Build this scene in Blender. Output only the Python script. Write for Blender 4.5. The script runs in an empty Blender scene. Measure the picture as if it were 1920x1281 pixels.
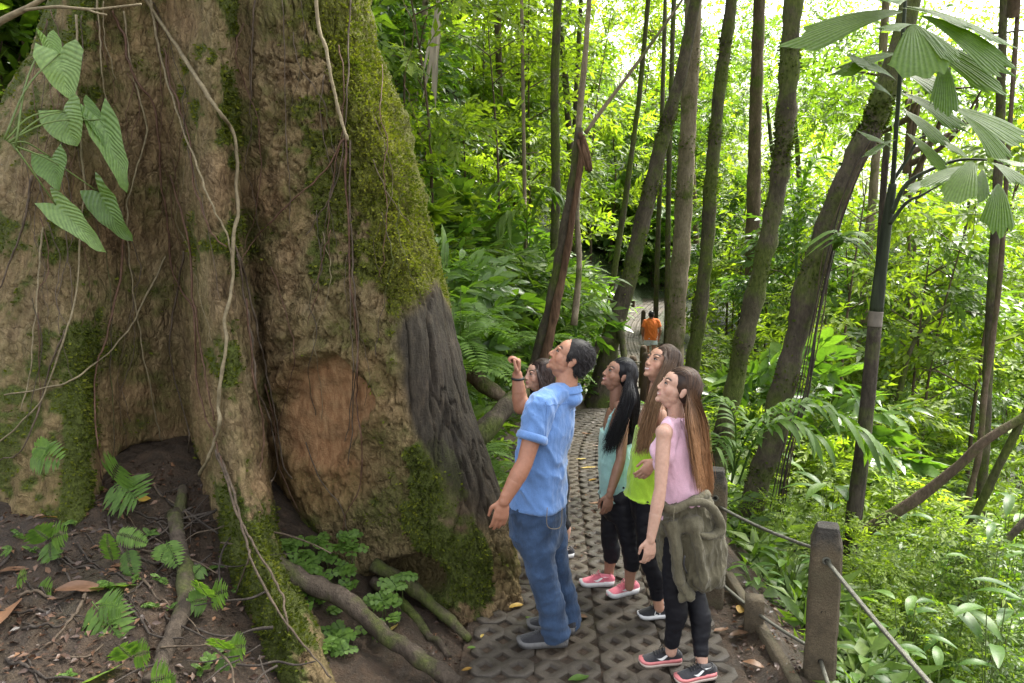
import bpy, bmesh, math, random
import numpy as np
from mathutils import Vector, Matrix

# ------------------------------------------------------------------ camera, sky, sun, exposure
SC = bpy.context.scene
COL = SC.collection
CAMH = 2.33
PITCH = math.radians(7.74)
FPX = 1400.0
cam_d = bpy.data.cameras.new('camera')
cam_d.sensor_width = 36.0
cam_d.lens = FPX / 1920.0 * 36.0
cam_d.clip_start = 0.05
cam_d.clip_end = 600.0
cam = bpy.data.objects.new('camera', cam_d)
cam.location = (0, 0, CAMH)
cam.rotation_euler = (math.pi / 2 - PITCH, 0, 0)
COL.objects.link(cam)
SC.camera = cam

SUN_EL = math.radians(56)
SUN_AZ = math.radians(48)      # clockwise from +Y seen from above: ahead of the camera, to the right
world = bpy.data.worlds.new('World')
SC.world = world
world.use_nodes = True
wn = world.node_tree
wn.nodes.clear()
w_out = wn.nodes.new('ShaderNodeOutputWorld')
w_bg = wn.nodes.new('ShaderNodeBackground')
w_sky = wn.nodes.new('ShaderNodeTexSky')
w_sky.sky_type = 'NISHITA'
w_sky.sun_disc = False
w_sky.sun_elevation = SUN_EL
w_sky.sun_rotation = SUN_AZ
w_sky.air_density = 1.0
w_sky.dust_density = 4.0
w_sky.ozone_density = 0.6
w_hsv = wn.nodes.new('ShaderNodeHueSaturation')
w_hsv.inputs['Saturation'].default_value = 0.2
w_bg.inputs['Strength'].default_value = 0.15
wn.links.new(w_sky.outputs[0], w_hsv.inputs['Color'])
wn.links.new(w_hsv.outputs[0], w_bg.inputs['Color'])
wn.links.new(w_bg.outputs[0], w_out.inputs['Surface'])

sun_d = bpy.data.lights.new('sun', 'SUN')
sun_d.energy = 4.2
sun_d.angle = math.radians(14)
sun_d.color = (1.0, 0.95, 0.86)
sun = bpy.data.objects.new('sun', sun_d)
COL.objects.link(sun)
sdir = Vector((math.sin(SUN_AZ) * math.cos(SUN_EL), math.cos(SUN_AZ) * math.cos(SUN_EL), math.sin(SUN_EL)))
sun.rotation_euler = sdir.to_track_quat('Z', 'Y').to_euler()
sun.location = sdir * 40

SC.view_settings.view_transform = 'Standard'
SC.view_settings.look = 'None'
SC.view_settings.exposure = 2.25
SC.view_settings.gamma = 1.0
SC.view_settings.use_curve_mapping = False
SC.cycles.use_denoising = True
SC.cycles.max_bounces = 8
SC.cycles.diffuse_bounces = 4
SC.cycles.transmission_bounces = 4
SC.cycles.transparent_max_bounces = 4

random.seed(7)
RNG = np.random.default_rng(7)

# ------------------------------------------------------------------ helpers
CP, SP = math.cos(PITCH), math.sin(PITCH)

def ray(u, v):
    """direction of the view ray through a photograph pixel"""
    a, b = (u - 960.0) / FPX, -(v - 640.5) / FPX
    return Vector((a, CP + b * SP, -SP + b * CP))

def P(u, v, Y):
    d = ray(u, v)
    return Vector((0, 0, CAMH)) + d * (Y / d.y)

def G(u, v, z=0.0):
    d = ray(u, v)
    return Vector((0, 0, CAMH)) + d * ((z - CAMH) / d.z)

def _hash(ix, iy, iz, seed):
    h = (ix * 374761393 + iy * 668265263 + iz * 2147483647 + seed * 974711) & 0xFFFFFFFF
    h = ((h ^ (h >> 13)) * 1274126177) & 0xFFFFFFFF
    h = (h ^ (h >> 16)) & 0xFFFFFF
    return h.astype(np.float64) / 0xFFFFFF

def vnoise(p, seed=0):
    """value noise in [-1,1] of an (n,3) array"""
    p = np.asarray(p, dtype=np.float64)
    i = np.floor(p).astype(np.int64)
    f = p - i
    f = f * f * (3 - 2 * f)
    r = 0
    for dx in (0, 1):
        wx = f[:, 0] if dx else 1 - f[:, 0]
        for dy in (0, 1):
            wy = f[:, 1] if dy else 1 - f[:, 1]
            for dz in (0, 1):
                wz = f[:, 2] if dz else 1 - f[:, 2]
                r = r + wx * wy * wz * _hash(i[:, 0] + dx, i[:, 1] + dy, i[:, 2] + dz, seed)
    return r * 2 - 1

def fbm(p, oct=4, seed=0, gain=0.5):
    p = np.asarray(p, dtype=np.float64)
    r, a = 0, 1.0
    for k in range(oct):
        r = r + a * vnoise(p, seed + k * 17)
        p = p * 2.03 + 3.1
        a *= gain
    return r

def sstep(a, b, x):
    t = np.clip((x - a) / (b - a), 0, 1)
    return t * t * (3 - 2 * t)

def mesh_np(name, verts, faces, mat=None, attrs=None, smooth=True):
    """verts (n,3), faces: (m,k) array or list of arrays of the same or different k"""
    if not isinstance(faces, list):
        faces = [faces]
    faces = [np.asarray(f, dtype=np.int64) for f in faces if len(f)]
    me = bpy.data.meshes.new(name)
    verts = np.asarray(verts, dtype=np.float32)
    me.vertices.add(len(verts))
    me.vertices.foreach_set('co', verts.ravel())
    nl = sum(f.size for f in faces)
    nf = sum(len(f) for f in faces)
    me.loops.add(nl)
    me.polygons.add(nf)
    me.loops.foreach_set('vertex_index', np.concatenate([f.ravel() for f in faces]).astype(np.int32))
    tot = np.concatenate([np.full(len(f), f.shape[1], dtype=np.int32) for f in faces])
    start = np.concatenate([[0], np.cumsum(tot)[:-1]]).astype(np.int32)
    me.polygons.foreach_set('loop_start', start)
    me.update(calc_edges=True)
    me.validate()
    if smooth:
        me.polygons.foreach_set('use_smooth', np.ones(len(me.polygons), dtype=bool))
    if mat is not None:
        me.materials.append(mat)
    for k, v in (attrs or {}).items():
        v = np.asarray(v, dtype=np.float32)
        if v.ndim == 1:
            a = me.attributes.new(k, 'FLOAT', 'POINT')
            a.data.foreach_set('value', v)
        else:
            a = me.attributes.new(k, 'FLOAT_COLOR', 'POINT')
            c = np.ones((len(v), 4), dtype=np.float32)
            c[:, :3] = v[:, :3]
            a.data.foreach_set('color', c.ravel())
    return me

def link(name, me, parent=None, loc=None, rot=None, scale=None):
    o = bpy.data.objects.new(name, me)
    COL.objects.link(o)
    if parent is not None:
        o.parent = parent
    if loc is not None:
        o.location = loc
    if rot is not None:
        o.rotation_euler = rot
    if scale is not None:
        o.scale = (scale,) * 3 if isinstance(scale, (int, float)) else scale
    return o

def tag(o, label=None, cat=None, group=None, kind=None):
    if label:
        o['label'] = label
    if cat:
        o['category'] = cat
    if group:
        o['group'] = group
    if kind:
        o['kind'] = kind
    return o

def empty(name, loc, label=None, cat=None, group=None, rz=0):
    o = link(name, None, None, loc, (0, 0, rz))
    o.empty_display_size = 0.1
    return tag(o, label, cat, group)

class MB:
    """collects verts and faces for one mesh"""
    def __init__(self):
        self.v, self.f, self.n, self.a = [], {}, 0, {}
    def add(self, v, f, **attrs):
        v = np.asarray(v, dtype=np.float64)
        fs = f if isinstance(f, list) else [f]
        for q in fs:
            q = np.asarray(q, dtype=np.int64)
            if len(q):
                self.f.setdefault(q.shape[1], []).append(q + self.n)
        self.v.append(v)
        for k, x in attrs.items():
            x = np.asarray(x, dtype=np.float64)
            if x.ndim == 0:
                x = np.full(len(v), float(x))
            self.a.setdefault(k, []).append(x)
        self.n += len(v)
        return self
    def mesh(self, name, mat=None, smooth=True):
        return mesh_np(name, np.concatenate(self.v), [np.concatenate(x) for x in self.f.values()], mat,
                       {k: np.concatenate(x) for k, x in self.a.items()}, smooth)
    def build(self, name, mat, parent=None, smooth=True, loc=None):
        me = self.mesh(name, mat, smooth)
        if loc is not None:
            o = link(name, me, parent, loc)
        else:
            o = link(name, me, parent)
        return o

def catmull(pts, n):
    """smooth resample of a polyline of vectors to n points"""
    p = np.array([list(q) for q in pts], dtype=np.float64)
    if len(p) == 2:
        t = np.linspace(0, 1, n)[:, None]
        return p[0] * (1 - t) + p[1] * t
    q = np.vstack([2 * p[0] - p[1], p, 2 * p[-1] - p[-2]])
    t = np.linspace(0, len(p) - 1 - 1e-9, n)
    i = t.astype(int)
    f = (t - i)[:, None]
    a, b, c, d = q[i], q[i + 1], q[i + 2], q[i + 3]
    return 0.5 * (2 * b + (c - a) * f + (2 * a - 5 * b + 4 * c - d) * f ** 2 + (3 * b - a - 3 * c + d) * f ** 3)

def frames(path):
    t = np.gradient(path, axis=0)
    t /= np.linalg.norm(t, axis=1)[:, None] + 1e-12
    up = np.array([0.0, 0, 1]) if abs(t[0][2]) < 0.9 else np.array([1.0, 0, 0])
    n = np.cross(t[0], up)
    n /= np.linalg.norm(n)
    N = [n]
    for k in range(1, len(path)):
        n = n - t[k] * np.dot(n, t[k])
        n /= np.linalg.norm(n) + 1e-12
        N.append(n)
    N = np.array(N)
    return t, N, np.cross(t, N)

def tube(path, rad, seg=6, cap=True, rough=0.0, seed=0, freq=6.0, flat=1.0):
    """verts, faces of a tube along an (n,3) path with radii"""
    path = np.asarray(path, dtype=np.float64)
    n = len(path)
    rad = np.broadcast_to(np.asarray(rad, dtype=np.float64), (n,))
    t, N, B = frames(path)
    a = np.linspace(0, 2 * np.pi, seg, endpoint=False)
    ring = np.cos(a)[None, :, None] * N[:, None, :] + flat * np.sin(a)[None, :, None] * B[:, None, :]
    v = path[:, None, :] + rad[:, None, None] * ring
    if rough:
        nz = fbm(v.reshape(-1, 3) * freq, 3, seed).reshape(n, seg)
        v = v + ring * (rad[:, None] * rough * nz)[:, :, None]
    v = v.reshape(-1, 3)
    i = np.arange(n - 1)[:, None] * seg
    j = np.arange(seg)[None, :]
    j2 = (j + 1) % seg
    q = np.stack([i + j, i + j2, i + seg + j2, i + seg + j], -1).reshape(-1, 4)
    fs = [q]
    if cap:
        v = np.vstack([v, path[0], path[-1]])
        c0, c1 = n * seg, n * seg + 1
        jj = np.arange(seg)
        j2 = (jj + 1) % seg
        fs.append(np.vstack([np.stack([np.full(seg, c0), j2, jj], -1),
                             np.stack([np.full(seg, c1), (n - 1) * seg + jj, (n - 1) * seg + j2], -1)]))
    return v, fs

def box_vf(c, s, R=None):
    c = np.array(c, dtype=float)
    s = np.array(s, dtype=float) / 2
    v = np.array([[x, y, z] for x in (-1, 1) for y in (-1, 1) for z in (-1, 1)], dtype=float) * s
    if R is not None:
        v = v @ np.array(R).T
    f = np.array([[0, 1, 3, 2], [4, 6, 7, 5], [0, 4, 5, 1], [2, 3, 7, 6], [0, 2, 6, 4], [1, 5, 7, 3]])
    return v + c, f

# ------------------------------------------------------------------ materials
def new_mat(name):
    m = bpy.data.materials.new(name)
    m.use_nodes = True
    nt = m.node_tree
    bs = nt.nodes['Principled BSDF']
    return m, nt, bs

def nd(nt, typ, **kw):
    n = nt.nodes.new('ShaderNode' + typ)
    for k, v in kw.items():
        if k in n.inputs.keys() if hasattr(n.inputs, 'keys') else False:
            n.inputs[k].default_value = v
        else:
            setattr(n, k, v)
    return n

def noise_node(nt, scale, detail=5, rough=0.55, vec=None, stretch=None, coord='Object'):
    tc = nt.nodes.new('ShaderNodeTexCoord')
    src = tc.outputs[coord]
    if stretch is not None:
        mp = nt.nodes.new('ShaderNodeMapping')
        mp.inputs['Scale'].default_value = stretch
        nt.links.new(src, mp.inputs['Vector'])
        src = mp.outputs[0]
    n = nt.nodes.new('ShaderNodeTexNoise')
    n.inputs['Scale'].default_value = scale
    n.inputs['Detail'].default_value = detail
    n.inputs['Roughness'].default_value = rough
    nt.links.new(src, n.inputs['Vector'])
    return n.outputs['Fac']

def ramp(nt, fac, stops):
    r = nt.nodes.new('ShaderNodeValToRGB')
    els = r.color_ramp.elements
    while len(els) < len(stops):
        els.new(0.5)
    for e, (p, c) in zip(els, stops):
        e.position = p
        e.color = (*c, 1) if len(c) == 3 else c
    nt.links.new(fac, r.inputs['Fac'])
    return r.outputs['Color']

def mixc(nt, fac, a, b, mode='MIX'):
    m = nt.nodes.new('ShaderNodeMix')
    m.data_type = 'RGBA'
    m.blend_type = mode
    for sock, val in ((m.inputs[0], fac), (m.inputs[6], a), (m.inputs[7], b)):
        if isinstance(val, (int, float)):
            sock.default_value = val
        elif isinstance(val, tuple):
            sock.default_value = (*val, 1)
        else:
            nt.links.new(val, sock)
    return m.outputs[2]

def mathn(nt, op, a, b=None, c=None, clamp=False):
    m = nt.nodes.new('ShaderNodeMath')
    m.operation = op
    m.use_clamp = clamp
    for k, val in enumerate((a, b, c)):
        if val is None:
            continue
        if isinstance(val, (int, float)):
            m.inputs[k].default_value = val
        else:
            nt.links.new(val, m.inputs[k])
    return m.outputs[0]

def attr(nt, name, out='Fac'):
    a = nt.nodes.new('ShaderNodeAttribute')
    a.attribute_name = name
    return a.outputs[out]

def bump(nt, bs, h, strength=0.4, dist=0.02):
    b = nt.nodes.new('ShaderNodeBump')
    b.inputs['Strength'].default_value = strength
    b.inputs['Distance'].default_value = dist
    nt.links.new(h, b.inputs['Height'])
    nt.links.new(b.outputs[0], bs.inputs['Normal'])
    return b

def plain(name, col, rough=0.6, var=0.25, scale=30, bmp=0.2, bdist=0.005, spec=0.4, stretch=None, sheen=0.0, coat=0.0):
    """a surface with tonal variation and fine relief"""
    m, nt, bs = new_mat(name)
    f = noise_node(nt, scale, 6, 0.6, stretch=stretch)
    f2 = noise_node(nt, scale * 0.17, 4, 0.6, stretch=stretch)
    lo = tuple(c * (1 - var) for c in col)
    hi = tuple(min(1, c * (1 + var)) for c in col)
    c1 = ramp(nt, f, [(0.3, lo), (0.7, hi)])
    c2 = ramp(nt, f2, [(0.3, (1 - var * .6,) * 3), (0.7, (1, 1, 1))])
    nt.links.new(mixc(nt, 1.0, c1, c2, 'MULTIPLY'), bs.inputs['Base Color'])
    bs.inputs['Roughness'].default_value = rough
    bs.inputs['Specular IOR Level'].default_value = spec
    if sheen:
        bs.inputs['Sheen Weight'].default_value = sheen
    if coat:
        bs.inputs['Coat Weight'].default_value = coat
    if bmp:
        bump(nt, bs, f, bmp, bdist)
    return m

def leaf_mat(name, lo, mid, hi, transl=0.35, rough=0.45, spec=0.5, tmul=(1.6, 1.9, 0.6), veins=False):
    """leaf: colour varies from leaf to leaf by the attribute tint; light passes through"""
    m, nt, bs = new_mat(name)
    oi = nt.nodes.new('ShaderNodeObjectInfo')
    t = attr(nt, 'tint')
    t2 = mathn(nt, 'MULTIPLY_ADD', oi.outputs['Random'], 0.3, -0.15)
    tt = mathn(nt, 'ADD', t, t2, clamp=True)
    c = ramp(nt, tt, [(0.0, lo), (0.5, mid), (1.0, hi)])
    f = noise_node(nt, 45, 3, 0.6)
    c = mixc(nt, 1.0, c, ramp(nt, f, [(0.25, (0.7, 0.7, 0.7)), (0.75, (1.15, 1.15, 1.15))]), 'MULTIPLY')
    if veins:
        vn = mathn(nt, 'SINE', attr(nt, 'vein'))
        c = mixc(nt, 1.0, c, ramp(nt, mathn(nt, 'MULTIPLY_ADD', vn, .5, .5), [(0.0, (.86, .89, .85)), (0.5, (1, 1, 1)), (1.0, (1.10, 1.07, 1.05))]), 'MULTIPLY')
        bump(nt, bs, vn, .5, .004)
    nt.links.new(c, bs.inputs['Base Color'])
    bs.inputs['Roughness'].default_value = rough
    bs.inputs['Specular IOR Level'].default_value = spec
    tr = nt.nodes.new('ShaderNodeBsdfTranslucent')
    nt.links.new(mixc(nt, 1.0, c, tmul, 'MULTIPLY'), tr.inputs['Color'])
    mx = nt.nodes.new('ShaderNodeMixShader')
    mx.inputs[0].default_value = transl
    out = nt.nodes['Material Output']
    nt.links.new(bs.outputs[0], mx.inputs[1])
    nt.links.new(tr.outputs[0], mx.inputs[2])
    nt.links.new(mx.outputs[0], out.inputs['Surface'])
    return m
# ------------------------------------------------------------------ terrain
_py = np.array([-12, 2, 3.9, 5.84, 7.8, 9.5, 11, 12.5, 14.5, 17, 20, 23, 26, 30, 36, 44, 110.0])
_px = np.array([.40, .45, .485, .59, .70, .92, 1.45, 2.30, 3.0, 3.25, 3.3, 3.55, 4.2, 5.6, 9.5, 14, 50.0])
_zy = np.array([-12, 6, 8, 11, 14, 18, 22, 26, 31, 40, 110.0])
_zz = np.array([0, 0, -.08, -.32, -.65, -.95, -.88, -.50, -.1, .3, 1.0])
_yy = np.linspace(-12, 110, 1221)
def _sm(a, k=15):
    w = np.hanning(2 * k + 1)
    w /= w.sum()
    return np.convolve(np.pad(a, k, mode='edge'), w, mode='valid')
_CX = _sm(np.interp(_yy, _py, _px))
_PZ = _sm(np.interp(_yy, _zy, _zz))
def path_x(y):
    return np.interp(y, _yy, _CX)
def path_z(y):
    return np.interp(y, _yy, _PZ)
PATH_HW = 0.73

def height(x, y, rough=True):
    x = np.asarray(x, dtype=np.float64)
    y = np.asarray(y, dtype=np.float64)
    cx, pz = path_x(y), path_z(y)
    d = x - cx
    # left: the bank round the giant tree, then the hillside
    near = sstep(-.35, -2.3, x) * (0.42 + 0.32 * np.clip(y - 3, -2.5, 1.6))
    e = -d - PATH_HW
    far = 0.42 * sstep(.12, .55, e) + 0.52 * np.minimum(np.maximum(0, e - .5), 9) + .12 * np.maximum(0, e - 9.5)
    w = sstep(5.6, 7.6, y)
    left = near * (1 - w) + far * w
    # right: verge, then the fall into the valley
    r = np.maximum(0, d - 1.02)
    right = -0.62 * r + 0.16 * np.minimum(r, .8) ** 2
    right = np.maximum(right, -6.0 - 0.02 * r) if True else right
    z = pz + np.where(d < 0, left, right)
    # the far side of the valley and the head of it
    rr = np.sqrt((x - 4) ** 2 + y ** 2)
    z = z + 0.22 * np.maximum(0, rr - 36) * sstep(0, 12, rr - 36)
    if rough:
        q = np.stack([x, y, x * 0], -1)
        off = sstep(PATH_HW, PATH_HW + .3, np.abs(d))
        n = 0.05 * fbm(q.reshape(-1, 3) * 1.7, 4, 3).reshape(x.shape) + 0.032 * fbm(q.reshape(-1, 3) * 8, 4, 5, .6).reshape(x.shape)
        z = z + off * n * (1 + 2.0 * sstep(4, 15, np.abs(d))) - (1 - off) * 0.035
    return z

def H1(x, y):
    return float(height(np.array([x]), np.array([y]))[0])

def axis(lo, hi, dense_lo, dense_hi, step, grow=1.09):
    a = list(np.arange(dense_lo, dense_hi + 1e-6, step))
    s, p = step, dense_hi
    while p < hi:
        s *= grow
        p += s
        a.append(p)
    s, p = step, dense_lo
    b = []
    while p > lo:
        s *= grow
        p -= s
        b.append(p)
    return np.array(b[::-1] + a)

# soil: dark, wet, with crumbs and rotten leaf
m_soil, nt, bs = new_mat('soil')
f1 = noise_node(nt, 9, 8, 0.65)
f2 = noise_node(nt, 70, 6, 0.7)
f3 = noise_node(nt, 1.3, 4, 0.6)
c = ramp(nt, f1, [(0.25, (.014, .009, .005)), (0.5, (.042, .026, .014)), (0.75, (.095, .058, .033))])
c = mixc(nt, ramp(nt, f2, [(0.52, (0, 0, 0)), (0.72, (1, 1, 1))]), c, (.10, .068, .040))
c = mixc(nt, ramp(nt, f3, [(0.55, (0, 0, 0)), (0.7, (.4, .4, .4))]), c, (.045, .048, .014))
geo = nt.nodes.new('ShaderNodeNewGeometry')
sep = nt.nodes.new('ShaderNodeSeparateXYZ')
nt.links.new(geo.outputs['Position'], sep.inputs[0])
far_f = mathn(nt, 'ADD', mathn(nt, 'MULTIPLY_ADD', sep.outputs['Y'], .05, -.55), mathn(nt, 'MULTIPLY_ADD', f1, 1.2, -.6), clamp=True)
c = mixc(nt, far_f, c, ramp(nt, f2, [(0.35, (.012, .020, .005)), (0.7, (.040, .060, .016))]))
nt.links.new(c, bs.inputs['Base Color'])
nt.links.new(ramp(nt, f1, [(0.3, (.38,) * 3), (0.6, (.85,) * 3)]), bs.inputs['Roughness'])
h = mathn(nt, 'ADD', f1, mathn(nt, 'MULTIPLY', f2, 0.5))
bump(nt, bs, h, 1.0, 0.05)

ax = axis(-75, 90, -4.2, 2.6, 0.045, 1.085)
ay = axis(-14, 110, 2.2, 7.0, 0.05, 1.075)
gx, gy = np.meshgrid(ax, ay)
gz = height(gx, gy)
nx, ny = len(ax), len(ay)
iy, ix = np.meshgrid(np.arange(ny - 1), np.arange(nx - 1), indexing='ij')
k = iy * nx + ix
gf = np.stack([k, k + 1, k + nx + 1, k + nx], -1).reshape(-1, 4)
ground = link('ground', mesh_np('ground', np.stack([gx, gy, gz], -1).reshape(-1, 3), gf, m_soil))
tag(ground, kind='structure')

# ------------------------------------------------------------------ path of grid pavers
m_paver, nt, bs = new_mat('paver_concrete')
oi = nt.nodes.new('ShaderNodeObjectInfo')
f1 = noise_node(nt, 7, 8, 0.7, coord='Object')
f2 = noise_node(nt, 120, 4, 0.7)
c = ramp(nt, f1, [(0.25, (.028, .021, .014)), (0.55, (.064, .051, .036)), (0.8, (.115, .094, .068))])
c = mixc(nt, 1.0, c, ramp(nt, oi.outputs['Random'], [(0, (.65, .66, .68)), (1, (1.25, 1.2, 1.12))]), 'MULTIPLY')
c = mixc(nt, 1.0, c, ramp(nt, f2, [(0.3, (.65,) * 3), (0.7, (1.25,) * 3)]), 'MULTIPLY')
nt.links.new(c, bs.inputs['Base Color'])
nt.links.new(ramp(nt, f1, [(0.35, (.48,) * 3), (0.65, (.85,) * 3)]), bs.inputs['Roughness'])
bump(nt, bs, f2, 0.6, 0.008)

PITCH_P = 0.18
def paver_mesh():
    mb = MB()
    a, ch, hol, th = PITCH_P / 2, .052, .052, .075
    for i in range(2):
        for j in range(3):
            cx, cy = (i - .5) * PITCH_P, (j - 1) * PITCH_P
            o = []
            for sx, sy in ((1, 1), (-1, 1), (-1, -1), (1, -1)):
                pts = [(sx * a, sy * (a - ch)), (sx * (a - ch), sy * a)]
                if sx * sy < 0:
                    pts = pts[::-1]
                o += pts
            o = np.array(o)
            inn = np.array([(hol, 0), (0, hol), (-hol, 0), (0, -hol)])
            bev = 0.003
            s = 1 - bev / a
            top_o = np.c_[o * s, np.zeros(8)]
            for n in range(8):
                if i < 1 and o[n, 0] > a - 1e-6: top_o[n, 0] = o[n, 0]
                if i > 0 and o[n, 0] < -a + 1e-6: top_o[n, 0] = o[n, 0]
                if j < 2 and o[n, 1] > a - 1e-6: top_o[n, 1] = o[n, 1]
                if j > 0 and o[n, 1] < -a + 1e-6: top_o[n, 1] = o[n, 1]
            mid_o = np.c_[o, np.full(8, -bev)]
            bot_o = np.c_[o, np.full(8, -th)]
            top_i = np.c_[inn, np.zeros(4)]
            bot_i = np.c_[inn * .86, np.full(4, -.045)]
            v = np.vstack([top_o, mid_o, bot_o, top_i, bot_i])
            v[:, 0] += cx
            v[:, 1] += cy
            q, t = [], []
            for n in range(8):
                m = (n + 1) % 8
                # sides 1,3,5,7 are straight (+y,-x,-y,+x); leave out walls against a neighbouring lobe
                if (n == 1 and j < 2) or (n == 5 and j > 0) or (n == 3 and i > 0) or (n == 7 and i < 1):
                    continue
                q.append([n, 8 + n, 8 + m, m])
                q.append([8 + n, 16 + n, 16 + m, 8 + m])
            # ring of the top face: outer corners 2k,2k+1 lie about the diagonals, inner corners on the axes
            for n in range(4):
                m = (n + 1) % 4
                t += [[24 + n, 2 * n, 2 * n + 1], [24 + n, 2 * n + 1, 24 + m], [24 + m, 2 * n + 1, (2 * n + 2) % 8]]
                q.append([24 + n, 24 + m, 28 + m, 28 + n])
            mb.add(v, [np.array(q), np.array(t)])
    return mb.mesh('paver', m_paver, smooth=False)

# bed of the path, a strip just above the ground sheet
ys = np.arange(1.2, 33, .25)
bed_v, bed_n = [], 7
for y in ys:
    for s in np.linspace(-PATH_HW - .05, PATH_HW + .05, bed_n):
        bed_v.append((path_x(y) + s, y, path_z(y) - .008))
k = (np.arange(len(ys) - 1)[:, None] * bed_n + np.arange(bed_n - 1)[None, :]).ravel()
path = link('path', mesh_np('path', bed_v, np.stack([k, k + 1, k + bed_n + 1, k + bed_n], -1), m_soil))
tag(path, kind='structure')
pm = paver_mesh()
y = 1.7
row = 0
rs = random.Random(3)
n_pav = 0
while y < 31 and n_pav < 290:
    cx, pz = float(path_x(y)), float(path_z(y))
    dxdy = float((path_x(y + .1) - path_x(y - .1)) / .2)
    dzdy = float((path_z(y + .1) - path_z(y - .1)) / .2)
    ang = -math.atan(dxdy)
    for col in range(4):
        off = (col - 1.5) * (2 * PITCH_P + .006)
        stag = (0.27 if col in (1, 3) else 0.0) + (0.09 if col == 0 else 0)
        px = cx + off * math.cos(ang) + stag * dxdy
        pyy = y + off * math.sin(ang) + stag
        if col in (0, 3) and rs.random() < .05:
            continue
        o = link('paver', pm, path, (px, pyy, float(path_z(pyy)) + .012 + rs.uniform(-.006, .004)),
                 (math.atan(dzdy) + rs.uniform(-.012, .012), rs.uniform(-.015, .015), ang + rs.uniform(-.02, .02)))
        n_pav += 1
    y += (3 * PITCH_P + .008) / math.sqrt(1 + dxdy * dxdy)
# ------------------------------------------------------------------ foliage builders
def rot_from(d, roll, upbias=1.0):
    """(n,3,3) frames whose x axis is d and whose z axis leans to the sky"""
    d = d / (np.linalg.norm(d, axis=1)[:, None] + 1e-9)
    up = np.array([0, 0, upbias]) + roll
    y = np.cross(up, d)
    y /= np.linalg.norm(y, axis=1)[:, None] + 1e-9
    z = np.cross(d, y)
    return np.stack([d, y, z], -1)

def scatter(tmpl, pos, d, scale, tint, rng, roll=.5):
    """copies of a template (verts, quads, tint offsets) merged into arrays"""
    tv_, tf_, tt_ = tmpl
    n = len(pos)
    R = rot_from(d, rng.normal(0, roll, (n, 3)))
    v = np.einsum('nij,kj->nki', R, tv_) * np.asarray(scale)[:, None, None] + pos[:, None, :]
    f = (np.arange(n)[:, None, None] * len(tv_) + tf_[None]).reshape(-1, tf_.shape[1])
    t = np.clip(np.asarray(tint)[:, None] + tt_[None, :], 0, 1)
    return v.reshape(-1, 3), f, t.ravel()

def leaf4(L, W, fold=.25, droop=.15):
    """folded leaf of two quads along +x"""
    v = np.array([[0, 0, 0], [.42 * L, W * .5, fold * W * .5], [L, 0, -droop * L], [.45 * L, 0, -.02 * L], [.42 * L, -W * .5, fold * W * .5]])
    f = np.array([[0, 3, 2, 1], [0, 4, 2, 3]])
    return v, f

def leaf6(L, W, fold=.25, droop=.2):
    """leaf with a rounder outline, four quads"""
    v, f = [], []
    st = [0, .16, .42, .72, 1.0]
    ws = [.03, .36, .5, .34, .0]
    for t, w in zip(st, ws):
        z = -droop * L * t * t
        for s in (-1, 0, 1):
            v.append((t * L, s * w * W, z + abs(s) * w * W * fold * 2 * .5))
    for k in range(4):
        for j in range(2):
            a = k * 3 + j
            f.append([a, a + 1, a + 4, a + 3])
    return np.array(v), np.array(f)

def spray(rng, n=9, L=.13, W=.045, twig=.32, kind=4, two_rank=True):
    """a twig along +x carrying leaves"""
    V, F, T, o = [], [], [], 0
    mk = leaf4 if kind == 4 else leaf6
    for k in range(n):
        t = (k + .6) / n
        lv, lf = mk(L * rng.uniform(.75, 1.2), W * rng.uniform(.8, 1.2), rng.uniform(.1, .4), rng.uniform(.05, .35))
        side = 1 if k % 2 else -1
        ang = side * rng.uniform(.6, 1.15) * (1 - .55 * t)
        el = rng.uniform(-.45, .25)
        ca, sa, ce, se = math.cos(ang), math.sin(ang), math.cos(el), math.sin(el)
        Rz = np.array([[ca, -sa, 0], [sa, ca, 0], [0, 0, 1]])
        Ry = np.array([[ce, 0, -se], [0, 1, 0], [se, 0, ce]])
        rx = rng.normal(0, .35)
        Rx = np.array([[1, 0, 0], [0, math.cos(rx), -math.sin(rx)], [0, math.sin(rx), math.cos(rx)]])
        lv = lv @ (Rz @ Ry @ Rx).T + np.array([t * twig, 0, -.12 * twig * t * t])
        V.append(lv)
        F.append(lf + o)
        T.append(np.full(len(lv), rng.normal(0, .10)))
        o += len(lv)
    tv_, tf_ = tube(np.array([[0, 0, 0], [twig * .5, 0, -.02 * twig], [twig, 0, -.12 * twig]]), [.006, .004, .002], 3, False)
    V.append(tv_)
    F.append(tf_[0] + o)
    T.append(np.full(len(tv_), -.3))
    return np.concatenate(V), np.concatenate(F), np.concatenate(T)

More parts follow.
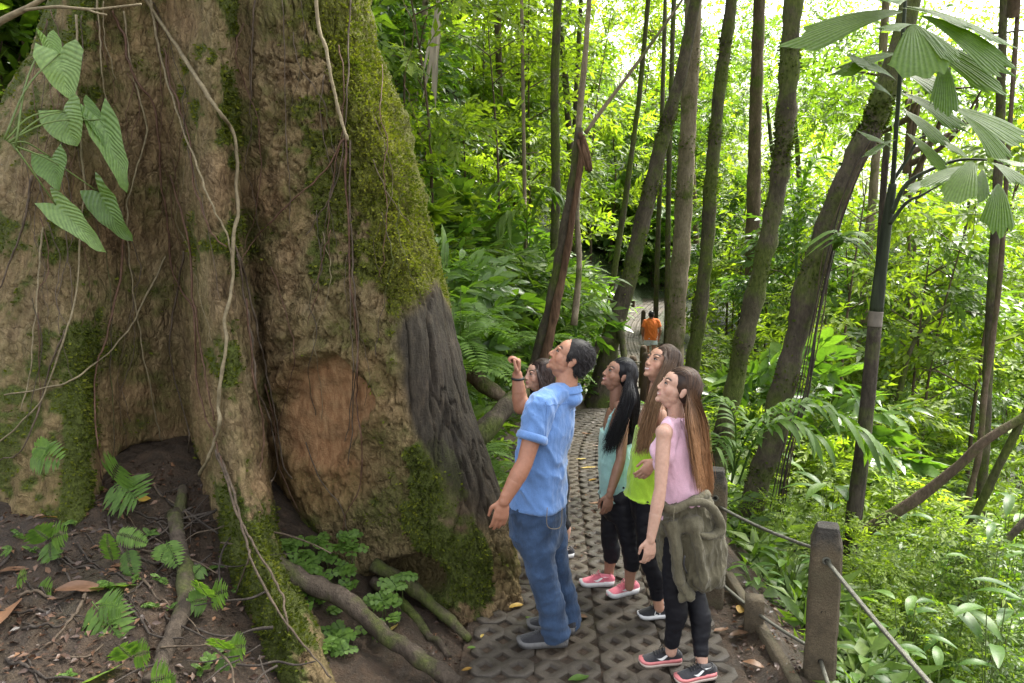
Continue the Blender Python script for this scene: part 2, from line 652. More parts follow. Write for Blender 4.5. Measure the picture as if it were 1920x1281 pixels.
def pinnate(rng, L=1.2, n=22, ll=.28, lw=.035, droop=.35, strap=True, vee=.35, jag=0.0):
    """feather frond along +x, leaflets on both sides"""
    V, F, T, o = [], [], [], 0
    ts = np.linspace(0, 1, 9)
    mid = np.stack([ts * L, 0 * ts, .25 * L * ts - (.25 + droop) * L * ts ** 2], -1)
    tv_, tf_ = tube(mid, np.linspace(.008, .002, 9) * (L / 1.2), 4, False)
    V.append(tv_); F.append(tf_[0]); T.append(np.full(len(tv_), -.15)); o = len(tv_)
    for k in range(n):
        t = .1 + .9 * (k + .5) / n
        i = t * 8
        p = mid[int(i)] * (1 - i % 1) + mid[min(8, int(i) + 1)] * (i % 1)
        tang = mid[min(8, int(i) + 1)] - mid[int(i)]
        tang = tang / np.linalg.norm(tang)
        env = math.sin(math.pi * min(1, .12 + .88 * t) ** .8) ** .6 if t < .98 else .4
        for side in (-1, 1):
            sl = ll * (.35 + .65 * env) * rng.uniform(.88, 1.1)
            d = tang * (.45 + .5 * t) + np.array([0, side, 0]) * (1.0 - .35 * t) + np.array([0, 0, vee])
            d /= np.linalg.norm(d)
            w = np.cross(d, np.array([0, 0, 1.0]))
            w = w / np.linalg.norm(w) * lw * .5
            q = []
            for s_, ww in ((0, .25), (.3, 1.0), (.65, .85), (1.0, .05)):
                c_ = p + d * sl * s_ + np.array([0, 0, -1.0]) * sl * (.55 if strap else .2) * s_ * s_
                q += [c_ - w * ww, c_ + w * ww]
            V.append(np.array(q))
            F.append(np.array([[0, 1, 3, 2], [2, 3, 5, 4], [4, 5, 7, 6]]) + o)
            T.append(np.full(8, rng.normal(0, .07)))
            o += 8
    return np.concatenate(V), np.concatenate(F), np.concatenate(T)

def blade(a, b, w, sag=.1, shape='ellip', nrm=None, fold=.25, ns=10, nw=4, jag=0.0, seed=0, pleat=0.0, side=None):
    """a single large leaf from a to b: verts, quads"""
    rng = np.random.default_rng(seed)
    a, b = np.array(a, dtype=float), np.array(b, dtype=float)
    d = b - a
    L = np.linalg.norm(d)
    d /= L
    n = np.array(nrm if nrm is not None else (0, -.5, .8), dtype=float)
    sd = np.cross(n, d)
    sd /= np.linalg.norm(sd) + 1e-9
    n = np.cross(d, sd)
    v = []
    for k in range(ns + 1):
        t = k / ns
        if shape == 'ellip':
            ww = math.sin(math.pi * min(1, t * .97 + .015)) ** .75
        elif shape == 'lance':
            ww = math.sin(math.pi * t ** .75) ** .9 if 0 < t < 1 else .02
        elif shape == 'strap':
            ww = min(1, .35 + 3 * t) * min(1, (1 - t) * 3.2) ** .8
        elif shape == 'fish':
            ww = .06 + .94 * t ** .8
        elif shape == 'cord':
            ww = (min(1, .72 + 1.6 * t) * (1 - t) ** .62) * 1.18
        else:
            ww = 1
        c_ = a + d * L * t + n * (L * sag * 4 * t * (1 - t) * .5) + np.array([0, 0, -1]) * L * sag * t * t
        for j in range(nw + 1):
            s = j / nw * 2 - 1
            p = c_ + sd * s * ww * w * .5 + n * abs(s) * ww * w * .5 * fold
            if pleat:
                p = p + n * (pleat * w * ww * (1 if j % 2 else -1))
            if jag and k == ns:
                p = p + d * L * jag * rng.uniform(-1, 1) - d * L * .22 * abs(s) ** 1.5
            elif shape == 'fish':
                p = p - d * L * .22 * abs(s) ** 1.5 * t
            if shape == 'cord' and k <= 3:
                p = p - d * L * (.26, .17, .09, .03)[k] * abs(s) ** .7 * (1 if abs(s) > .2 else 0)
            v.append(p)
    q = []
    for k in range(ns):
        for j in range(nw):
            i = k * (nw + 1) + j
            q.append([i, i + 1, i + nw + 2, i + nw + 1])
    return np.array(v), np.array(q)

LEAF_A = leaf_mat('leaf_mid', (.044, .085, .016), (.095, .158, .030), (.175, .250, .052), .46, .46, .4, (2.0, 2.2, .5))
LEAF_B = leaf_mat('leaf_sunny', (.072, .120, .016), (.145, .215, .030), (.235, .305, .055), .52, .55, .3, (2.0, 2.1, .5))  # lighter yellow-green: sunlit brightness is put into the leaf colour
LEAF_C = leaf_mat('leaf_glossy', (.040, .086, .018), (.080, .150, .030), (.150, .240, .050), .40, .34, .5, (2.0, 2.2, .5))
LEAF_D = leaf_mat('leaf_fern', (.050, .105, .018), (.100, .185, .032), (.180, .290, .060), .42, .5, .35, (1.8, 1.9, .5))
LEAF_Y = leaf_mat('leaf_fallen_yellow', (.22, .12, .020), (.42, .27, .045), (.50, .40, .12), .2, .5, .4, (1.2, 1.1, .7))
LEAF_R = leaf_mat('leaf_fallen_brown', (.022, .013, .009), (.070, .036, .021), (.23, .12, .062), .1, .45, .5, (1.2, .9, .6))
BARK1 = plain('bark_brown', (.105, .078, .052), .85, .55, 14, .9, .03, .2, stretch=(1, 1, .3))
BARK2 = plain('bark_pale', (.235, .190, .130), .85, .45, 12, .8, .03, .2, stretch=(1, 1, .25))
BARK3 = plain('bark_dark', (.050, .040, .032), .8, .5, 16, .9, .03, .25, stretch=(1, 1, .3))
TWIG = plain('twig', (.10, .075, .05), .8, .4, 30, .5, .01, .2)
def mossy_bark(name, lo, mid, hi, amount=.5):
    m, nt, bs = new_mat(name)
    n1 = noise_node(nt, 7, 8, .65, stretch=(1, 1, .35))
    n2 = noise_node(nt, 42, 6, .7, stretch=(1, 1, .4))
    c = ramp(nt, n1, [(0.25, lo), (0.5, mid), (0.78, hi)])
    c = mixc(nt, 1.0, c, ramp(nt, n2, [(0.3, (.55,) * 3), (0.65, (1.12,) * 3)]), 'MULTIPLY')
    n3 = noise_node(nt, 2.3, 5, .65)
    mc = ramp(nt, n2, [(0.3, (.035, .050, .008)), (0.6, (.085, .110, .020)), (0.85, (.15, .18, .035))])
    a = .62 - .22 * amount
    c = mixc(nt, ramp(nt, n3, [(a, (0, 0, 0)), (a + .14, (.85,) * 3)]), c, mc)
    nt.links.new(c, bs.inputs['Base Color'])
    bs.inputs['Roughness'].default_value = .85
    bs.inputs['Specular IOR Level'].default_value = .2
    bump(nt, bs, mathn(nt, 'ADD', n1, mathn(nt, 'MULTIPLY', n2, .6)), .9, .03)
    return m
MB_DARK = mossy_bark('mossy_bark_dark', (.030, .025, .018), (.078, .064, .046), (.145, .122, .09), .7)
MB_BROWN = mossy_bark('mossy_bark_brown', (.045, .032, .022), (.12, .088, .060), (.20, .155, .11), .55)
MB_PALE = mossy_bark('mossy_bark_pale', (.10, .078, .05), (.21, .17, .115), (.32, .27, .20), .5)
MB_GREEN = mossy_bark('mossy_bark_green', (.03, .028, .018), (.075, .065, .04), (.13, .115, .075), .95)

M_MOSS2 = leaf_mat('trunk_moss', (.030, .046, .008), (.080, .105, .016), (.16, .18, .03), .25, .85, .1)
def tufts(rng, pts, nr, tint, size):
    n = len(pts)
    d = nr + rng.normal(0, .55, (n, 3)) + np.array([0, 0, -.15])
    d /= np.linalg.norm(d, axis=1)[:, None]
    s = np.cross(d, rng.normal(0, 1, (n, 3)))
    s /= np.linalg.norm(s, axis=1)[:, None] + 1e-9
    L = size * (.35 + 1.3 * rng.random(n) ** 2)[:, None]
    w = L * .28
    base = pts - nr * .004
    mid = base + d * L * .6
    v = np.stack([base - s * w * .5, base + s * w * .5, mid + s * w, mid - s * w, base + d * L], 1).reshape(-1, 3)
    k = np.arange(n)[:, None] * 5
    f4 = k + np.array([[0, 1, 2, 3]])
    f3 = k + np.array([[3, 2, 4]])
    return v, [f4, f3], np.repeat(tint, 5)
# ---- crowns shared between trees
def crown_mesh(seed, rad=2.4, clumps=13, per=32, mat=None, L=.15, W=.055, flat=.6):
    rng = np.random.default_rng(seed)
    sp = [spray(rng, 8, L, W, .36, 4) for _ in range(3)]
    mb = MB()
    for c_ in range(clumps):
        a = rng.uniform(0, 2 * math.pi)
        r = rad * math.sqrt(rng.uniform(.03, 1))
        ce = np.array([r * math.cos(a), r * math.sin(a), rng.uniform(-.5, .9) * rad * flat])
        pts = rng.normal(0, 1, (per, 3))
        pts /= np.linalg.norm(pts, axis=1)[:, None]
        pts *= rng.uniform(.35, 1.0, per)[:, None] * np.array([.75, .75, .42]) * rad * .42
        d = pts + rng.normal(0, .25, pts.shape) + np.array([0, 0, -.05])
        v, f, t = scatter(sp[c_ % 3], ce + pts, d, rng.uniform(.8, 1.5, per), rng.normal(.5, .16, per), rng)
        mb.add(v, f, tint=t)
    return mb.mesh('crown', mat, smooth=False)

def branches_mesh(seed, rad=2.4, n=7, h=2.5, mat=None, r0=.07):
    rng = np.random.default_rng(seed)
    mb = MB()
    for k in range(n):
        a = rng.uniform(0, 2 * math.pi)
        e = np.array([math.cos(a) * rad * rng.uniform(.5, .95), math.sin(a) * rad * rng.uniform(.5, .95), rng.uniform(-.2, .7) * rad * .6])
        s = np.array([0, 0, -h * rng.uniform(.2, 1.0)])
        mid = (s + e) / 2 + rng.normal(0, .18 * rad, 3) + np.array([0, 0, .15 * rad])
        p = catmull([s, mid, e], 9)
        mb.add(*tube(p, np.linspace(r0, .012, 9), 5, False))
    return mb.mesh('branches', mat)

CROWNS = [crown_mesh(100 + k, 2.5, 13, 30, (LEAF_A, LEAF_B, LEAF_A, LEAF_B)[k]) for k in range(4)]
BRANCHES = [branches_mesh(200 + k, 2.4, 7, 2.2, BARK1) for k in range(3)]

def trunk_path(pts, Y0, Y1, n=26):
    """pixel polyline -> world polyline between two distances"""
    m = len(pts)
    w = [P(u, v, Y0 + (Y1 - Y0) * k / max(1, m - 1)) for k, (u, v) in enumerate(pts)]
    return catmull(w, n)

def tree(name, label, pts, Y0, w0, w1, mat, group=None, Y1=None, top=5.0, crown=0, cscale=1.0, rough=.14, foot=1.35, cat='tree', lean=None, seg=14, moss=0):
    """a trunk through the given pixels, carried on above the frame to its crown; widths in pixels of the photograph"""
    Y1 = Y1 if Y1 is not None else Y0
    p = trunk_path(pts, Y0, Y1)
    # down to the ground
    b = p[0].copy()
    dd = p[0] - p[2]
    dd /= np.linalg.norm(dd) + 1e-9
    gz_ = H1(b[0], b[1])
    ext = []
    if b[2] > gz_ - .1:
        k = (b[2] - gz_ + .25) / max(.5, -dd[2])
        ext = [b + dd * k, b + dd * k * .5]
    low_ = np.array(ext).reshape(-1, 3)
    t_ = p[-1] - p[-4]
    t_ /= np.linalg.norm(t_)
    t_ = t_ * np.array([.6, .6, 1])
    up = np.array([p[-1] + t_ * top * f for f in (.25, .5, .75, 1.0)]) if top else np.zeros((0, 3))
    full = np.vstack([low_, p, up])
    full = catmull(full, len(full) * 2)
    r0 = w0 / 2 / FPX * Y0
    r1 = w1 / 2 / FPX * Y1
    s = np.linspace(0, 1, len(full))
    fr = len(low_) / len(full)
    rad = np.interp(s, [0, fr + .02, max(fr + .05, 1 - len(up) / len(full)), 1], [r0 * foot, r0 * 1.05, r1, r1 * .5 if top else r1 * .9])
    base = full[0]
    root = empty(name, (float(base[0]), float(base[1]), gz_), label, cat, group)
    v, f = tube(full - np.array(root.location), rad, seg, True, rough, abs(hash(name + str(pts[0]))) % 97, 5.0)
    link('trunk', MB().add(v, f).mesh('trunk', mat), root)
    if moss:
        rng_ = np.random.default_rng(int(w0 * 7 + Y0 * 10))
        nv = len(full) * seg
        vv = v[:nv].reshape(len(full), seg, 3)
        cc = (full - np.array(root.location))[:, None, :]
        nn_ = vv - cc
        nn_ /= np.linalg.norm(nn_, axis=2)[..., None]
        vis = int(len(full) * .82)
        fld = fbm((vv[:vis].reshape(-1, 3)) * 2.2, 3, 5)
        w_ = np.clip(fld + .15, 0, 1) + .02
        pk_ = rng_.choice(len(w_), moss, p=w_ / w_.sum())
        jj = rng_.random((moss, 1))
        fl_, fn_ = vv[:vis].reshape(-1, 3), nn_[:vis].reshape(-1, 3)
        nx_ = np.minimum(pk_ + seg, len(fl_) - 1)
        rt_ = (pk_ // seg) * seg + (pk_ + 1) % seg
        jk = rng_.random((moss, 1))
        pts_ = fl_[pk_] + (fl_[nx_] - fl_[pk_]) * jj + (fl_[rt_] - fl_[pk_]) * jk
        tv2, tf2, tt2 = tufts(rng_, pts_, fn_[pk_], np.clip(rng_.normal(.35, .2, moss), 0, 1), .0022 * Y0 + .012)
        tag(link('moss', MB().add(tv2, tf2, tint=tt2).mesh('moss', M_MOSS2), root), kind='stuff')
    if crown is not None and top:
        e = full[-1] - np.array(root.location)
        link('crown', CROWNS[crown % 4], root, tuple(e + np.array([0, 0, .4])), (0, 0, random.uniform(0, 6.28)), cscale)
        link('branches', BRANCHES[crown % 3], root, tuple(e), (0, 0, random.uniform(0, 6.28)), cscale)
    return root

# ---- the trees that can be told apart in the photograph
tD = tree('curved_tree', 'dark trunk curving up from a splayed foot beside the path bend', [(1140, 668), (1152, 610), (1180, 520), (1206, 410), (1228, 320), (1252, 225), (1276, 145)], 12.4, 36, 20, MB_DARK, crown=0, top=4.5, foot=2.1, moss=1500)
tree('pale_tree', 'pale straight trunk right behind the far walker', [(1262, 690), (1268, 600), (1279, 440), (1287, 300), (1294, 160), (1302, 0)], 13.5, 34, 27, MB_PALE, crown=1, top=4, moss=900)
tree('slim_tree', 'slim greenish brown trunk just right of the pale one', [(1292, 720), (1308, 620), (1324, 480), (1333, 340), (1348, 180), (1372, 0)], 12.5, 27, 20, MB_GREEN, crown=2, top=4, moss=1500)
tree('mossy_tree', 'mossy curved trunk rising behind the girl in pink', [(1340, 900), (1368, 760), (1402, 610), (1436, 460), (1462, 330), (1476, 180), (1488, 0)], 8.0, 36, 31, MB_GREEN, crown=3, top=4.5, rough=.24, moss=2600)
tF = tree('leaning_tree', 'thick dark trunk leaning right, hung with stringy roots', [(1395, 985), (1440, 850), (1478, 690), (1515, 540), (1556, 410), (1602, 300), (1650, 200), (1690, 80)], 6.6, 46, 36, MB_DARK, crown=1, top=4, rough=.24, foot=1.2, moss=2600)
tree('thin_tree', 'thin pale stem at the left, near the mossy edge of the giant', [(758, 330), (770, 240), (782, 140), (792, 60), (798, 0)], 14, 13, 11, MB_PALE, crown=0, top=4, seg=9)
tree('shaded_tree', 'dark broad trunk left of the broken snag, among leaves', [(838, 330), (843, 240), (848, 120), (853, 0)], 18, 26, 24, MB_DARK, crown=1, top=5, seg=10)
tree('brown_tree', 'short visible brown trunk far back left of the broken snag', [(972, 320), (974, 240), (976, 120), (977, 0)], 21, 18, 15, BARK1, crown=2, top=5, seg=9)
tree('wiry_tree', 'very thin straight stem beside the far brown trunk', [(984, 390), (982, 260), (980, 130), (978, 0)], 14, 7, 6, BARK2, crown=3, top=4, seg=7, cscale=.8)
tree('green_tree', 'slender mossy trunk just left of the broken snag', [(1040, 470), (1042, 380), (1041, 260), (1040, 150), (1046, 0)], 13, 17, 15, MB_GREEN, crown=0, top=4, seg=10)
tree('slanted_tree', 'slim mossy trunk slanting right behind the curved tree', [(1142, 580), (1158, 470), (1172, 380), (1184, 290), (1198, 190)], 16, 12, 9, MB_GREEN, crown=1, top=5, seg=9)
tree('path_tree', 'dark slim trunk at the edge of the far path', [(1228, 640), (1231, 540), (1234, 440), (1238, 340), (1242, 200)], 25, 10, 8, MB_DARK, crown=2, top=5, seg=9)
tree('path_tree', 'second dark slim trunk behind the far walker', [(1250, 620), (1252, 500), (1253, 400), (1256, 260), (1260, 120)], 23, 10, 9, MB_DARK, crown=3, top=5, seg=9)
tree('mottled_tree', 'mottled brown trunk half hidden by leaves between the mossy curved trunk and the slim one', [(1408, 640), (1411, 480), (1414, 330), (1418, 180), (1424, 0)], 16, 27, 20, MB_BROWN, crown=0, top=4, seg=10)
tree('grey_tree', 'grey trunk standing behind the thick leaning trunk', [(1612, 700), (1622, 560), (1630, 440), (1640, 330), (1650, 180)], 14, 18, 14, MB_PALE, crown=1, top=4, seg=10)
tree('dusky_tree', 'dusky slim trunk near the right edge behind the palm leaves', [(1838, 1010), (1846, 820), (1858, 600), (1868, 400), (1876, 200), (1882, 0)], 9.5, 20, 14, MB_DARK, crown=2, top=4, seg=10)
tree('crooked_tree', 'thin crooked stem crossing the right hand trunk', [(1802, 980), (1834, 860), (1846, 740), (1866, 600), (1878, 480), (1884, 380)], 8.5, 12, 8, MB_BROWN, crown=3, top=4, seg=8)
tree('twisted_tree', 'slim forked stem leaning right in the sunny gap', [(1672, 800), (1690, 720), (1706, 660), (1740, 600), (1782, 570)], 12, 12, 6, MB_GREEN, crown=None, top=0, seg=8)
tree('stem_tree', 'thin upright stem in front of the sunny gap, right of the palm', [(1716, 760), (1712, 660), (1706, 560), (1704, 460)], 15, 8, 6, MB_BROWN, crown=0, top=3, seg=7)
tree('leaning_branch', 'long bare branch leaning up to the right edge', [(1560, 1040), (1640, 985), (1720, 935), (1790, 880), (1850, 825), (1950, 765)], 6.2, 23, 15, MB_BROWN, crown=None, top=0, cat='branch', seg=10, Y1=5.6)
tree('leaning_branch', 'dark mossy branch slanting up under the long bare one', [(1790, 1080), (1815, 1000), (1860, 900), (1900, 820), (1960, 700)], 6.0, 17, 14, MB_GREEN, crown=None, top=0, cat='branch', seg=9, Y1=5.6)
tree('leaning_branch', 'short dark branch leaving the frame at the lower right edge', [(1820, 1110), (1862, 1045), (1900, 1000), (1960, 940)], 5.4, 15, 13, MB_DARK, crown=None, top=0, cat='branch', seg=8)
# the foot of the curved tree and the dark hollow under it
for k, (pts, w) in enumerate((([(1146, 640), (1128, 640), (1112, 665), (1096, 700)], 20), ([(1160, 600), (1168, 650), (1172, 690)], 18))):
    q = trunk_path(pts, 12.3, 12.0, 10) - np.array(tD.location)
    link('root', MB().add(*tube(q, np.linspace(w, w * .6, 10) / 2 / FPX * 11.4, 8, True, .15, k)).mesh('root', MB_DARK), tD)
# stringy roots running down the leaning trunk
rs = random.Random(5)
for k in range(7):
    o_ = rs.uniform(-.15, .40)
    pts = [(1640 + 40 * o_, 250), (1590 + 40 * o_, 340), (1548 + 50 * o_, 470), (1520 + 55 * o_, 600), (1492 + 60 * o_, 740), (1462 + 60 * o_ + rs.uniform(-6, 6), 860), (1440 + 70 * o_, 980)]
    s0 = rs.randint(0, 2)
    q = trunk_path([(u + rs.uniform(-5, 5), v) for u, v in pts[s0:]], 6.43 + abs(o_) * .12, 6.43 + abs(o_) * .12, 24) - np.array(tF.location)
    link('hanging_root', MB().add(*tube(q, rs.uniform(.004, .009), 5, True)).mesh('hanging_root', BARK1 if k % 2 else BARK3), tF)

# ---- the broken snag with its torn red wood
m_rot = plain('rotten_wood', (.125, .075, .048), .9, .6, 22, 1.0, .04, .1, stretch=(1, 1, .2))
snag = empty('broken_snag', tuple(P(1003, 700, 8.6)), 'broken reddish snag with split rotten top, left of the path', 'tree')
so = np.array(snag.location)
q = trunk_path([(992, 745), (1003, 690), (1028, 600), (1050, 490), (1067, 390), (1080, 300), (1086, 240)], 8.6, 8.6, 34)
link('trunk', MB().add(*tube(q - so, np.interp(np.linspace(0, 1, 34), [0, .2, 1], [34, 27, 16]) / 2 / FPX * 8.6, 14, True, .2, 4)).mesh('trunk', MB_DARK), snag)
q = trunk_path([(1014, 700), (1040, 590), (1062, 480), (1078, 380), (1090, 300), (1094, 255)], 8.5, 8.5, 26)
link('split_wood', MB().add(*tube(q - so, np.interp(np.linspace(0, 1, 26), [0, .4, 1], [20, 14, 9]) / 2 / FPX * 8.5, 9, True, .35, 6)).mesh('split_wood', m_rot), snag)
for k, (pts, w) in enumerate((([(1088, 250), (1096, 285), (1106, 322)], 13), ([(1092, 255), (1104, 290), (1109, 318)], 8), ([(1084, 262), (1094, 300), (1100, 320)], 8))):
    q = trunk_path(pts, 8.5, 8.45, 8)
    link('splinter', MB().add(*tube(q - so, np.linspace(w, w * .7, 8) / 2 / FPX * 8.5, 6, True, .4, k)).mesh('splinter', m_rot), snag)
for pts, w in (([(1083, 262), (1088, 200), (1096, 120), (1102, 40), (1108, -60)], 13), ([(1098, 250), (1130, 205), (1175, 145), (1230, 70), (1300, -30)], 8), ([(1076, 610), (1086, 500), (1082, 400), (1088, 320)], 13)):
    q = trunk_path(pts, 8.6, 8.8, 18)
    link('branch', MB().add(*tube(q - so, np.linspace(w, w * .6, 18) / 2 / FPX * 8.6, 8, True, .15, 3)).mesh('branch', MB_PALE), snag)
# ------------------------------------------------------------------ the giant tree
ROWS = [-1500, -700, 0, 150, 300, 450, 600, 750, 900, 1050, 1200, 1330]
LINES = [  # from the back left round the front to the back right: (u, Y) at ROWS
 [(300, 6.6), (250, 6.6), (200, 6.6), (150, 6.6), (100, 6.6), (50, 6.6), (0, 6.6), (-60, 6.6), (-100, 6.6), (-150, 6.6), (-180, 6.6), (-200, 6.6)],
 [(180, 5.5), (140, 5.4), (92, 5.3), (22, 5.2), (-70, 5.1), (-160, 5.0), (-240, 4.9), (-320, 4.8), (-390, 4.7), (-450, 4.6), (-480, 4.6), (-500, 4.6)],
 [(210, 5.05), (180, 4.95), (135, 4.85), (90, 4.75), (40, 4.65), (0, 4.6), (-40, 4.55), (-90, 4.5), (-130, 4.4), (-160, 4.4), (-180, 4.4), (-180, 4.4)],
 [(235, 4.90), (210, 4.8), (170, 4.72), (140, 4.62), (115, 4.52), (105, 4.45), (112, 4.32), (135, 4.22), (130, 4.1), (112, 3.98), (105, 3.95), (105, 3.95)],
 [(255, 4.92), (235, 4.85), (205, 4.84), (203, 4.78), (200, 4.72), (197, 4.66), (190, 4.58), (183, 4.48), (187, 4.42), (178, 4.35), (170, 4.35), (170, 4.35)],
 [(285, 4.95), (275, 4.92), (256, 4.90), (258, 4.88), (260, 4.86), (258, 4.84), (255, 4.80), (248, 4.74), (240, 4.72), (238, 4.7), (235, 4.7), (235, 4.7)],
 [(315, 4.95), (312, 4.95), (306, 4.94), (310, 4.95), (316, 4.97), (330, 5.0), (340, 5.02), (346, 5.02), (342, 4.98), (350, 4.95), (355, 4.9), (355, 4.9)],
 [(345, 4.86), (350, 4.8), (350, 4.78), (350, 4.76), (352, 4.74), (361, 4.72), (366, 4.68), (374, 4.62), (386, 4.45), (404, 4.22), (436, 3.95), (462, 3.7)],
 [(375, 4.70), (385, 4.55), (393, 4.48), (394, 4.44), (396, 4.40), (405, 4.36), (415, 4.30), (430, 4.2), (450, 4.0), (478, 3.76), (530, 3.50), (575, 3.3)],
 [(405, 4.76), (415, 4.62), (424, 4.58), (427, 4.56), (432, 4.55), (442, 4.52), (457, 4.5), (476, 4.45), (494, 4.28), (528, 4.02), (598, 3.68), (660, 3.45)],
 [(425, 4.80), (440, 4.7), (453, 4.70), (455, 4.70), (458, 4.72), (467, 4.76), (486, 4.82), (497, 4.88), (512, 4.92), (545, 4.8), (640, 4.5), (700, 4.4)],
 [(460, 4.76), (490, 4.66), (518, 4.60), (524, 4.58), (530, 4.57), (532, 4.58), (534, 4.60), (540, 4.64), (562, 4.66), (610, 4.64), (690, 4.55), (720, 4.5)],
 [(495, 4.80), (540, 4.68), (588, 4.60), (604, 4.55), (622, 4.50), (640, 4.46), (650, 4.46), (655, 4.50), (672, 4.52), (705, 4.52), (750, 4.5), (780, 4.5)],
 [(525, 4.90), (580, 4.78), (642, 4.70), (670, 4.60), (702, 4.50), (728, 4.42), (742, 4.36), (748, 4.32), (772, 4.28), (805, 4.30), (840, 4.34), (850, 4.3)],
 [(545, 5.10), (605, 5.02), (674, 4.96), (708, 4.84), (746, 4.72), (784, 4.62), (813, 4.54), (846, 4.48), (882, 4.44), (912, 4.44), (940, 4.40), (960, 4.35)],
 [(555, 5.50), (620, 5.45), (692, 5.42), (728, 5.26), (772, 5.12), (812, 5.02), (842, 4.95), (882, 4.86), (926, 4.80), (965, 4.74), (1005, 4.70), (1030, 4.65)],
 [(545, 6.10), (605, 6.1), (670, 6.05), (705, 5.98), (740, 5.9), (772, 5.85), (795, 5.8), (820, 5.75), (845, 5.7), (865, 5.65), (880, 5.6), (890, 5.6)],
 [(440, 6.80), (440, 6.9), (440, 7.0), (440, 7.05), (440, 7.1), (440, 7.15), (440, 7.2), (440, 7.2), (440, 7.25), (440, 7.3), (440, 7.3), (440, 7.3)],
]
NROW = 350
ctrl = np.array([[list(P(u, v, Y)) for (u, Y), v in zip(L, ROWS)] for L in LINES])        # lines x rows x 3
dense = np.stack([catmull(L, NROW) for L in ctrl])                                       # lines x NROW x 3
# rows are sampled closer where the frame looks: remap
tt = np.concatenate([np.linspace(0, 2, 60, endpoint=False), np.linspace(2, 11, NROW - 60)]) / 11 * (NROW - 1)
i0 = np.clip(tt.astype(int), 0, NROW - 2)
ff = (tt - i0)[None, :, None]
dense = dense[:, i0] * (1 - ff) + dense[:, i0 + 1] * ff
closed = np.concatenate([dense, dense[:1]], 0)
spans = [8, 22, 34, 34, 34, 34, 34, 30, 30, 26, 30, 40, 40, 40, 40, 10, 5, 5]
nl = len(LINES)
cols = []
for s in range(nl):
    a, b, c_, d_ = dense[(s - 1) % nl], dense[s], dense[(s + 1) % nl], dense[(s + 2) % nl]
    for q in range(spans[s]):
        f = q / spans[s]
        cols.append(0.5 * (2 * b + (c_ - a) * f + (2 * a - 5 * b + 4 * c_ - d_) * f ** 2 + (3 * b - a - 3 * c_ + d_) * f ** 3))
S = np.stack(cols)                    # NC x NROW x 3
NC = len(S)

def pix(p):
    """photograph pixel of world points: where a mark sits on the bark"""
    x, y, z = p[..., 0], p[..., 1], p[..., 2] - CAMH
    dep = y * CP - z * SP
    up = y * SP + z * CP
    return 960 + FPX * x / dep, 640.5 - FPX * up / dep

tu, tv = pix(S)
du = np.roll(S, -1, 0) - np.roll(S, 1, 0)
dv = np.gradient(S, axis=1)
nrm = np.cross(dv, du)
nrm /= np.linalg.norm(nrm, axis=-1)[..., None] + 1e-9
cen = S.mean(axis=0, keepdims=True)
if ((S - cen) * nrm).sum() < 0:
    nrm = -nrm
flat = S.reshape(-1, 3)

def N3(scale, oct=4, seed=0, st=(1, 1, 1)):
    return fbm(flat * np.array(st) * scale, oct, seed).reshape(NC, NROW)

warp = N3(2.2, 3, 41)
edge_u = np.interp(tv, [-700, 0, 300, 450, 600, 750, 900, 1050, 1200], [605, 692, 772, 812, 842, 882, 926, 965, 1005])
de = edge_u - tu                                    # how far in from the right edge
def blob_m(u, v, ru, rv, soft=.5):
    return 1 - sstep(1 - soft, 1 + soft, np.sqrt(((tu - u) / ru) ** 2 + ((tv - v) / rv) ** 2) + .25 * warp)
# the hollow where the bark has grown round a smooth face of wood
hol = np.sqrt(((tu - 602 + .12 * (tv - 772)) / (86 + 16 * warp)) ** 2 + ((tv - 772) / (np.where(tv < 772, 104, 112) + 14 * warp)) ** 2) + .10 * N3(6, 4, 90) + .04 * N3(20, 3, 91)
hollow = 1 - sstep(.80, 1.02, hol)
lip = np.exp(-((hol - 1.14) / .12) ** 2) * sstep(880, 760, tv)
low_red = blob_m(590, 905, 90, 60, .5)
# smooth plates of the left panel, rough flaky bark on the face
face = sstep(455, 500, tu) * (1 - hollow)
ridge = sstep(345, 375, tu) * sstep(470, 440, tu)
fl = N3(9, 5, 1, (1, 1, .55))
vert = N3(14, 4, 9, (1, 1, .16))
flake = np.abs(N3(13, 4, 21, (1, 1, .6)))
disp = 0.035 * N3(1.6, 3, 3) + face * (0.022 * fl - 0.030 * sstep(.16, .0, flake) + 0.010 * vert) \
    + (1 - face) * (0.010 * fl + 0.014 * vert - 0.012 * sstep(.1, 0, flake)) + 0.006 * N3(40, 3, 33) - .012 * face * sstep(.09, .0, np.abs(N3(24, 3, 35, (1, 1, .55))))
# folds of bark bending round the top of the hollow
rr_ = np.sqrt((tu - 600) ** 2 + (tv - 790) ** 2)
fold = np.sin(rr_ / 6.5 + 3.0 * warp) * np.exp(-((rr_ - 140) / 45) ** 2) * sstep(960, 760, tv)
disp = disp + 0.012 * fold + 0.055 * lip
disp = disp * (1 - .8 * hollow) - 0.075 * hollow + hollow * (0.014 * N3(7, 4, 55, (1, 1, .6)) + .006 * N3(30, 3, 56))
hole = np.exp(-(((tu - 538) / 16) ** 2 + ((tv - 742) / 22) ** 2))
disp = disp - .06 * hole
crack = np.exp(-((tu - (802 + (tv - 600) * .12 + 4 * warp)) / 3.5) ** 2) * sstep(560, 620, tv) * sstep(760, 690, tv)
disp = disp - .04 * crack
arch = blob_m(765, 1095, 60, 38, .4)
disp = disp - .30 * arch
butt_cave = blob_m(300, 872, 62, 36, .4)
disp = disp - .12 * butt_cave
burnt0 = sstep(150, 110, de + 25 * warp) * sstep(545, 640, tv + 40 * warp - .5 * (edge_u - 60 - tu)) * sstep(1080, 960, tv)
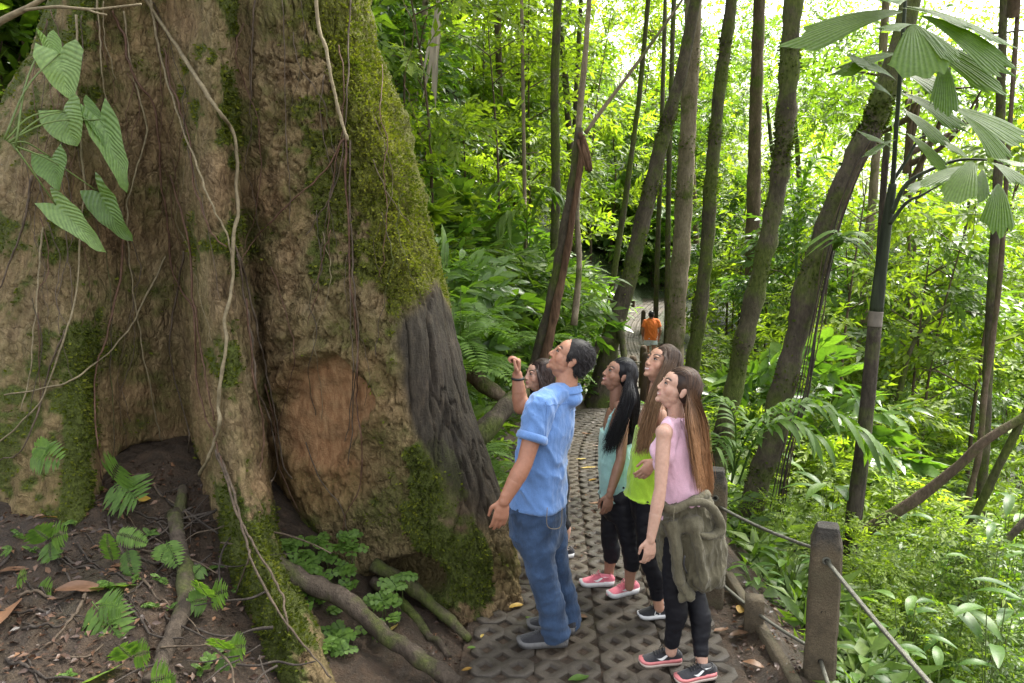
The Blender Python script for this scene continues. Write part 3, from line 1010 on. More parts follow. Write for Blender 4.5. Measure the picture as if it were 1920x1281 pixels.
smooth_d = 0.030 * N3(1.6, 3, 3) + .008 * N3(22, 4, 61, (1, 1, .10)) - .020 * sstep(.10, .0, np.abs(N3(9, 3, 63, (1, 1, .07)))) - .04 * crack
disp = disp * (1 - burnt0) + smooth_d * burnt0
S2 = S + nrm * disp[..., None]

# moss, char and bare wood, as weights on the bark
mn = N3(3.0, 5, 71)
mn2 = N3(14, 4, 77)
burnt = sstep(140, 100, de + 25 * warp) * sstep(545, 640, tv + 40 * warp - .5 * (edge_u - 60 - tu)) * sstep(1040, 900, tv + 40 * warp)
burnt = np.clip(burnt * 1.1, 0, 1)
moss = sstep(.10, .75, (sstep(190, 40, de) * sstep(640, 520, tv - .35 * de) * 1.1 + .45 * mn + .22 * mn2))
moss = np.maximum(moss, sstep(.35, .75, .62 * sstep(520, 600, tu) * sstep(620, 480, tv) + .55 * mn + .3 * mn2) * .85)
low = sstep(740, 790, tu + 30 * warp) * sstep(770, 860, tv) * sstep(30, 60, de)
moss = np.maximum(moss, sstep(.25, .6, low * .9 + .5 * mn + .25 * mn2 - .1))
leftc = np.maximum(sstep(205, 175, tu) * .52, np.exp(-((tu - 148) / 42) ** 2) * sstep(540, 640, tv) * 1.05)
moss = np.maximum(moss, sstep(.35, .8, leftc + .5 * mn + .25 * mn2) * sstep(215, 190, tu))
rid = ridge * (.28 + .3 * np.exp(-((tu - 432) / 22) ** 2)) + sstep(395, 430, tu) * sstep(640, 560, tu) * sstep(860, 1000, tv) * .8
moss = np.maximum(moss, sstep(.35, .75, rid + .5 * mn + .22 * mn2) * np.maximum(ridge, sstep(860, 960, tv)))
film = sstep(-.45, .9, mn + .5 * mn2) * .60 * (1 - .6 * sstep(300, 340, tu) * sstep(420, 360, tu))
filmc = sstep(-.7, .7, mn + .4 * mn2 + .5 * sstep(210, 170, tu) + .25 * ridge + .35 * sstep(480, 620, tu)) * (1 - hollow)
moss = np.maximum(moss, film * .8)
moss = moss * (1 - np.clip(hollow * 1.4, 0, 1)) * (1 - .92 * burnt * (1 - low * .3)) * (1 - low_red) * (1 - .9 * arch)
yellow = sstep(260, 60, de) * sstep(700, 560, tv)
red = np.clip(hollow * (.82 + .3 * mn2) + .35 * np.exp(-((hol - 1.1) / .22) ** 2) * sstep(620, 700, tv) + .85 * low_red + .6 * blob_m(300, 820, 110, 110, .6) * .5, 0, 1)
pale = sstep(455, 500, tu) * sstep(200, -100, tv - 300 + 250 * warp)

idx = (np.arange(NC)[:, None] * NROW + np.arange(NROW)[None, :])
nxt = np.roll(idx, -1, 0)
tf = np.stack([idx[:, :-1], idx[:, 1:], nxt[:, 1:], nxt[:, :-1]], -1).reshape(-1, 4)

m_bark, nt, bs = new_mat('giant_bark')
n1 = noise_node(nt, 5, 8, 0.65, stretch=(1, 1, .45))
n2 = noise_node(nt, 26, 8, 0.7, stretch=(1, 1, .3))
n3 = noise_node(nt, 90, 5, 0.7)
tcb = nt.nodes.new('ShaderNodeTexCoord')
wv = nt.nodes.new('ShaderNodeTexNoise')
wv.inputs['Scale'].default_value = 5
wv.inputs['Detail'].default_value = 5
nt.links.new(tcb.outputs['Object'], wv.inputs['Vector'])
vm = nt.nodes.new('ShaderNodeVectorMath')
vm.operation = 'MULTIPLY_ADD'
nt.links.new(wv.outputs['Color'], vm.inputs[0])
vm.inputs[1].default_value = (.22, .22, .5)
nt.links.new(tcb.outputs['Object'], vm.inputs[2])
mpb = nt.nodes.new('ShaderNodeMapping')
mpb.inputs['Scale'].default_value = (1, 1, .38)
nt.links.new(vm.outputs[0], mpb.inputs['Vector'])
vo = nt.nodes.new('ShaderNodeTexVoronoi')
vo.feature = 'DISTANCE_TO_EDGE'
vo.inputs['Scale'].default_value = 17
nt.links.new(mpb.outputs[0], vo.inputs['Vector'])
crk = ramp(nt, vo.outputs['Distance'], [(0.0, (0, 0, 0)), (0.09, (1, 1, 1))])
crk1 = mathn(nt, 'MULTIPLY', ramp(nt, vo.outputs['Distance'], [(0.0, (0, 0, 0)), (0.22, (1, 1, 1))]), 1.0)
c = ramp(nt, n1, [(0.22, (.100, .066, .034)), (0.40, (.235, .168, .090)), (0.58, (.335, .255, .140)), (0.85, (.43, .355, .22))])
c = mixc(nt, 1.0, c, ramp(nt, n2, [(0.3, (.5, .47, .44)), (0.62, (1.1, 1.08, 1.05))]), 'MULTIPLY')
c = mixc(nt, ramp(nt, n1, [(0.35, (.75,) * 3), (0.65, (.25,) * 3)]), c, mixc(nt, 1.0, c, mixc(nt, crk, (.32, .28, .25), (1.0, 1.0, 1.0)), 'MULTIPLY'))
c = mixc(nt, ramp(nt, noise_node(nt, 1.1, 4, .6), [(0.45, (0, 0, 0)), (0.68, (.40,) * 3)]), c, mixc(nt, 1.0, c, (1.08, .84, .68), 'MULTIPLY'))
wood = ramp(nt, noise_node(nt, 9, 8, .72, stretch=(2.6, 1, .7)), [(0.22, (.09, .050, .026)), (0.42, (.31, .160, .074)), (0.60, (.46, .270, .135)), (0.8, (.54, .385, .22))])
c = mixc(nt, attr(nt, 'red'), c, wood)
c = mixc(nt, mathn(nt, 'MULTIPLY', attr(nt, 'film'), ramp(nt, n3, [(0.35, (.25,) * 3), (0.65, (.7,) * 3)])), c, ramp(nt, n2, [(0.3, (.070, .066, .016)), (0.7, (.190, .175, .055))]))
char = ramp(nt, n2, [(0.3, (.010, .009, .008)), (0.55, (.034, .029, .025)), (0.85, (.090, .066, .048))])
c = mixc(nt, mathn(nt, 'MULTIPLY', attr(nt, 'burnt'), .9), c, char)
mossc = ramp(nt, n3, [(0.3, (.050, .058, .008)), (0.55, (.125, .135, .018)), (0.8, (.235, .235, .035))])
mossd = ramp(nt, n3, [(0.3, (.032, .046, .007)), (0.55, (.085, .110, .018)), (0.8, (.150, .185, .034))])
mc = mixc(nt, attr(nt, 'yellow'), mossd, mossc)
mfac = mathn(nt, 'ADD', attr(nt, 'moss'), mathn(nt, 'MULTIPLY_ADD', n2, .7, -.35))
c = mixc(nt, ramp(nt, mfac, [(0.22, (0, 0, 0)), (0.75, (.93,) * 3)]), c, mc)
lich = noise_node(nt, 17, 5, .75)
c = mixc(nt, ramp(nt, lich, [(0.70, (0, 0, 0)), (0.74, (.55,) * 3)]), c, (.36, .37, .30))
nt.links.new(c, bs.inputs['Base Color'])
bs.inputs['Roughness'].default_value = .82
bs.inputs['Specular IOR Level'].default_value = .25
crkm = mathn(nt, 'MULTIPLY', crk1, mathn(nt, 'SUBTRACT', 1.0, mathn(nt, 'MAXIMUM', attr(nt, 'red'), attr(nt, 'burnt'))))
hh = mathn(nt, 'ADD', mathn(nt, 'ADD', mathn(nt, 'MULTIPLY', n2, 1.0), mathn(nt, 'MULTIPLY', n3, .5)), mathn(nt, 'MULTIPLY', crkm, .45))
bump(nt, bs, hh, 1.0, 0.035)

giant = empty('giant_tree', tuple(ctrl[:, -2].mean(axis=0)), 'huge buttressed rainforest tree with mossy bark and a bare wood hollow', 'tree')
GI = Matrix.Translation(-Vector(giant.location))
def gchild(name, me):
    o = link(name, me, giant)
    o.matrix_parent_inverse = GI
    return o
flat2 = S2.reshape(-1, 3)
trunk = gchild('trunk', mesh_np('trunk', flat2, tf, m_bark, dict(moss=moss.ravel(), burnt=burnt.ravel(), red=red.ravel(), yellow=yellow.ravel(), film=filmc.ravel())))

# nearest surface distance per pixel cell, so that vines can lie on the bark
su, sv = pix(S2)
CELL = 6
DG = np.full((260, 260), 99.0)
ci = ((su + 200) / CELL).astype(int).ravel()
cj = ((sv + 60) / CELL).astype(int).ravel()
ok = (ci >= 0) & (ci < 260) & (cj >= 0) & (cj < 260)
np.minimum.at(DG, (ci[ok], cj[ok]), flat2[ok, 1])
for _ in range(3):
    sh = np.minimum.reduce([np.roll(DG, 1, 0), np.roll(DG, -1, 0), np.roll(DG, 1, 1), np.roll(DG, -1, 1)])
    DG = np.where(DG > 90, sh, DG)
def surfY(u, v):
    i, j = int((u + 200) / CELL), int((v + 60) / CELL)
    if 0 <= i < 260 and 0 <= j < 260:
        return float(DG[i, j])
    return 99.0

# tufts of moss standing off the bark
m_moss = leaf_mat('moss', (.045, .062, .008), (.115, .132, .016), (.24, .24, .035), .25, .85, .1)
wgt = (np.clip(moss - .28, 0, 1) ** 1.3 * (tu > -60) * (tu < 1010) * (tv > -60) * (tv < 1260) * (S2[..., 1] < 5.6)).ravel()
wgt = wgt / wgt.sum()
pick = RNG.choice(len(wgt), 60000, p=wgt)
jit = flat2[pick] + RNG.normal(0, .006, (len(pick), 3))
tint = np.clip(.28 + .40 * yellow.ravel()[pick] + .30 * (mn + mn2).ravel()[pick] + RNG.normal(0, .14, len(pick)), 0, 1)
v, f, t = tufts(RNG, jit, nrm.reshape(-1, 3)[pick], tint, .018)
mo = gchild('moss', MB().add(v, f, tint=t).mesh('moss', m_moss))
tag(mo, kind='stuff')
# ------------------------------------------------------------------ shrubs, saplings, ground cover, the wood beyond
def shrub_mesh(seed, R=.7, Hh=1.1, n=150, L=.15, W=.05, mat=None, kind=6, nl=7):
    rng = np.random.default_rng(seed)
    sp = [spray(rng, nl, L, W, .34, kind) for _ in range(3)]
    a = rng.uniform(0, 2 * math.pi, n)
    zz = rng.uniform(.15, 1, n) ** .8
    r = R * np.sqrt(rng.uniform(.05, 1, n)) * (.55 + .6 * np.sin(np.pi * np.clip(zz, 0, 1)))
    lump = 1 + .35 * np.sin(3 * a + seed)
    pos = np.stack([r * np.cos(a) * lump, r * np.sin(a) * lump, zz * Hh], -1)
    d = np.stack([np.cos(a), np.sin(a), rng.uniform(-.3, .7, n)], -1) + rng.normal(0, .35, (n, 3))
    mb = MB()
    for k in range(3):
        s = slice(k, None, 3)
        v, f, t = scatter(sp[k], pos[s] - d[s] * .12, d[s], rng.uniform(.7, 1.25, len(pos[s])), rng.normal(.5, .17, len(pos[s])), rng, .4)
        mb.add(v, f, tint=t)
    return mb.mesh('foliage', mat)

def stems_mesh(seed, R=.6, Hh=1.0, n=7, r=.012, mat=None):
    rng = np.random.default_rng(seed)
    mb = MB()
    for k in range(n):
        a = rng.uniform(0, 2 * math.pi)
        e = np.array([math.cos(a) * R * .6, math.sin(a) * R * .6, Hh * rng.uniform(.6, .95)])
        p = catmull([(0, 0, -.1), e * .5 + rng.normal(0, .06, 3), e], 7)
        mb.add(*tube(p, np.linspace(r, r * .4, 7), 4, False))
    return mb.mesh('stem', mat)

def sapling_crown(seed, Hh=4.0, R=1.1, n=170, L=.13, W=.05, mat=None):
    rng = np.random.default_rng(seed)
    sp = [spray(rng, 8, L, W, .4, 4) for _ in range(3)]
    lev = rng.uniform(.28, 1.0, 9)
    la = rng.uniform(0, 2 * math.pi, 9)
    i = rng.integers(0, 9, n)
    t = rng.uniform(.2, 1, n)
    rr = R * t * (1.15 - .5 * lev[i])
    a = la[i] + rng.normal(0, .28, n)
    pos = np.stack([rr * np.cos(a), rr * np.sin(a), lev[i] * Hh + .25 * t * R - .35 * t * t * R + rng.normal(0, .10, n)], -1)
    d = np.stack([np.cos(a), np.sin(a), rng.uniform(-.5, .4, n)], -1) + rng.normal(0, .4, (n, 3))
    mb = MB()
    for k in range(3):
        s = slice(k, None, 3)
        v, f, tt_ = scatter(sp[k], pos[s], d[s], rng.uniform(.8, 1.4, len(pos[s])), rng.normal(.5, .16, len(pos[s])), rng, .4)
        mb.add(v, f, tint=tt_)
    me = mb.mesh('crown', mat, smooth=False)
    tb = MB()
    w = catmull([(0, 0, -.3), (rng.normal(0, .08), rng.normal(0, .08), Hh * .5), (rng.normal(0, .15), rng.normal(0, .15), Hh)], 12)
    tb.add(*tube(w, np.linspace(.035, .008, 12), 6, False))
    for k in range(9):
        z = lev[k] * Hh
        c0 = w[min(11, int(lev[k] * 11))]
        e = c0 + np.array([R * math.cos(la[k]) * .8, R * math.sin(la[k]) * .8, .05 * R])
        tb.add(*tube(catmull([c0 + np.array([0, 0, -.15]), (c0 + e) / 2 + np.array([0, 0, .12]), e], 6), np.linspace(.012, .003, 6), 4, False))
    return me, tb.mesh('trunk', BARK1)

MANY = []
rs = random.Random(11)
def on_ground(x, y, dz=0):
    return (x, y, H1(x, y) + dz)

SHR = [shrub_mesh(300 + k, .75, 1.15, 130, .17, .050, LEAF_C if k % 2 else LEAF_A) for k in range(4)]
SHRB = [shrub_mesh(310 + k, .85, 1.3, 120, .20, .085, LEAF_B if k % 2 else LEAF_C) for k in range(3)]
SHRF = [shrub_mesh(330 + k, .85, 1.3, 210, .095, .038, (LEAF_B, LEAF_A, LEAF_B)[k], 4, 9) for k in range(3)]
STM = [stems_mesh(320 + k, .6, 1.0, 7, .011, TWIG) for k in range(3)]
def put_shrub(x, y, sc, mesh, label, group, k):
    r = empty('shrub', on_ground(x, y, -.05), label, 'shrub', group)
    MANY.append((r, ('fine leaved ' if mesh in SHRF else 'broad leaved ' if mesh in SHRB else 'narrow leaved ') + 'shrub'))
    a = rs.uniform(0, 6.28)
    link('foliage', mesh, r, None, (rs.uniform(-.15, .15), rs.uniform(-.15, .15), a), sc)
    link('stem', STM[k % 3], r, None, (0, 0, a), sc)
    return r

# left bank: between the giant tree and the path
k = 0
tries = 0
while k < 46 and tries < 2000:
    tries += 1
    y = rs.uniform(6.6, 17)
    u = rs.uniform(700, 1120)
    x = (u - 960) / FPX * y
    d = x - float(path_x(y))
    if d > -1.55 or (y > 10 and u > 1050) or (x + 2.2) ** 2 + (y - 5.6) ** 2 < 2.1 ** 2:
        continue
    # keep clear of the snag's foot
    if abs(x - so[0]) < .45 and y < 8.6 and y > 7.3:
        continue
    put_shrub(x, y, rs.uniform(.7, 1.25) * (1 if y < 10 else 1.25), (SHR + SHRB)[k % 7] if y > 8 else SHR[k % 4], 'leafy green shrub crowding the bank between the giant tree and the path', 'shrubs on the left bank', k)
    k += 1
# right slope
k = tries = 0
while k < 95 and tries < 5000:
    tries += 1
    y = rs.uniform(4.3, 20)
    u = rs.uniform(1290, 2050)
    x = (u - 960) / FPX * y
    d = x - float(path_x(y))
    if d < 1.9 or (y < 5.2 and d < 2.3):
        continue
    sc = rs.uniform(.55, 1.1) * (1 if y < 9 else 1.4)
    if y < 6.5:
        sc *= .7
    put_shrub(x, y, sc, SHRF[k % 3] if (y > 6.5 and k % 5) else (SHRB + SHR)[k % 7], 'green shrub on the slope falling away right of the path', 'shrubs on the right slope', k)
    k += 1

# saplings and understory trees filling the middle distance
SAP = [sapling_crown(400 + k, (3.6, 4.6, 5.4, 4.2, 6.0)[k], (1.1, 1.3, 1.5, 1.2, 1.6)[k], 200, .145, .058, (LEAF_B, LEAF_A, LEAF_B, LEAF_C, LEAF_B)[k]) for k in range(5)]
k = tries = 0
while k < 115 and tries < 6000:
    tries += 1
    y = 9 + 23 * rs.random() ** .8
    u = rs.uniform(660, 2000)
    x = (u - 960) / FPX * y
    d = x - float(path_x(y))
    if -2.2 < d < 2.2 or (y < 12 and 0 < d < 3.0):
        continue
    mg = FPX * 1.9 / y
    if 1165 - mg < u < 1245 + mg * .8 and y < 27:
        continue
    c_, t_ = SAP[k % 5]
    left = d < 0
    r = empty('sapling', on_ground(x, y, 0), 'slender leafy understory tree on the hillside left of the path' if left else 'slender leafy understory tree in the valley right of the path', 'sapling',
              'understory trees on the left' if left else 'understory trees on the right')
    MANY.append((r, ('bushy ', 'slender ', 'tall ', 'glossy ', 'lanky ')[k % 5] + 'understory tree'))
    a = rs.uniform(0, 6.28)
    s_ = rs.uniform(.8, 1.3) * (1.0 if y < 18 else 1.35)
    link('crown', c_, r, None, (0, 0, a), s_)
    link('trunk', t_, r, None, (0, 0, a), s_)
    k += 1

# and to both sides of the frame
for k in range(26):
    y = rs.uniform(8, 24)
    u = rs.uniform(2050, 2700) if k < 14 else rs.uniform(420, 680)
    if u < 700:
        y = rs.uniform(11, 20)
    x = (u - 960) / FPX * y
    c_, t_ = SAP[k % 5]
    r = empty('sapling', on_ground(x, y, 0), 'leafy tree at the side of the view', 'sapling', 'understory trees at the sides')
    MANY.append((r, ('bushy ', 'slender ', 'tall ', 'glossy ', 'lanky ')[k % 5] + 'understory tree'))
    a = rs.uniform(0, 6.28)
    s_ = rs.uniform(.6, .8) if k < 14 else 1.5
    link('crown', c_, r, None, (0, 0, a), s_)
    link('trunk', t_, r, None, (0, 0, a), s_)
# and beyond the end of the visible path
for k in range(24):
    y = rs.uniform(32, 48)
    u = rs.uniform(1040, 1330)
    x = (u - 960) / FPX * y
    c_, t_ = SAP[k % 5]
    r = empty('sapling', on_ground(x, y, 0), 'leafy tree closing the view beyond the end of the path', 'sapling', 'trees beyond the path')
    MANY.append((r, ('bushy ', 'slender ', 'tall ', 'glossy ', 'lanky ')[k % 5] + 'understory tree'))
    a = rs.uniform(0, 6.28)
    s_ = rs.uniform(1.2, 2.0)
    link('crown', c_, r, None, (0, 0, a), s_)
    link('trunk', t_, r, None, (0, 0, a), s_)
for k in range(20):
    y = rs.uniform(32.5, 38)
    u = 1125 + 150 * (k + rs.random()) / 20
    x = (u - 960) / FPX * y
    put_shrub(x, y, rs.uniform(1.6, 2.6), (SHRF + SHRB)[k % 6], 'shrub closing the far end of the path', 'shrubs at the end of the path', k)
# thin far trunks with their own crowns
for k in range(22):
    y = rs.uniform(17, 40)
    u = rs.choice([rs.uniform(690, 1150), rs.uniform(1260, 2000), rs.uniform(1300, 2000)])
    x = (u - 960) / FPX * y
    gz_ = H1(x, y)
    h_ = rs.uniform(8, 13)
    r = empty('forest_tree', (x, y, gz_), 'distant slim forest trunk seen between the leaves', 'tree', 'distant forest trees')
    ln = rs.uniform(-.12, .12)
    MANY.append((r, 'slim forest tree leaning ' + ('right' if ln > 0 else 'left')))
    p = catmull([(0, 0, -.4), (ln * h_ * .5 + rs.uniform(-.2, .2), 0, h_ * .5), (ln * h_, 0, h_)], 16)
    link('trunk', MB().add(*tube(p, np.linspace(rs.uniform(.07, .17), .05, 16), 8, False, .15, k)).mesh('trunk', rs.choice([MB_DARK, MB_BROWN, MB_GREEN, MB_PALE])), r)
    link('crown', CROWNS[k % 4], r, tuple(p[-1]), (0, 0, rs.uniform(0, 6.28)), rs.uniform(.7, 1.0))

# low growth that nobody could count: leaves on the slopes
rng = np.random.default_rng(21)
def cover(n, ulo, uhi, ylo, yhi, cond, pw=1.0):
    y = ylo + (yhi - ylo) * rng.random(n) ** pw
    u = rng.uniform(ulo, uhi, n)
    x = (u - 960) / FPX * y
    d = x - path_x(y)
    m = cond(x, y, d)
    return x[m], y[m]
mb = MB()
sps = [spray(rng, 7, .085, .036, .16, 4), spray(rng, 6, .11, .05, .18, 4), spray(rng, 9, .07, .022, .2, 4)]
for (n, ulo, uhi, ylo, yhi, cond) in (
        (6000, 1250, 2080, 3.4, 17, lambda x, y, d: (d > 1.2) & ~((y < 5.4) & (d < 1.35))),
        (3000, 640, 1140, 6.0, 16, lambda x, y, d: (d < -1.0) & ((x + 2.2) ** 2 + (y - 5.6) ** 2 > 2.0 ** 2)),
        (700, 840, 1000, 5.0, 8.0, lambda x, y, d: (d < -.95))):
    x, y = cover(n, ulo, uhi, ylo, yhi, cond)
    z = height(x, y)
    a = rng.uniform(0, 2 * np.pi, len(x))
    dd = np.stack([np.cos(a), np.sin(a), rng.uniform(.1, 1.0, len(x))], -1)
    for k in range(3):
        s = slice(k, None, 3)
        v, f, t = scatter(sps[k], np.stack([x, y, z + .02], -1)[s], dd[s], rng.uniform(.8, 1.7, len(x[s])) * (1 + .04 * y[s]), rng.normal(.55, .18, len(x[s])), rng, .4)
        mb.add(v, f, tint=t)
o = mb.build('ground_cover', LEAF_A, smooth=False)
tag(o, 'low green leaves carpeting the slopes on both sides of the path', 'ground cover', kind='stuff')

# the wood beyond: one mass of leaves on the far slopes and in the far canopy
mb = MB()
lv, lf = leaf4(.30, .14)
n = 98000
y = 17 + 50 * rng.random(n) ** .85
u = rng.uniform(560, 2150, n)
x = (u - 960) / FPX * y
g = height(x, y, False)
q3 = np.stack([x, y, x * 0], -1)
lumps = fbm(q3 * .16, 3, 5)
z = g + rng.uniform(0, 1, n) ** .75 * (7.5 + 4.0 * lumps + 3.0 * sstep(1500, 1750, u)) * (1 + .05 * (y - 17))
clump = fbm(np.stack([x, y, z], -1) * .6, 3, 8)
gap = sstep(1180, 1280, u) * sstep(1420, 1330, u) * .35 * (z > .24 * y)
keep = (clump > -.05 + gap - .6 * sstep(31, 37, y)) & ~((u > 1155) & (u < 1250) & (y < 31) & (z < 2.2 + .04 * y)) & ((np.abs(x - path_x(y)) > 1.4) | (y > 33))
x, y, z, clump = x[keep], y[keep], z[keep], clump[keep]
d = rng.normal(0, 1, (len(x), 3)) * np.array([1, 1, .5])
v, f, t = scatter((lv, lf, np.zeros(5)), np.stack([x, y, z], -1), d, rng.uniform(.4, .9, len(x)) * (.6 + .018 * y), np.clip(.55 + .5 * clump + rng.normal(0, .15, len(x)), 0, 1), rng, .6)
mb.add(v, f, tint=t)
o = mb.build('far_wood', LEAF_B, smooth=False)
tag(o, 'bright mass of distant rainforest leaves behind all the trunks', 'forest', kind='stuff')

# dark growth behind the giant tree, top left
for k in range(12):
    u, Y = rs.uniform(-160, 130), rs.uniform(7.4, 10.5)
    x = (u - 960) / FPX * Y
    r = empty('shrub', on_ground(x, Y, 0), 'dim leafy shrub on the slope behind the giant tree', 'shrub', 'shrubs behind the giant tree')
    MANY.append((r, 'dim leafy shrub'))
    link('foliage', SHR[k % 4], r, (0, 0, rs.uniform(0, 1.6)), (0, 0, rs.uniform(0, 6)), 1.7)
    link('stem', STM[k % 3], r, None, None, 1.9)

# say which one: by what it stands beside, how far back, and its order there
ZONES = [(-999, 620, 'behind the giant tree'), (620, 800, 'at the giant tree\'s mossy edge'), (800, 900, 'left of the feathery palm'), (900, 1000, 'by the feathery palm'), (1000, 1085, 'by the broken snag'), (1085, 1200, 'by the curved tree'),
         (1200, 1300, 'by the pale trunk'), (1300, 1400, 'by the mossy trunk'), (1400, 1500, 'by the leaning trunk'), (1500, 1600, 'left of the fishtail palm'), (1600, 1700, 'by the fishtail palm stem'),
         (1700, 1800, 'right of the fishtail palm'), (1800, 1880, 'by the dusky trunk'), (1880, 9999, 'at the right edge')]
ORD = ['leftmost', 'second from left', 'third from left', 'fourth from left', 'fifth from left', 'sixth from left', 'seventh from left', 'eighth from left', 'ninth from left', 'tenth from left', 'eleventh from left', 'twelfth from left', 'thirteenth from left', 'fourteenth from left']
bk = {}
for o, kind in MANY:
    x, y = o.location.x, o.location.y
    u = 960 + FPX * x / y
    z_ = next(n for a, b, n in ZONES if a <= u < b)
    dist = 'near' if y < 7 else 'fairly near' if y < 8.5 else 'nearer' if y < 12 else 'middle distance' if y < 18 else 'far' if y < 25 else 'farthest'
    bk.setdefault((kind, z_, dist), []).append((u, o))
for (kind, z_, dist), L in bk.items():
    L.sort(key=lambda t: t[0])
    for k, (u, o) in enumerate(L):
        o['label'] = f'{dist} {kind} {z_}' + ('' if len(L) == 1 else ', ' + ORD[min(k, 13)])
# ------------------------------------------------------------------ lianas, aerial roots and ground roots of the giant tree
VINE_A = plain('liana_pale', (.205, .168, .098), .75, .35, 40, .5, .006, .3)
VINE_B = plain('aerial_root_red', (.105, .056, .034), .7, .4, 40, .5, .006, .3)
VINE_C = plain('aerial_root_brown', (.090, .066, .044), .75, .45, 40, .5, .006, .3)
VINE_G = mossy_bark('root_mossy', (.030, .024, .018), (.075, .058, .043), (.13, .105, .08), .55)
def vine_pts(pts, r, lift=.01, wig=0, seed=0, n=None):
    rng = np.random.default_rng(seed)
    c_ = catmull([(u, v, 0) for u, v in pts], n or max(12, len(pts) * 7))
    out, last = [], None
    ys_ = []
    for u, v, _ in c_:
        Y = min(surfY(u + du_, v + dv_) for du_ in (-6, 0, 6) for dv_ in (-6, 0, 6))
        ys_.append(Y if Y < 90 else np.nan)
    ys_ = np.array(ys_)
    if np.isnan(ys_).all():
        ys_[:] = 4.5
    ii = np.arange(len(ys_))
    okk = ~np.isnan(ys_)
    ys_ = np.interp(ii, ii[okk], ys_[okk])
    ys_ = np.minimum(ys_, _sm(ys_, 3)) - r - lift
    ys_ = _sm(ys_, 2)
    w = rng.normal(0, wig, (len(ys_), 2))
    w = np.stack([_sm(w[:, 0], 2), _sm(w[:, 1], 2)], -1)
    return np.array([list(P(u + a, v + b, Y)) for (u, v, _), Y, (a, b) in zip(c_, ys_, w)])

def vine_mesh(pts, r, mat, name, lift=.006, wig=1.5, seed=0, taper=.6):
    p = vine_pts(pts, r, lift, wig, seed)
    rad = r * np.linspace(1, taper, len(p)) * (1 + .18 * vnoise(np.c_[np.arange(len(p)) * .35, np.full(len(p), seed), np.zeros(len(p))], seed))
    return MB().add(*tube(p, rad, 7, True, .1, seed, 60)).mesh(name, mat)

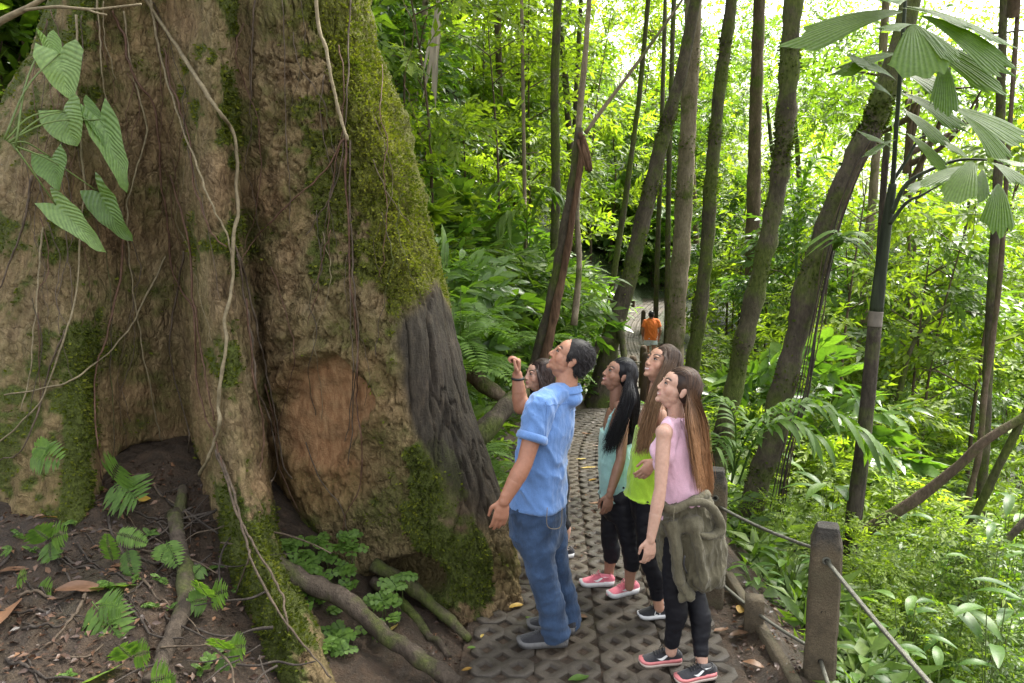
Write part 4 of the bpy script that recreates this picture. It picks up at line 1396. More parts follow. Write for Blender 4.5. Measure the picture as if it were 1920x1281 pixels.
o = link('liana', vine_mesh([(255, -30), (300, 40), (332, 88), (366, 142), (391, 182), (416, 216), (437, 248), (445, 300), (443, 350), (447, 400), (438, 440), (437, 500), (434, 545), (421, 604), (425, 645), (416, 701), (410, 757), (412, 795), (403, 828), (390, 862), (374, 890)], .0118, VINE_A, 'liana', .012, 1.0, 1, .9))
tag(o, 'thick pale liana winding down the front buttress of the giant tree', 'liana', 'pale lianas on the giant tree')
o = link('liana', vine_mesh([(590, -30), (597, 50), (611, 92), (622, 150), (634, 205), (645, 242), (652, 264)], .012, VINE_A, 'liana', .03, .8, 2, .7))
tag(o, 'pale liana ending in a frayed tip high on the giant trunk', 'liana', 'pale lianas on the giant tree')
ROOTS = [
 ([(650, 255), (648, 330), (653, 400), (655, 460), (657, 530), (664, 575), (668, 620), (671, 690), (668, 745), (678, 820), (681, 900)], .0070, 'B'),
 ([(656, 262), (655, 350), (660, 440), (662, 520), (668, 580), (672, 650), (664, 720), (660, 800), (652, 870)], .0055, 'C'),
 ([(655, 540), (660, 640), (662, 700), (655, 780), (648, 830)], .0045, 'C'),
 ([(655, 0), (652, 100), (650, 200), (640, 300), (620, 370), (600, 400), (575, 440)], .0050, 'C'),
 ([(645, 262), (600, 330), (552, 372), (505, 418), (470, 460), (446, 500)], .0055, 'B'),
 ([(283, 0), (290, 50), (302, 112), (320, 172), (345, 250), (366, 300), (382, 350), (405, 400), (426, 442), (432, 475)], .0080, 'A'),
 ([(308, 90), (318, 150), (336, 200), (356, 270), (362, 340), (378, 390), (400, 440), (425, 465)], .0065, 'B'),
 ([(210, 20), (231, 62), (241, 112), (256, 152), (286, 192), (298, 250), (300, 330), (311, 400), (318, 460), (326, 520), (361, 580), (366, 660), (371, 720), (386, 780), (401, 812), (411, 850), (429, 905)], .0080, 'B'),
 ([(318, 330), (340, 400), (355, 460), (362, 560), (371, 610), (377, 655), (388, 720), (402, 790)], .0070, 'B'),
 ([(232, 20), (240, 90), (255, 160), (275, 232), (266, 285), (251, 332), (238, 400), (243, 480), (251, 560), (261, 605), (267, 660), (281, 722), (292, 782), (306, 832), (319, 885)], .0065, 'A'),
 ([(180, -10), (188, 60), (190, 130), (201, 195)], .0060, 'A'),
 ([(195, 0), (195, 70), (208, 112), (216, 152)], .0040, 'A'),
 ([(145, 30), (142, 150), (152, 270), (158, 350), (152, 430), (141, 560), (118, 640), (80, 742), (32, 802), (-10, 835)], .0070, 'A'),
 ([(310, 482), (272, 560), (241, 618), (182, 680), (112, 722), (8, 742)], .0065, 'A'),
 ([(232, 440), (222, 540), (197, 640), (181, 690), (178, 782), (184, 842), (192, 900)], .0070, 'B'),
 ([(440, 460), (460, 520), (475, 580), (486, 640), (501, 702), (511, 752), (521, 802), (532, 872), (548, 900)], .0075, 'C'),
 ([(446, 480), (456, 540), (466, 600), (476, 680), (481, 732), (501, 772), (511, 812), (521, 872), (508, 905)], .0075, 'C'),
 ([(460, 560), (470, 640), (478, 720), (492, 790), (494, 840), (488, 880)], .0060, 'B'),
 ([(498, 720), (514, 800), (518, 850), (530, 890), (560, 960)], .0050, 'B'),
 ([(410, 850), (430, 900), (451, 970), (476, 1022), (511, 1082), (531, 1122), (540, 1185)], .0080, 'C'),
 ([(404, 842), (420, 885), (441, 952), (461, 1012), (471, 1052), (501, 1112), (541, 1172), (581, 1222), (622, 1272)], .0085, 'C'),
 ([(470, 1030), (455, 1080), (440, 1130), (450, 1190)], .0060, 'C'),
 ([(80, 425), (72, 520), (64, 610), (56, 700), (40, 770)], .0055, 'A'),
 ([(60, 330), (45, 420), (24, 475), (2, 535), (-20, 560)], .0075, 'C'),
 ([(120, 620), (90, 700), (66, 790), (35, 850), (0, 862)], .0055, 'C'),
 ([(345, 470), (330, 560), (318, 640), (330, 720), (352, 800), (352, 850), (335, 890)], .0060, 'C'),
 ([(530, 0), (534, 120), (536, 240), (541, 330), (543, 420)], .0035, 'C'),
 ([(478, 0), (474, 60), (472, 130), (470, 200)], .0060, 'C'),
 ([(548, 60), (560, 120), (585, 160), (612, 200)], .0035, 'C'),
 ([(700, 300), (720, 350), (745, 390), (775, 425)], .0035, 'C'),
 ([(575, 830), (600, 900), (640, 950), (652, 1010), (662, 1060)], .0050, 'C'),
 ([(681, 860), (672, 920), (650, 960), (642, 1000)], .0045, 'B'),
 ([(60, 560), (78, 640), (66, 720), (50, 790)], .0030, 'G'),
 ([(200, 470), (210, 580), (208, 690), (214, 800), (210, 880)], .0030, 'G'),
]
VM = dict(A=VINE_A, B=VINE_B, C=VINE_C, G=VINE_G)
for k, (pts, r, m) in enumerate(ROOTS):
    gchild('aerial_root', vine_mesh(pts, r, VM[m], 'aerial_root', .004 + .006 * (k % 3), 1.6, 10 + k))
rs = random.Random(31)
for k in range(40):
    u = rs.choice([rs.uniform(0, 200), rs.uniform(200, 360), rs.uniform(440, 760)])
    v = rs.uniform(-20, 500)
    pts = [(u, v)]
    for q in range(rs.randint(3, 6)):
        u += rs.uniform(-22, 26)
        v += rs.uniform(50, 90)
        pts.append((u, v))
    gchild('aerial_root', vine_mesh(pts, rs.uniform(.002, .004), VM[rs.choice('ABBCCG')], 'aerial_root', .004, 2.5, 60 + k))

# surface roots over the soil
def groot(pts, r0, r1, mat, lift=.3, seed=0, name='surface_root'):
    """pts are pixels with distances"""
    p = catmull([P(u, v, Y) for u, v, Y in pts], len(pts) * 7)
    z = height(p[:, 0], p[:, 1])
    rad = np.linspace(r0, r1, len(p))
    p[:, 2] = np.maximum(p[:, 2], z + rad * lift)
    return gchild(name, MB().add(*tube(p, rad, 12 if r0 > .02 else 6, True, .28, seed, 14)).mesh(name, mat))
groot([(500, 1040, 4.0), (560, 1085, 3.98), (640, 1118, 3.95), (700, 1172, 3.86), (770, 1222, 3.76), (860, 1282, 3.62)], .056, .042, VINE_G, .25, 1)
groot([(700, 1090, 4.45), (770, 1150, 4.25), (815, 1210, 4.1), (842, 1250, 3.95)], .034, .022, VINE_G, .3, 2)
groot([(328, 1000, 4.2), (348, 1080, 3.75), (340, 1150, 3.5), (300, 1250, 3.2), (280, 1300, 3.1)], .045, .035, VINE_G, .5, 4)
groot([(345, 930, 4.4), (335, 1000, 4.15), (330, 1060, 3.9)], .03, .045, VINE_G, .5, 5)
groot([(700, 1060, 4.5), (770, 1100, 4.4), (840, 1160, 4.25), (880, 1200, 4.1)], .05, .022, VINE_G, .2, 6)
rs = random.Random(77)
for k in range(60):
    u, v = rs.uniform(-10, 520), rs.uniform(900, 1260)
    Y = 4.5 - (v - 880) / 400 * 1.5
    pts = [(u, v, Y)]
    a = rs.choice([rs.uniform(.2, 1.1), rs.uniform(2.2, 3.0)])
    for q in range(4):
        a += rs.uniform(-.5, .5)
        u += 38 * math.cos(a)
        v += 30 * math.sin(a)
        pts.append((u, v, 4.5 - (v - 880) / 400 * 1.5))
    r = rs.uniform(.003, .010)
    groot(pts, r, r * .5, rs.choice([VINE_C, BARK3, BARK3, BARK3]), 1.0, 100 + k)
# pale bare twig crossing the top left corner
tw = empty('twig', tuple(P(-20, 60, 3.9)), 'pale bare forked twig across the top left corner', 'twig')
to = np.array(tw.location)
for pts, r in (([(-20, 52, 3.9), (20, 30, 3.9), (60, 10, 3.9), (100, -15, 3.9)], .018), ([(40, 20, 3.9), (70, 16, 3.88), (110, 13, 3.86), (172, 18, 3.85), (215, 14, 3.85), (265, 8, 3.85)], .009), ([(165, 18, 3.85), (180, 24, 3.84), (200, 28, 3.83)], .006)):
    q = catmull([P(*a) for a in pts], 16) - to
    link('stem', MB().add(*tube(q, np.linspace(r, r * .6, 16), 8, True, .12, 3, 30)).mesh('stem', VINE_A), tw)

# ------------------------------------------------------------------ arrow leaved climber on the left
m_aro = leaf_mat('arum_leaf', (.085, .165, .035), (.150, .260, .065), (.235, .355, .115), .35, .38, .45, (1.5, 1.6, .5), True)
m_stem = plain('green_stem', (.10, .15, .03), .5, .3, 30, .2)
arum = empty('climbing_arum', tuple(P(5, 265, 4.1)), 'arrow leaved climbing plant with eight pale green leaves on the giant trunk', 'plant')
ao = np.array(arum.location)
ARUM = [  # base (u,v), tip (u,v), width px, facing, torn
 ((112, 100), (130, 178), 92, (.35, -1, .25), .75), ((118, 208), (148, 268), 100, (-.2, -1, .3), .6),
 ((188, 225), (238, 345), 62, (.5, -1, .1), .6), ((160, 205), (215, 290), 44, (.9, -.7, .1), .45),
 ((95, 295), (112, 350), 76, (.1, -1, -.1), .3), ((185, 360), (248, 440), 78, (-.2, -1, -.2), .35),
 ((105, 385), (196, 456), 60, (-.5, -.8, .5), .8), ((88, 70), (110, 130), 42, (1, -.6, .1), .75)]
for k, (b, t, w, n_, ti) in enumerate(ARUM):
    Yb = min(surfY(*b), surfY(*t)) - .16 - .03 * (k % 3)
    if Yb > 50:
        Yb = 4.2
    pb, pt = P(*b, Yb), P(*t, Yb - .03)
    v, f = blade(np.array(pb) - ao, np.array(pt) - ao, w * .84 / FPX * Yb, .13, 'cord', n_, .26, 12, 8, seed=k)
    v = v + .012 * np.stack([vnoise(v * 14, 3), vnoise(v * 14, 4), vnoise(v * 14, 5)], -1)
    tt_, ss_ = np.repeat(np.linspace(0, 1, 13), 9), np.tile(np.abs(np.linspace(-1, 1, 9)), 13)
    link('leaf', MB().add(v, f, tint=np.full(len(v), ti), vein=(tt_ - .35 * ss_) * 70).mesh('leaf', m_aro), arum)
    hub = P(8 + 3 * k, 262 + 2 * k, 4.15)
    midp = (Vector(hub) + pb) / 2 + Vector((0, -.04, .04))
    q = catmull([hub, midp, pb], 10) - ao
    link('stem', MB().add(*tube(q, np.linspace(.006, .0035, 10), 6, True)).mesh('stem', m_stem), arum)

# ------------------------------------------------------------------ ferns and seedlings on the soil
def frond(a, b, n=13, wid=.11, sag=.15, seed=0, lw=.018, nrm=(0, -.6, .8)):
    rng = np.random.default_rng(seed)
    a, b = np.array(a, dtype=float), np.array(b, dtype=float)
    d = b - a
    L = np.linalg.norm(d)
    d /= L
    nn = np.array(nrm, dtype=float)
    sd = np.cross(nn, d)
    sd /= np.linalg.norm(sd)
    nn = np.cross(d, sd)
    mb = MB()
    ts = np.linspace(0, 1, 8)
    mid = a + d * L * ts[:, None] + nn * (L * sag * 2 * ts * (1 - ts))[:, None] - np.array([0, 0, 1]) * (L * sag * ts ** 2)[:, None]
    mb.add(*tube(mid, np.linspace(.003, .001, 8), 3, False), tint=.2)
    for k in range(n):
        t = .08 + .9 * k / n
        i = t * 7
        p = mid[int(i)] * (1 - i % 1) + mid[min(7, int(i) + 1)] * (i % 1)
        w = wid * math.sin(math.pi * (.22 + .76 * t)) ** .8
        for s in (-1, 1):
            dd = sd * s + d * .35 - nn * .1 + rng.normal(0, .06, 3)
            e = p + dd / np.linalg.norm(dd) * w
            v, f = blade(p, e, max(lw, L / n * 1.05), .08, 'lance', nn, .1, 3, 2)
            mb.add(v, f, tint=np.full(len(v), np.clip(.5 + rng.normal(0, .1), 0, 1)))
    return mb.mesh('frond', LEAF_D)
def lobed(a, b, w, seed=0, nrm=(0, -.6, .8), mat=None, lobes=5):
    """cut fern like blade"""
    return frond(a, b, lobes, w * .5, .12, seed, w * .42 / 1.4, nrm)

def soilY(v):
    return 4.5 - (v - 880) / 400 * 1.5
FERN = [('bright cut leaf fern beside the dark hollow under the giant tree', [((212, 900), (225, 862), .20, 5, 0), ((225, 905), (262, 935), .20, 5, 1), ((215, 905), (238, 950), .16, 5, 2)], 4.15),
        ('narrow fern with one upright and two drooping fronds by the mossy root', [((212, 1052), (200, 990), .075, 14, 3), ((218, 1000), (278, 1012), .075, 15, 4), ((238, 1030), (252, 1082), .085, 13, 5)], 3.75),
        ('feathery pale fern below the big pale fallen leaf', [((172, 1128), (232, 1200), .17, 8, 6), ((185, 1135), (232, 1132), .12, 7, 7), ((200, 1150), (205, 1208), .13, 7, 8)], 3.40),
        ('dark cut fern at the foot of the mossy column on the far left', [((60, 850), (118, 858), .14, 6, 9), ((95, 845), (62, 835), .10, 5, 10)], 4.0),
        ('pale fern shoot at the bottom edge beside the leaning root', [((282, 1278), (322, 1262), .12, 8, 11), ((300, 1290), (330, 1290), .10, 7, 12)], 3.05),
        ('tiny pale seedling left of the brown leaf litter', [((32, 1092), (52, 1072), .07, 5, 13), ((70, 1110), (100, 1100), .10, 5, 14)], 3.6),
        ('pale fern between the leaning root and the front buttress', [((392, 1120), (372, 1082), .11, 8, 21), ((395, 1122), (428, 1100), .11, 8, 22), ((390, 1124), (350, 1128), .10, 7, 23)], 3.62),
        ('small fern at the left foot of the front buttress', [((428, 1218), (402, 1190), .10, 8, 24), ((430, 1218), (462, 1205), .10, 8, 25), ((430, 1222), (420, 1255), .09, 7, 26)], 3.28),
        ('low fern near the bottom edge left of the leaning root', [((246, 1232), (222, 1204), .10, 8, 27), ((250, 1232), (282, 1215), .10, 8, 28)], 3.2),
        ('fern clump on the soil below the left mossy column', [((92, 1012), (62, 985), .11, 9, 29), ((95, 1012), (128, 990), .11, 9, 30), ((94, 1016), (96, 1048), .10, 8, 31)], 3.72),
        ('soft fern shoot hanging over the leaning grey root', [((315, 1020), (300, 1050), .09, 6, 15), ((312, 1015), (335, 1058), .09, 6, 16), ((380, 1060), (362, 1080), .08, 6, 17)], 3.85)]
for lab, fr, Y in FERN:
    e = empty('fern', tuple(P(*fr[0][0], Y)), lab, 'fern')
    eo = np.array(e.location)
    for a, b, w, n, sd_ in fr:
        me = frond(np.array(P(*a, Y - .02)) - eo, np.array(P(*b, Y - .09)) - eo, n + 3, w * .8, .12, sd_, .014 if n > 9 else .018, (random.uniform(-.4, .4), -.8, .6))
        link('frond', me, e)
# leafy seedlings carpeting the pocket between the front root and the hollow
rs = random.Random(9)
SEED, BANKH = [], []
for k in range(44):
    u, v = (rs.uniform(540, 700), rs.uniform(1000, 1130)) if k < 24 else (rs.uniform(545, 660), rs.uniform(1130, 1275))
    if k >= 36:
        u, v = rs.uniform(690, 800), rs.uniform(1060, 1190)
    Y = 4.45 - (v - 1000) / 280 * .75
    p = P(u, v, Y)
    p.z = max(p.z, H1(p.x, p.y) + .03)
    e = empty('seedling', (p.x, p.y, H1(p.x, p.y)), 'small bright green lobed seedling in the pocket beside the front root', 'seedling', 'seedlings between the roots')
    SEED.append((u, v, k, e))
    for q in range(rs.randint(3, 5)):
        a = rs.uniform(0, 6.28)
        L = rs.uniform(.06, .12)
        b0 = Vector((0, 0, p.z - e.location.z))
        t = b0 + Vector((math.cos(a) * L, math.sin(a) * L - .02, rs.uniform(-.02, .05)))
        link('leaf', frond(b0, t, 3, rs.uniform(.03, .05), .15, k * 7 + q, .032, (rs.uniform(-.3, .3), -.5, .9)), e)
    link('stem', MB().add(*tube(np.array([[0, 0, -.02], [0, 0, max(.02, p.z - e.location.z)]]), .002, 4)).mesh('stem', m_stem), e)

for nm, sel in (('in the pocket above the long surface root', lambda k: k < 24), ('hanging below the long surface root', lambda k: 24 <= k < 36), ('by the arch under the trunk', lambda k: k >= 36)):
    L = sorted([t for t in SEED if sel(t[2])], key=lambda t: t[1])
    rows = max(1, round(len(L) / 6))
    for r_ in range(rows):
        row_ = sorted(L[r_ * len(L) // rows:(r_ + 1) * len(L) // rows])
        for j, t in enumerate(row_):
            t[3]['label'] = ('bright lobed seedling ' + nm + ', ' + ('top', 'second', 'third', 'bottom')[r_] + ' row, ' + ('leftmost', 'second', 'third', 'fourth', 'fifth', 'sixth', 'seventh', 'eighth', 'ninth')[min(j, 8)])
# ------------------------------------------------------------------ fallen leaves
def fallen(u, v, L, W, ang, mat, ti, label, group=None, Y=None, z=None, tilt=0.15, name='fallen_leaf', shape='ellip', lift=.006):
    if Y is None:
        g0 = G(u, v, 0)
        x, y = g0.x, g0.y
        zz = float(path_z(y)) + .016
    else:
        p = P(u, v, Y)
        x, y = p.x, p.y
        zz = H1(x, y) + lift
    d = np.array([math.cos(ang), math.sin(ang), 0])
    v_, f_ = blade(-d * L / 2, d * L / 2, W, random.uniform(-.04, .1), shape, (random.uniform(-tilt, tilt), random.uniform(-tilt, tilt), 1), random.uniform(.05, .3), 8, 4, seed=int(u * 7 + v))
    v_[:, 2] += .012 + .006 * vnoise(v_ * 30, int(u))
    v_[:, 2] -= v_[:, 2].min() - .002
    o = link(name, MB().add(v_, f_, tint=np.full(len(v_), ti)).mesh(name, mat), None, (x, y, zz))
    tag(o, label, 'leaf', group)
    return o
BIG = [(205, 1080, .26, .13, .3, LEAF_D, .95, 'big pale yellow green fallen leaf on the dark soil', 3.55, .5),
       (8, 1095, .28, .15, 1.9, LEAF_R, 1.0, 'large brown orange fallen leaf at the left edge', 3.35, .6),
       (150, 1115, .22, .09, .2, LEAF_R, .8, 'curled brown leaf under the big pale leaf', 3.5, .3),
       (168, 1148, .07, .06, .9, LEAF_Y, .9, 'small bright orange yellow leaf beside the feathery fern', 3.35, .5),
       (188, 1235, .20, .11, .9, LEAF_D, .85, 'bright green torn leaf lying near the bottom edge', 3.1, .5),
       (150, 1255, .12, .06, 1.9, LEAF_Y, 1.0, 'cream yellow leaf at the bottom edge', 3.0, .5),
       (85, 918, .10, .05, .2, LEAF_Y, .2, 'orange and green leaf on the left mossy root', 4.0, .4),
       (225, 1013, .12, .05, .1, LEAF_R, .9, 'reddish brown leaf under the drooping fern frond', 3.75, .3),
       (268, 920, .08, .06, .4, LEAF_Y, .3, 'ochre leaf in the mouth of the dark hollow', 4.25, .4),
       (562, 1055, .09, .045, .1, LEAF_R, .9, 'red brown leaf among the seedlings', 4.1, .3),
       (737, 1105, .10, .04, 1.3, LEAF_Y, .9, 'yellow leaf hanging by the arch under the trunk', 4.1, .3),
       (20, 1010, .14, .06, .3, LEAF_R, .85, 'russet leaf on the far left of the litter', 3.7, .4),
       (368, 1022, .13, .05, .2, LEAF_R, .3, 'dark wet leaf at the foot of the front buttress', 3.9, .3)]
for (u, v, L, W, a, m, ti, lab, Y, tl) in BIG:
    fallen(u, v, L, W, a, m, ti, lab, None, Y, None, tl)
PATHL = [(968, 1142, .10, .045, .5, LEAF_Y, .35, 'yellow green leaf on the pavers by the foot of the giant tree'),
         (996, 1165, .08, .03, 2.8, LEAF_D, .8, 'narrow green leaf beside the man\'s far shoe'),
         (1088, 1160, .09, .04, 2.7, LEAF_R, .95, 'tan curled leaf between the man and the pink shoes'),
         (1103, 868, .17, .035, 0.1, LEAF_Y, .75, 'long yellow leaf lying across the middle of the path'),
         (1112, 895, .10, .07, .6, LEAF_Y, .2, 'curled olive leaf behind the girl in mint'),
         (1116, 943, .12, .03, .2, LEAF_R, .95, 'orange tan leaf near the hand of the girl in mint'),
         (1100, 788, .16, .05, 2.8, LEAF_R, .95, 'tan leaf far up the path'),
         (1090, 850, .12, .03, 0.1, LEAF_Y, .9, 'pale yellow sliver of leaf on the path'),
         (1158, 995, .09, .04, 1.2, LEAF_Y, .7, 'yellow leaf between the legs of the girl in mint'),
         (1390, 1150, .13, .07, 1.1, LEAF_Y, .3, 'ochre leaf against the short concrete stub'),
         (1352, 1188, .10, .05, .3, LEAF_R, .9, 'brown leaf on the soil inside the kerb'),
         (1412, 1252, .12, .045, 2.5, LEAF_R, 1.0, 'pinkish tan leaf on the soil at the lower right'),
         (1386, 1195, .14, .05, .4, LEAF_R, .6, 'reddish leaf on the verge beside the kerb'),
         (1085, 1279, .12, .06, .3, LEAF_D, .5, 'green leaf at the bottom edge of the path'),
         (876, 1262, .07, .03, .5, LEAF_Y, .1, 'orange leaf left of the pavers at the bottom'),
         (884, 1220, .05, .025, .2, LEAF_D, .7, 'tiny green leaf at the left edge of the pavers'),
         (904, 1198, .04, .02, 1.2, LEAF_Y, .9, 'tiny yellow leaf at the left edge of the pavers')]
for (u, v, L, W, a, m, ti, lab) in PATHL:
    fallen(u, v, L, W, a, m, ti, lab)
# small herbs on the left bank
rs = random.Random(19)
for k in range(26):
    u, v = rs.uniform(0, 470), rs.uniform(905, 1270)
    Y = soilY(v)
    p = P(u, v, Y)
    g_ = H1(p.x, p.y)
    e = empty('seedling', (p.x, p.y, g_), 'herb', 'seedling', 'herbs on the left bank')
    BANKH.append((u, v, e))
    for q in range(rs.randint(3, 6)):
        a = rs.uniform(0, 6.28)
        L = rs.uniform(.03, .075)
        link('leaf', frond((0, 0, .02), (math.cos(a) * L, math.sin(a) * L, rs.uniform(.0, .06)), rs.choice([4, 6, 8]), L * .3, .2, k * 5 + q, .012, (0, -.3, 1)), e)
BANKH.sort(key=lambda t: t[1])
for r_ in range(4):
    for j, (u, v, e) in enumerate(sorted(BANKH[r_ * 26 // 4:(r_ + 1) * 26 // 4], key=lambda t: t[0])):
        e['label'] = 'tiny green herb on the left bank soil, ' + ('top', 'second', 'third', 'bottom')[r_] + ' row, ' + ('leftmost', 'second', 'third', 'fourth', 'fifth', 'sixth', 'seventh')[j] + (' from left' if j else '')
# litter nobody could count
rng = np.random.default_rng(5)
mb = MB()
lv, lf = leaf4(.05, .024, .3, .2)
def litter(n, ulo, uhi, vlo, vhi, Yf, cond=None, smin=.5, smax=1.5, pz=None):
    u, v = rng.uniform(ulo, uhi, n), rng.uniform(vlo, vhi, n)
    pts = []
    for a, b in zip(u, v):
        if Yf is None:
            q = G(a, b, 0)
            pts.append((q.x, q.y))
        else:
            q = P(a, b, Yf(b))
            pts.append((q.x, q.y))
    pts = np.array(pts)
    z = height(pts[:, 0], pts[:, 1]) + .012 if pz is None else path_z(pts[:, 1]) + pz
    an = rng.uniform(0, 6.28, n)
    d = np.stack([np.cos(an), np.sin(an), rng.normal(0, .3, n)], -1)
    vv, ff_, tt_ = scatter((lv, lf, np.zeros(5)), np.c_[pts, z], d, rng.uniform(smin, smax, n), rng.beta(1.4, 1.7, n), rng, .5)
    mb.add(vv, ff_, tint=tt_)
litter(2600, -40, 560, 870, 1290, soilY, smin=.15, smax=1.1)
litter(420, 800, 1000, 1130, 1290, None, smin=.2, smax=.7)
litter(420, 1340, 1500, 1090, 1290, None, smin=.3, smax=.9)
litter(260, 880, 1370, 1060, 1285, None, smin=.15, smax=.5, pz=-.016)
litter(300, 1030, 1130, 745, 1060, None, smin=.3, smax=1.0, pz=.014)
o = mb.build('leaf_litter', LEAF_R, smooth=False)
tag(o, 'scattered small brown leaf litter on the soil and path', 'litter', kind='stuff')
# ------------------------------------------------------------------ concrete posts, cables and kerb
m_conc, nt, bs = new_mat('mossy_concrete')
f1 = noise_node(nt, 7, 7, .65)
f2 = noise_node(nt, 150, 4, .7)
c = ramp(nt, f1, [(0.25, (.050, .037, .021)), (0.5, (.118, .090, .052)), (0.8, (.185, .145, .088))])
c = mixc(nt, ramp(nt, noise_node(nt, 3.5, 5, .6), [(0.5, (0, 0, 0)), (0.68, (.6,) * 3)]), c, (.055, .058, .025))
tc = nt.nodes.new('ShaderNodeTexCoord')
sx_ = nt.nodes.new('ShaderNodeSeparateXYZ')
nt.links.new(tc.outputs['Object'], sx_.inputs[0])
topm = mathn(nt, 'ADD', sx_.outputs['Z'], mathn(nt, 'MULTIPLY_ADD', f1, .35, -.175))
c = mixc(nt, ramp(nt, topm, [(0.80, (0, 0, 0)), (0.90, (.8,) * 3)]), c, (.022, .022, .022))
c = mixc(nt, 1.0, c, ramp(nt, f2, [(0.3, (.6,) * 3), (0.7, (1.2,) * 3)]), 'MULTIPLY')
nt.links.new(c, bs.inputs['Base Color'])
bs.inputs['Roughness'].default_value = .85
bump(nt, bs, mathn(nt, 'ADD', f2, mathn(nt, 'MULTIPLY', noise_node(nt, 45, 5, .7), 1.5)), .9, .012)
m_cable, nt, bs = new_mat('steel_cable')
w_ = nt.nodes.new('ShaderNodeTexWave')
w_.inputs['Scale'].default_value = 40
w_.inputs['Distortion'].default_value = .5
f1 = noise_node(nt, 40, 4, .6)
nt.links.new(mixc(nt, 1.0, ramp(nt, f1, [(0.3, (.10, .10, .075)), (0.7, (.20, .195, .15))]), ramp(nt, w_.outputs['Fac'], [(0.2, (.5,) * 3), (0.6, (1,) * 3)]), 'MULTIPLY'), bs.inputs['Base Color'])
bs.inputs['Roughness'].default_value = .55
bs.inputs['Metallic'].default_value = .3
bump(nt, bs, w_.outputs['Fac'], .5, .003)
m_hole = plain('hole_shade', (.008, .007, .006), .9, .2, 30, 0)  # near-black disc colour stands for the shade inside the cable holes

def post_mesh(s=.155, h=.92, seed=0):
    """square post, chamfered edges, blunt pyramid top"""
    lev = [(-.35, 1.0), (0, 1.0), (.2, 1.0), (.4, 1.0), (.6, .99), (h - .09, .97), (h - .02, .74), (h, .64)]
    v, q = [], []
    a, ch = s / 2, .014
    base = [(a, -a + ch), (a, a - ch), (a - ch, a), (-a + ch, a), (-a, a - ch), (-a, -a + ch), (-a + ch, -a), (a - ch, -a)]
    for z, k in lev:
        v += [(x * k, y * k, z) for x, y in base]
    for i in range(len(lev) - 1):
        for j in range(8):
            q.append([i * 8 + j, i * 8 + (j + 1) % 8, (i + 1) * 8 + (j + 1) % 8, (i + 1) * 8 + j])
    v = np.array(v)
    top = np.array([[(len(lev) - 1) * 8 + j for j in range(8)]])
    me = mesh_np('pillar', v, [np.array(q), top], m_conc, smooth=False)
    bm = bmesh.new()
    bm.from_mesh(me)
    bmesh.ops.triangulate(bm, faces=[f for f in bm.faces if len(f.verts) > 4])
    bmesh.ops.subdivide_edges(bm, edges=bm.edges[:], cuts=5, use_grid_fill=True)
    co = np.array([x.co for x in bm.verts])
    d_ = .0045 * fbm(co * 22, 4, 9) - .010 * np.clip(fbm(co * 9, 2, 4) - .55, 0, 1)
    bm.normal_update()
    for x, q_ in zip(bm.verts, d_):
        x.co += x.normal * q_
    bm.to_mesh(me)
    bm.free()
    me.polygons.foreach_set('use_smooth', np.ones(len(me.polygons), dtype=bool))
    return me
PM = post_mesh()
def ring_part(parent, p, n, r, t, mat, name):
    n = unit_(n)
    x = unit_(np.cross(n, (0, 0, 1)))
    y = np.cross(n, x)
    pts = np.array([np.array(p) + r * (x * math.cos(a) + y * math.sin(a)) for a in np.linspace(0, 2 * math.pi, 16)])
    return link(name, MB().add(*tube(pts, t, 6, False)).mesh(name, mat), parent)
def unit_(a):
    a = np.array(a, dtype=float)
    return a / np.linalg.norm(a)
def disc_part(parent, p, n, r, mat, name):
    """a flat dark disc on the face, standing for the shade in a hole"""
    n = unit_(n)
    x = unit_(np.cross(n, (0, 0, 1)))
    y = np.cross(n, x)
    a = np.linspace(0, 2 * math.pi, 14, endpoint=False)
    pts = np.vstack([[np.array(p) + r * (x * math.cos(t) + y * math.sin(t)) for t in a], [np.array(p) - n * .002 + r * .9 * (x * math.cos(t) + y * math.sin(t)) for t in a]])
    q = np.array([[i, (i + 1) % 14, 14 + (i + 1) % 14, 14 + i] for i in range(14)])
    return link(name, MB().add(pts, [q, np.array([list(range(14))])]).mesh(name, mat), parent)

posts = []
def post(u, v, Y, rz, label, h=.92, sc=1.0, group=None):
    t = P(u, v, Y)
    z0 = t.z - h * sc
    e = empty('post', (t.x, t.y, max(z0, -9)), label, 'post', group, rz)
    link('pillar', PM, e, None, None, sc)
    d = np.array([math.sin(rz) * 1, -math.cos(rz), 0])
    loc = lambda x, y, z: (x, y, z)
    if sc > .95:
        for z in (.755, .47, .20):
            disc_part(e, (0.0, -.0785, z), (0, -1, 0), .014, m_hole, 'hole')
        ring_part(e, (0.0, -.079, .755), (0, -1, 0), .017, .006, m_cable, 'ferrule')
    return e
p1 = post(1552, 985, 3.74, math.radians(-20), 'near concrete post with dark tapered top and cable holes')
p2 = post(1342, 880, 4.62, math.radians(-14), 'concrete post partly hidden behind the girl in pink')
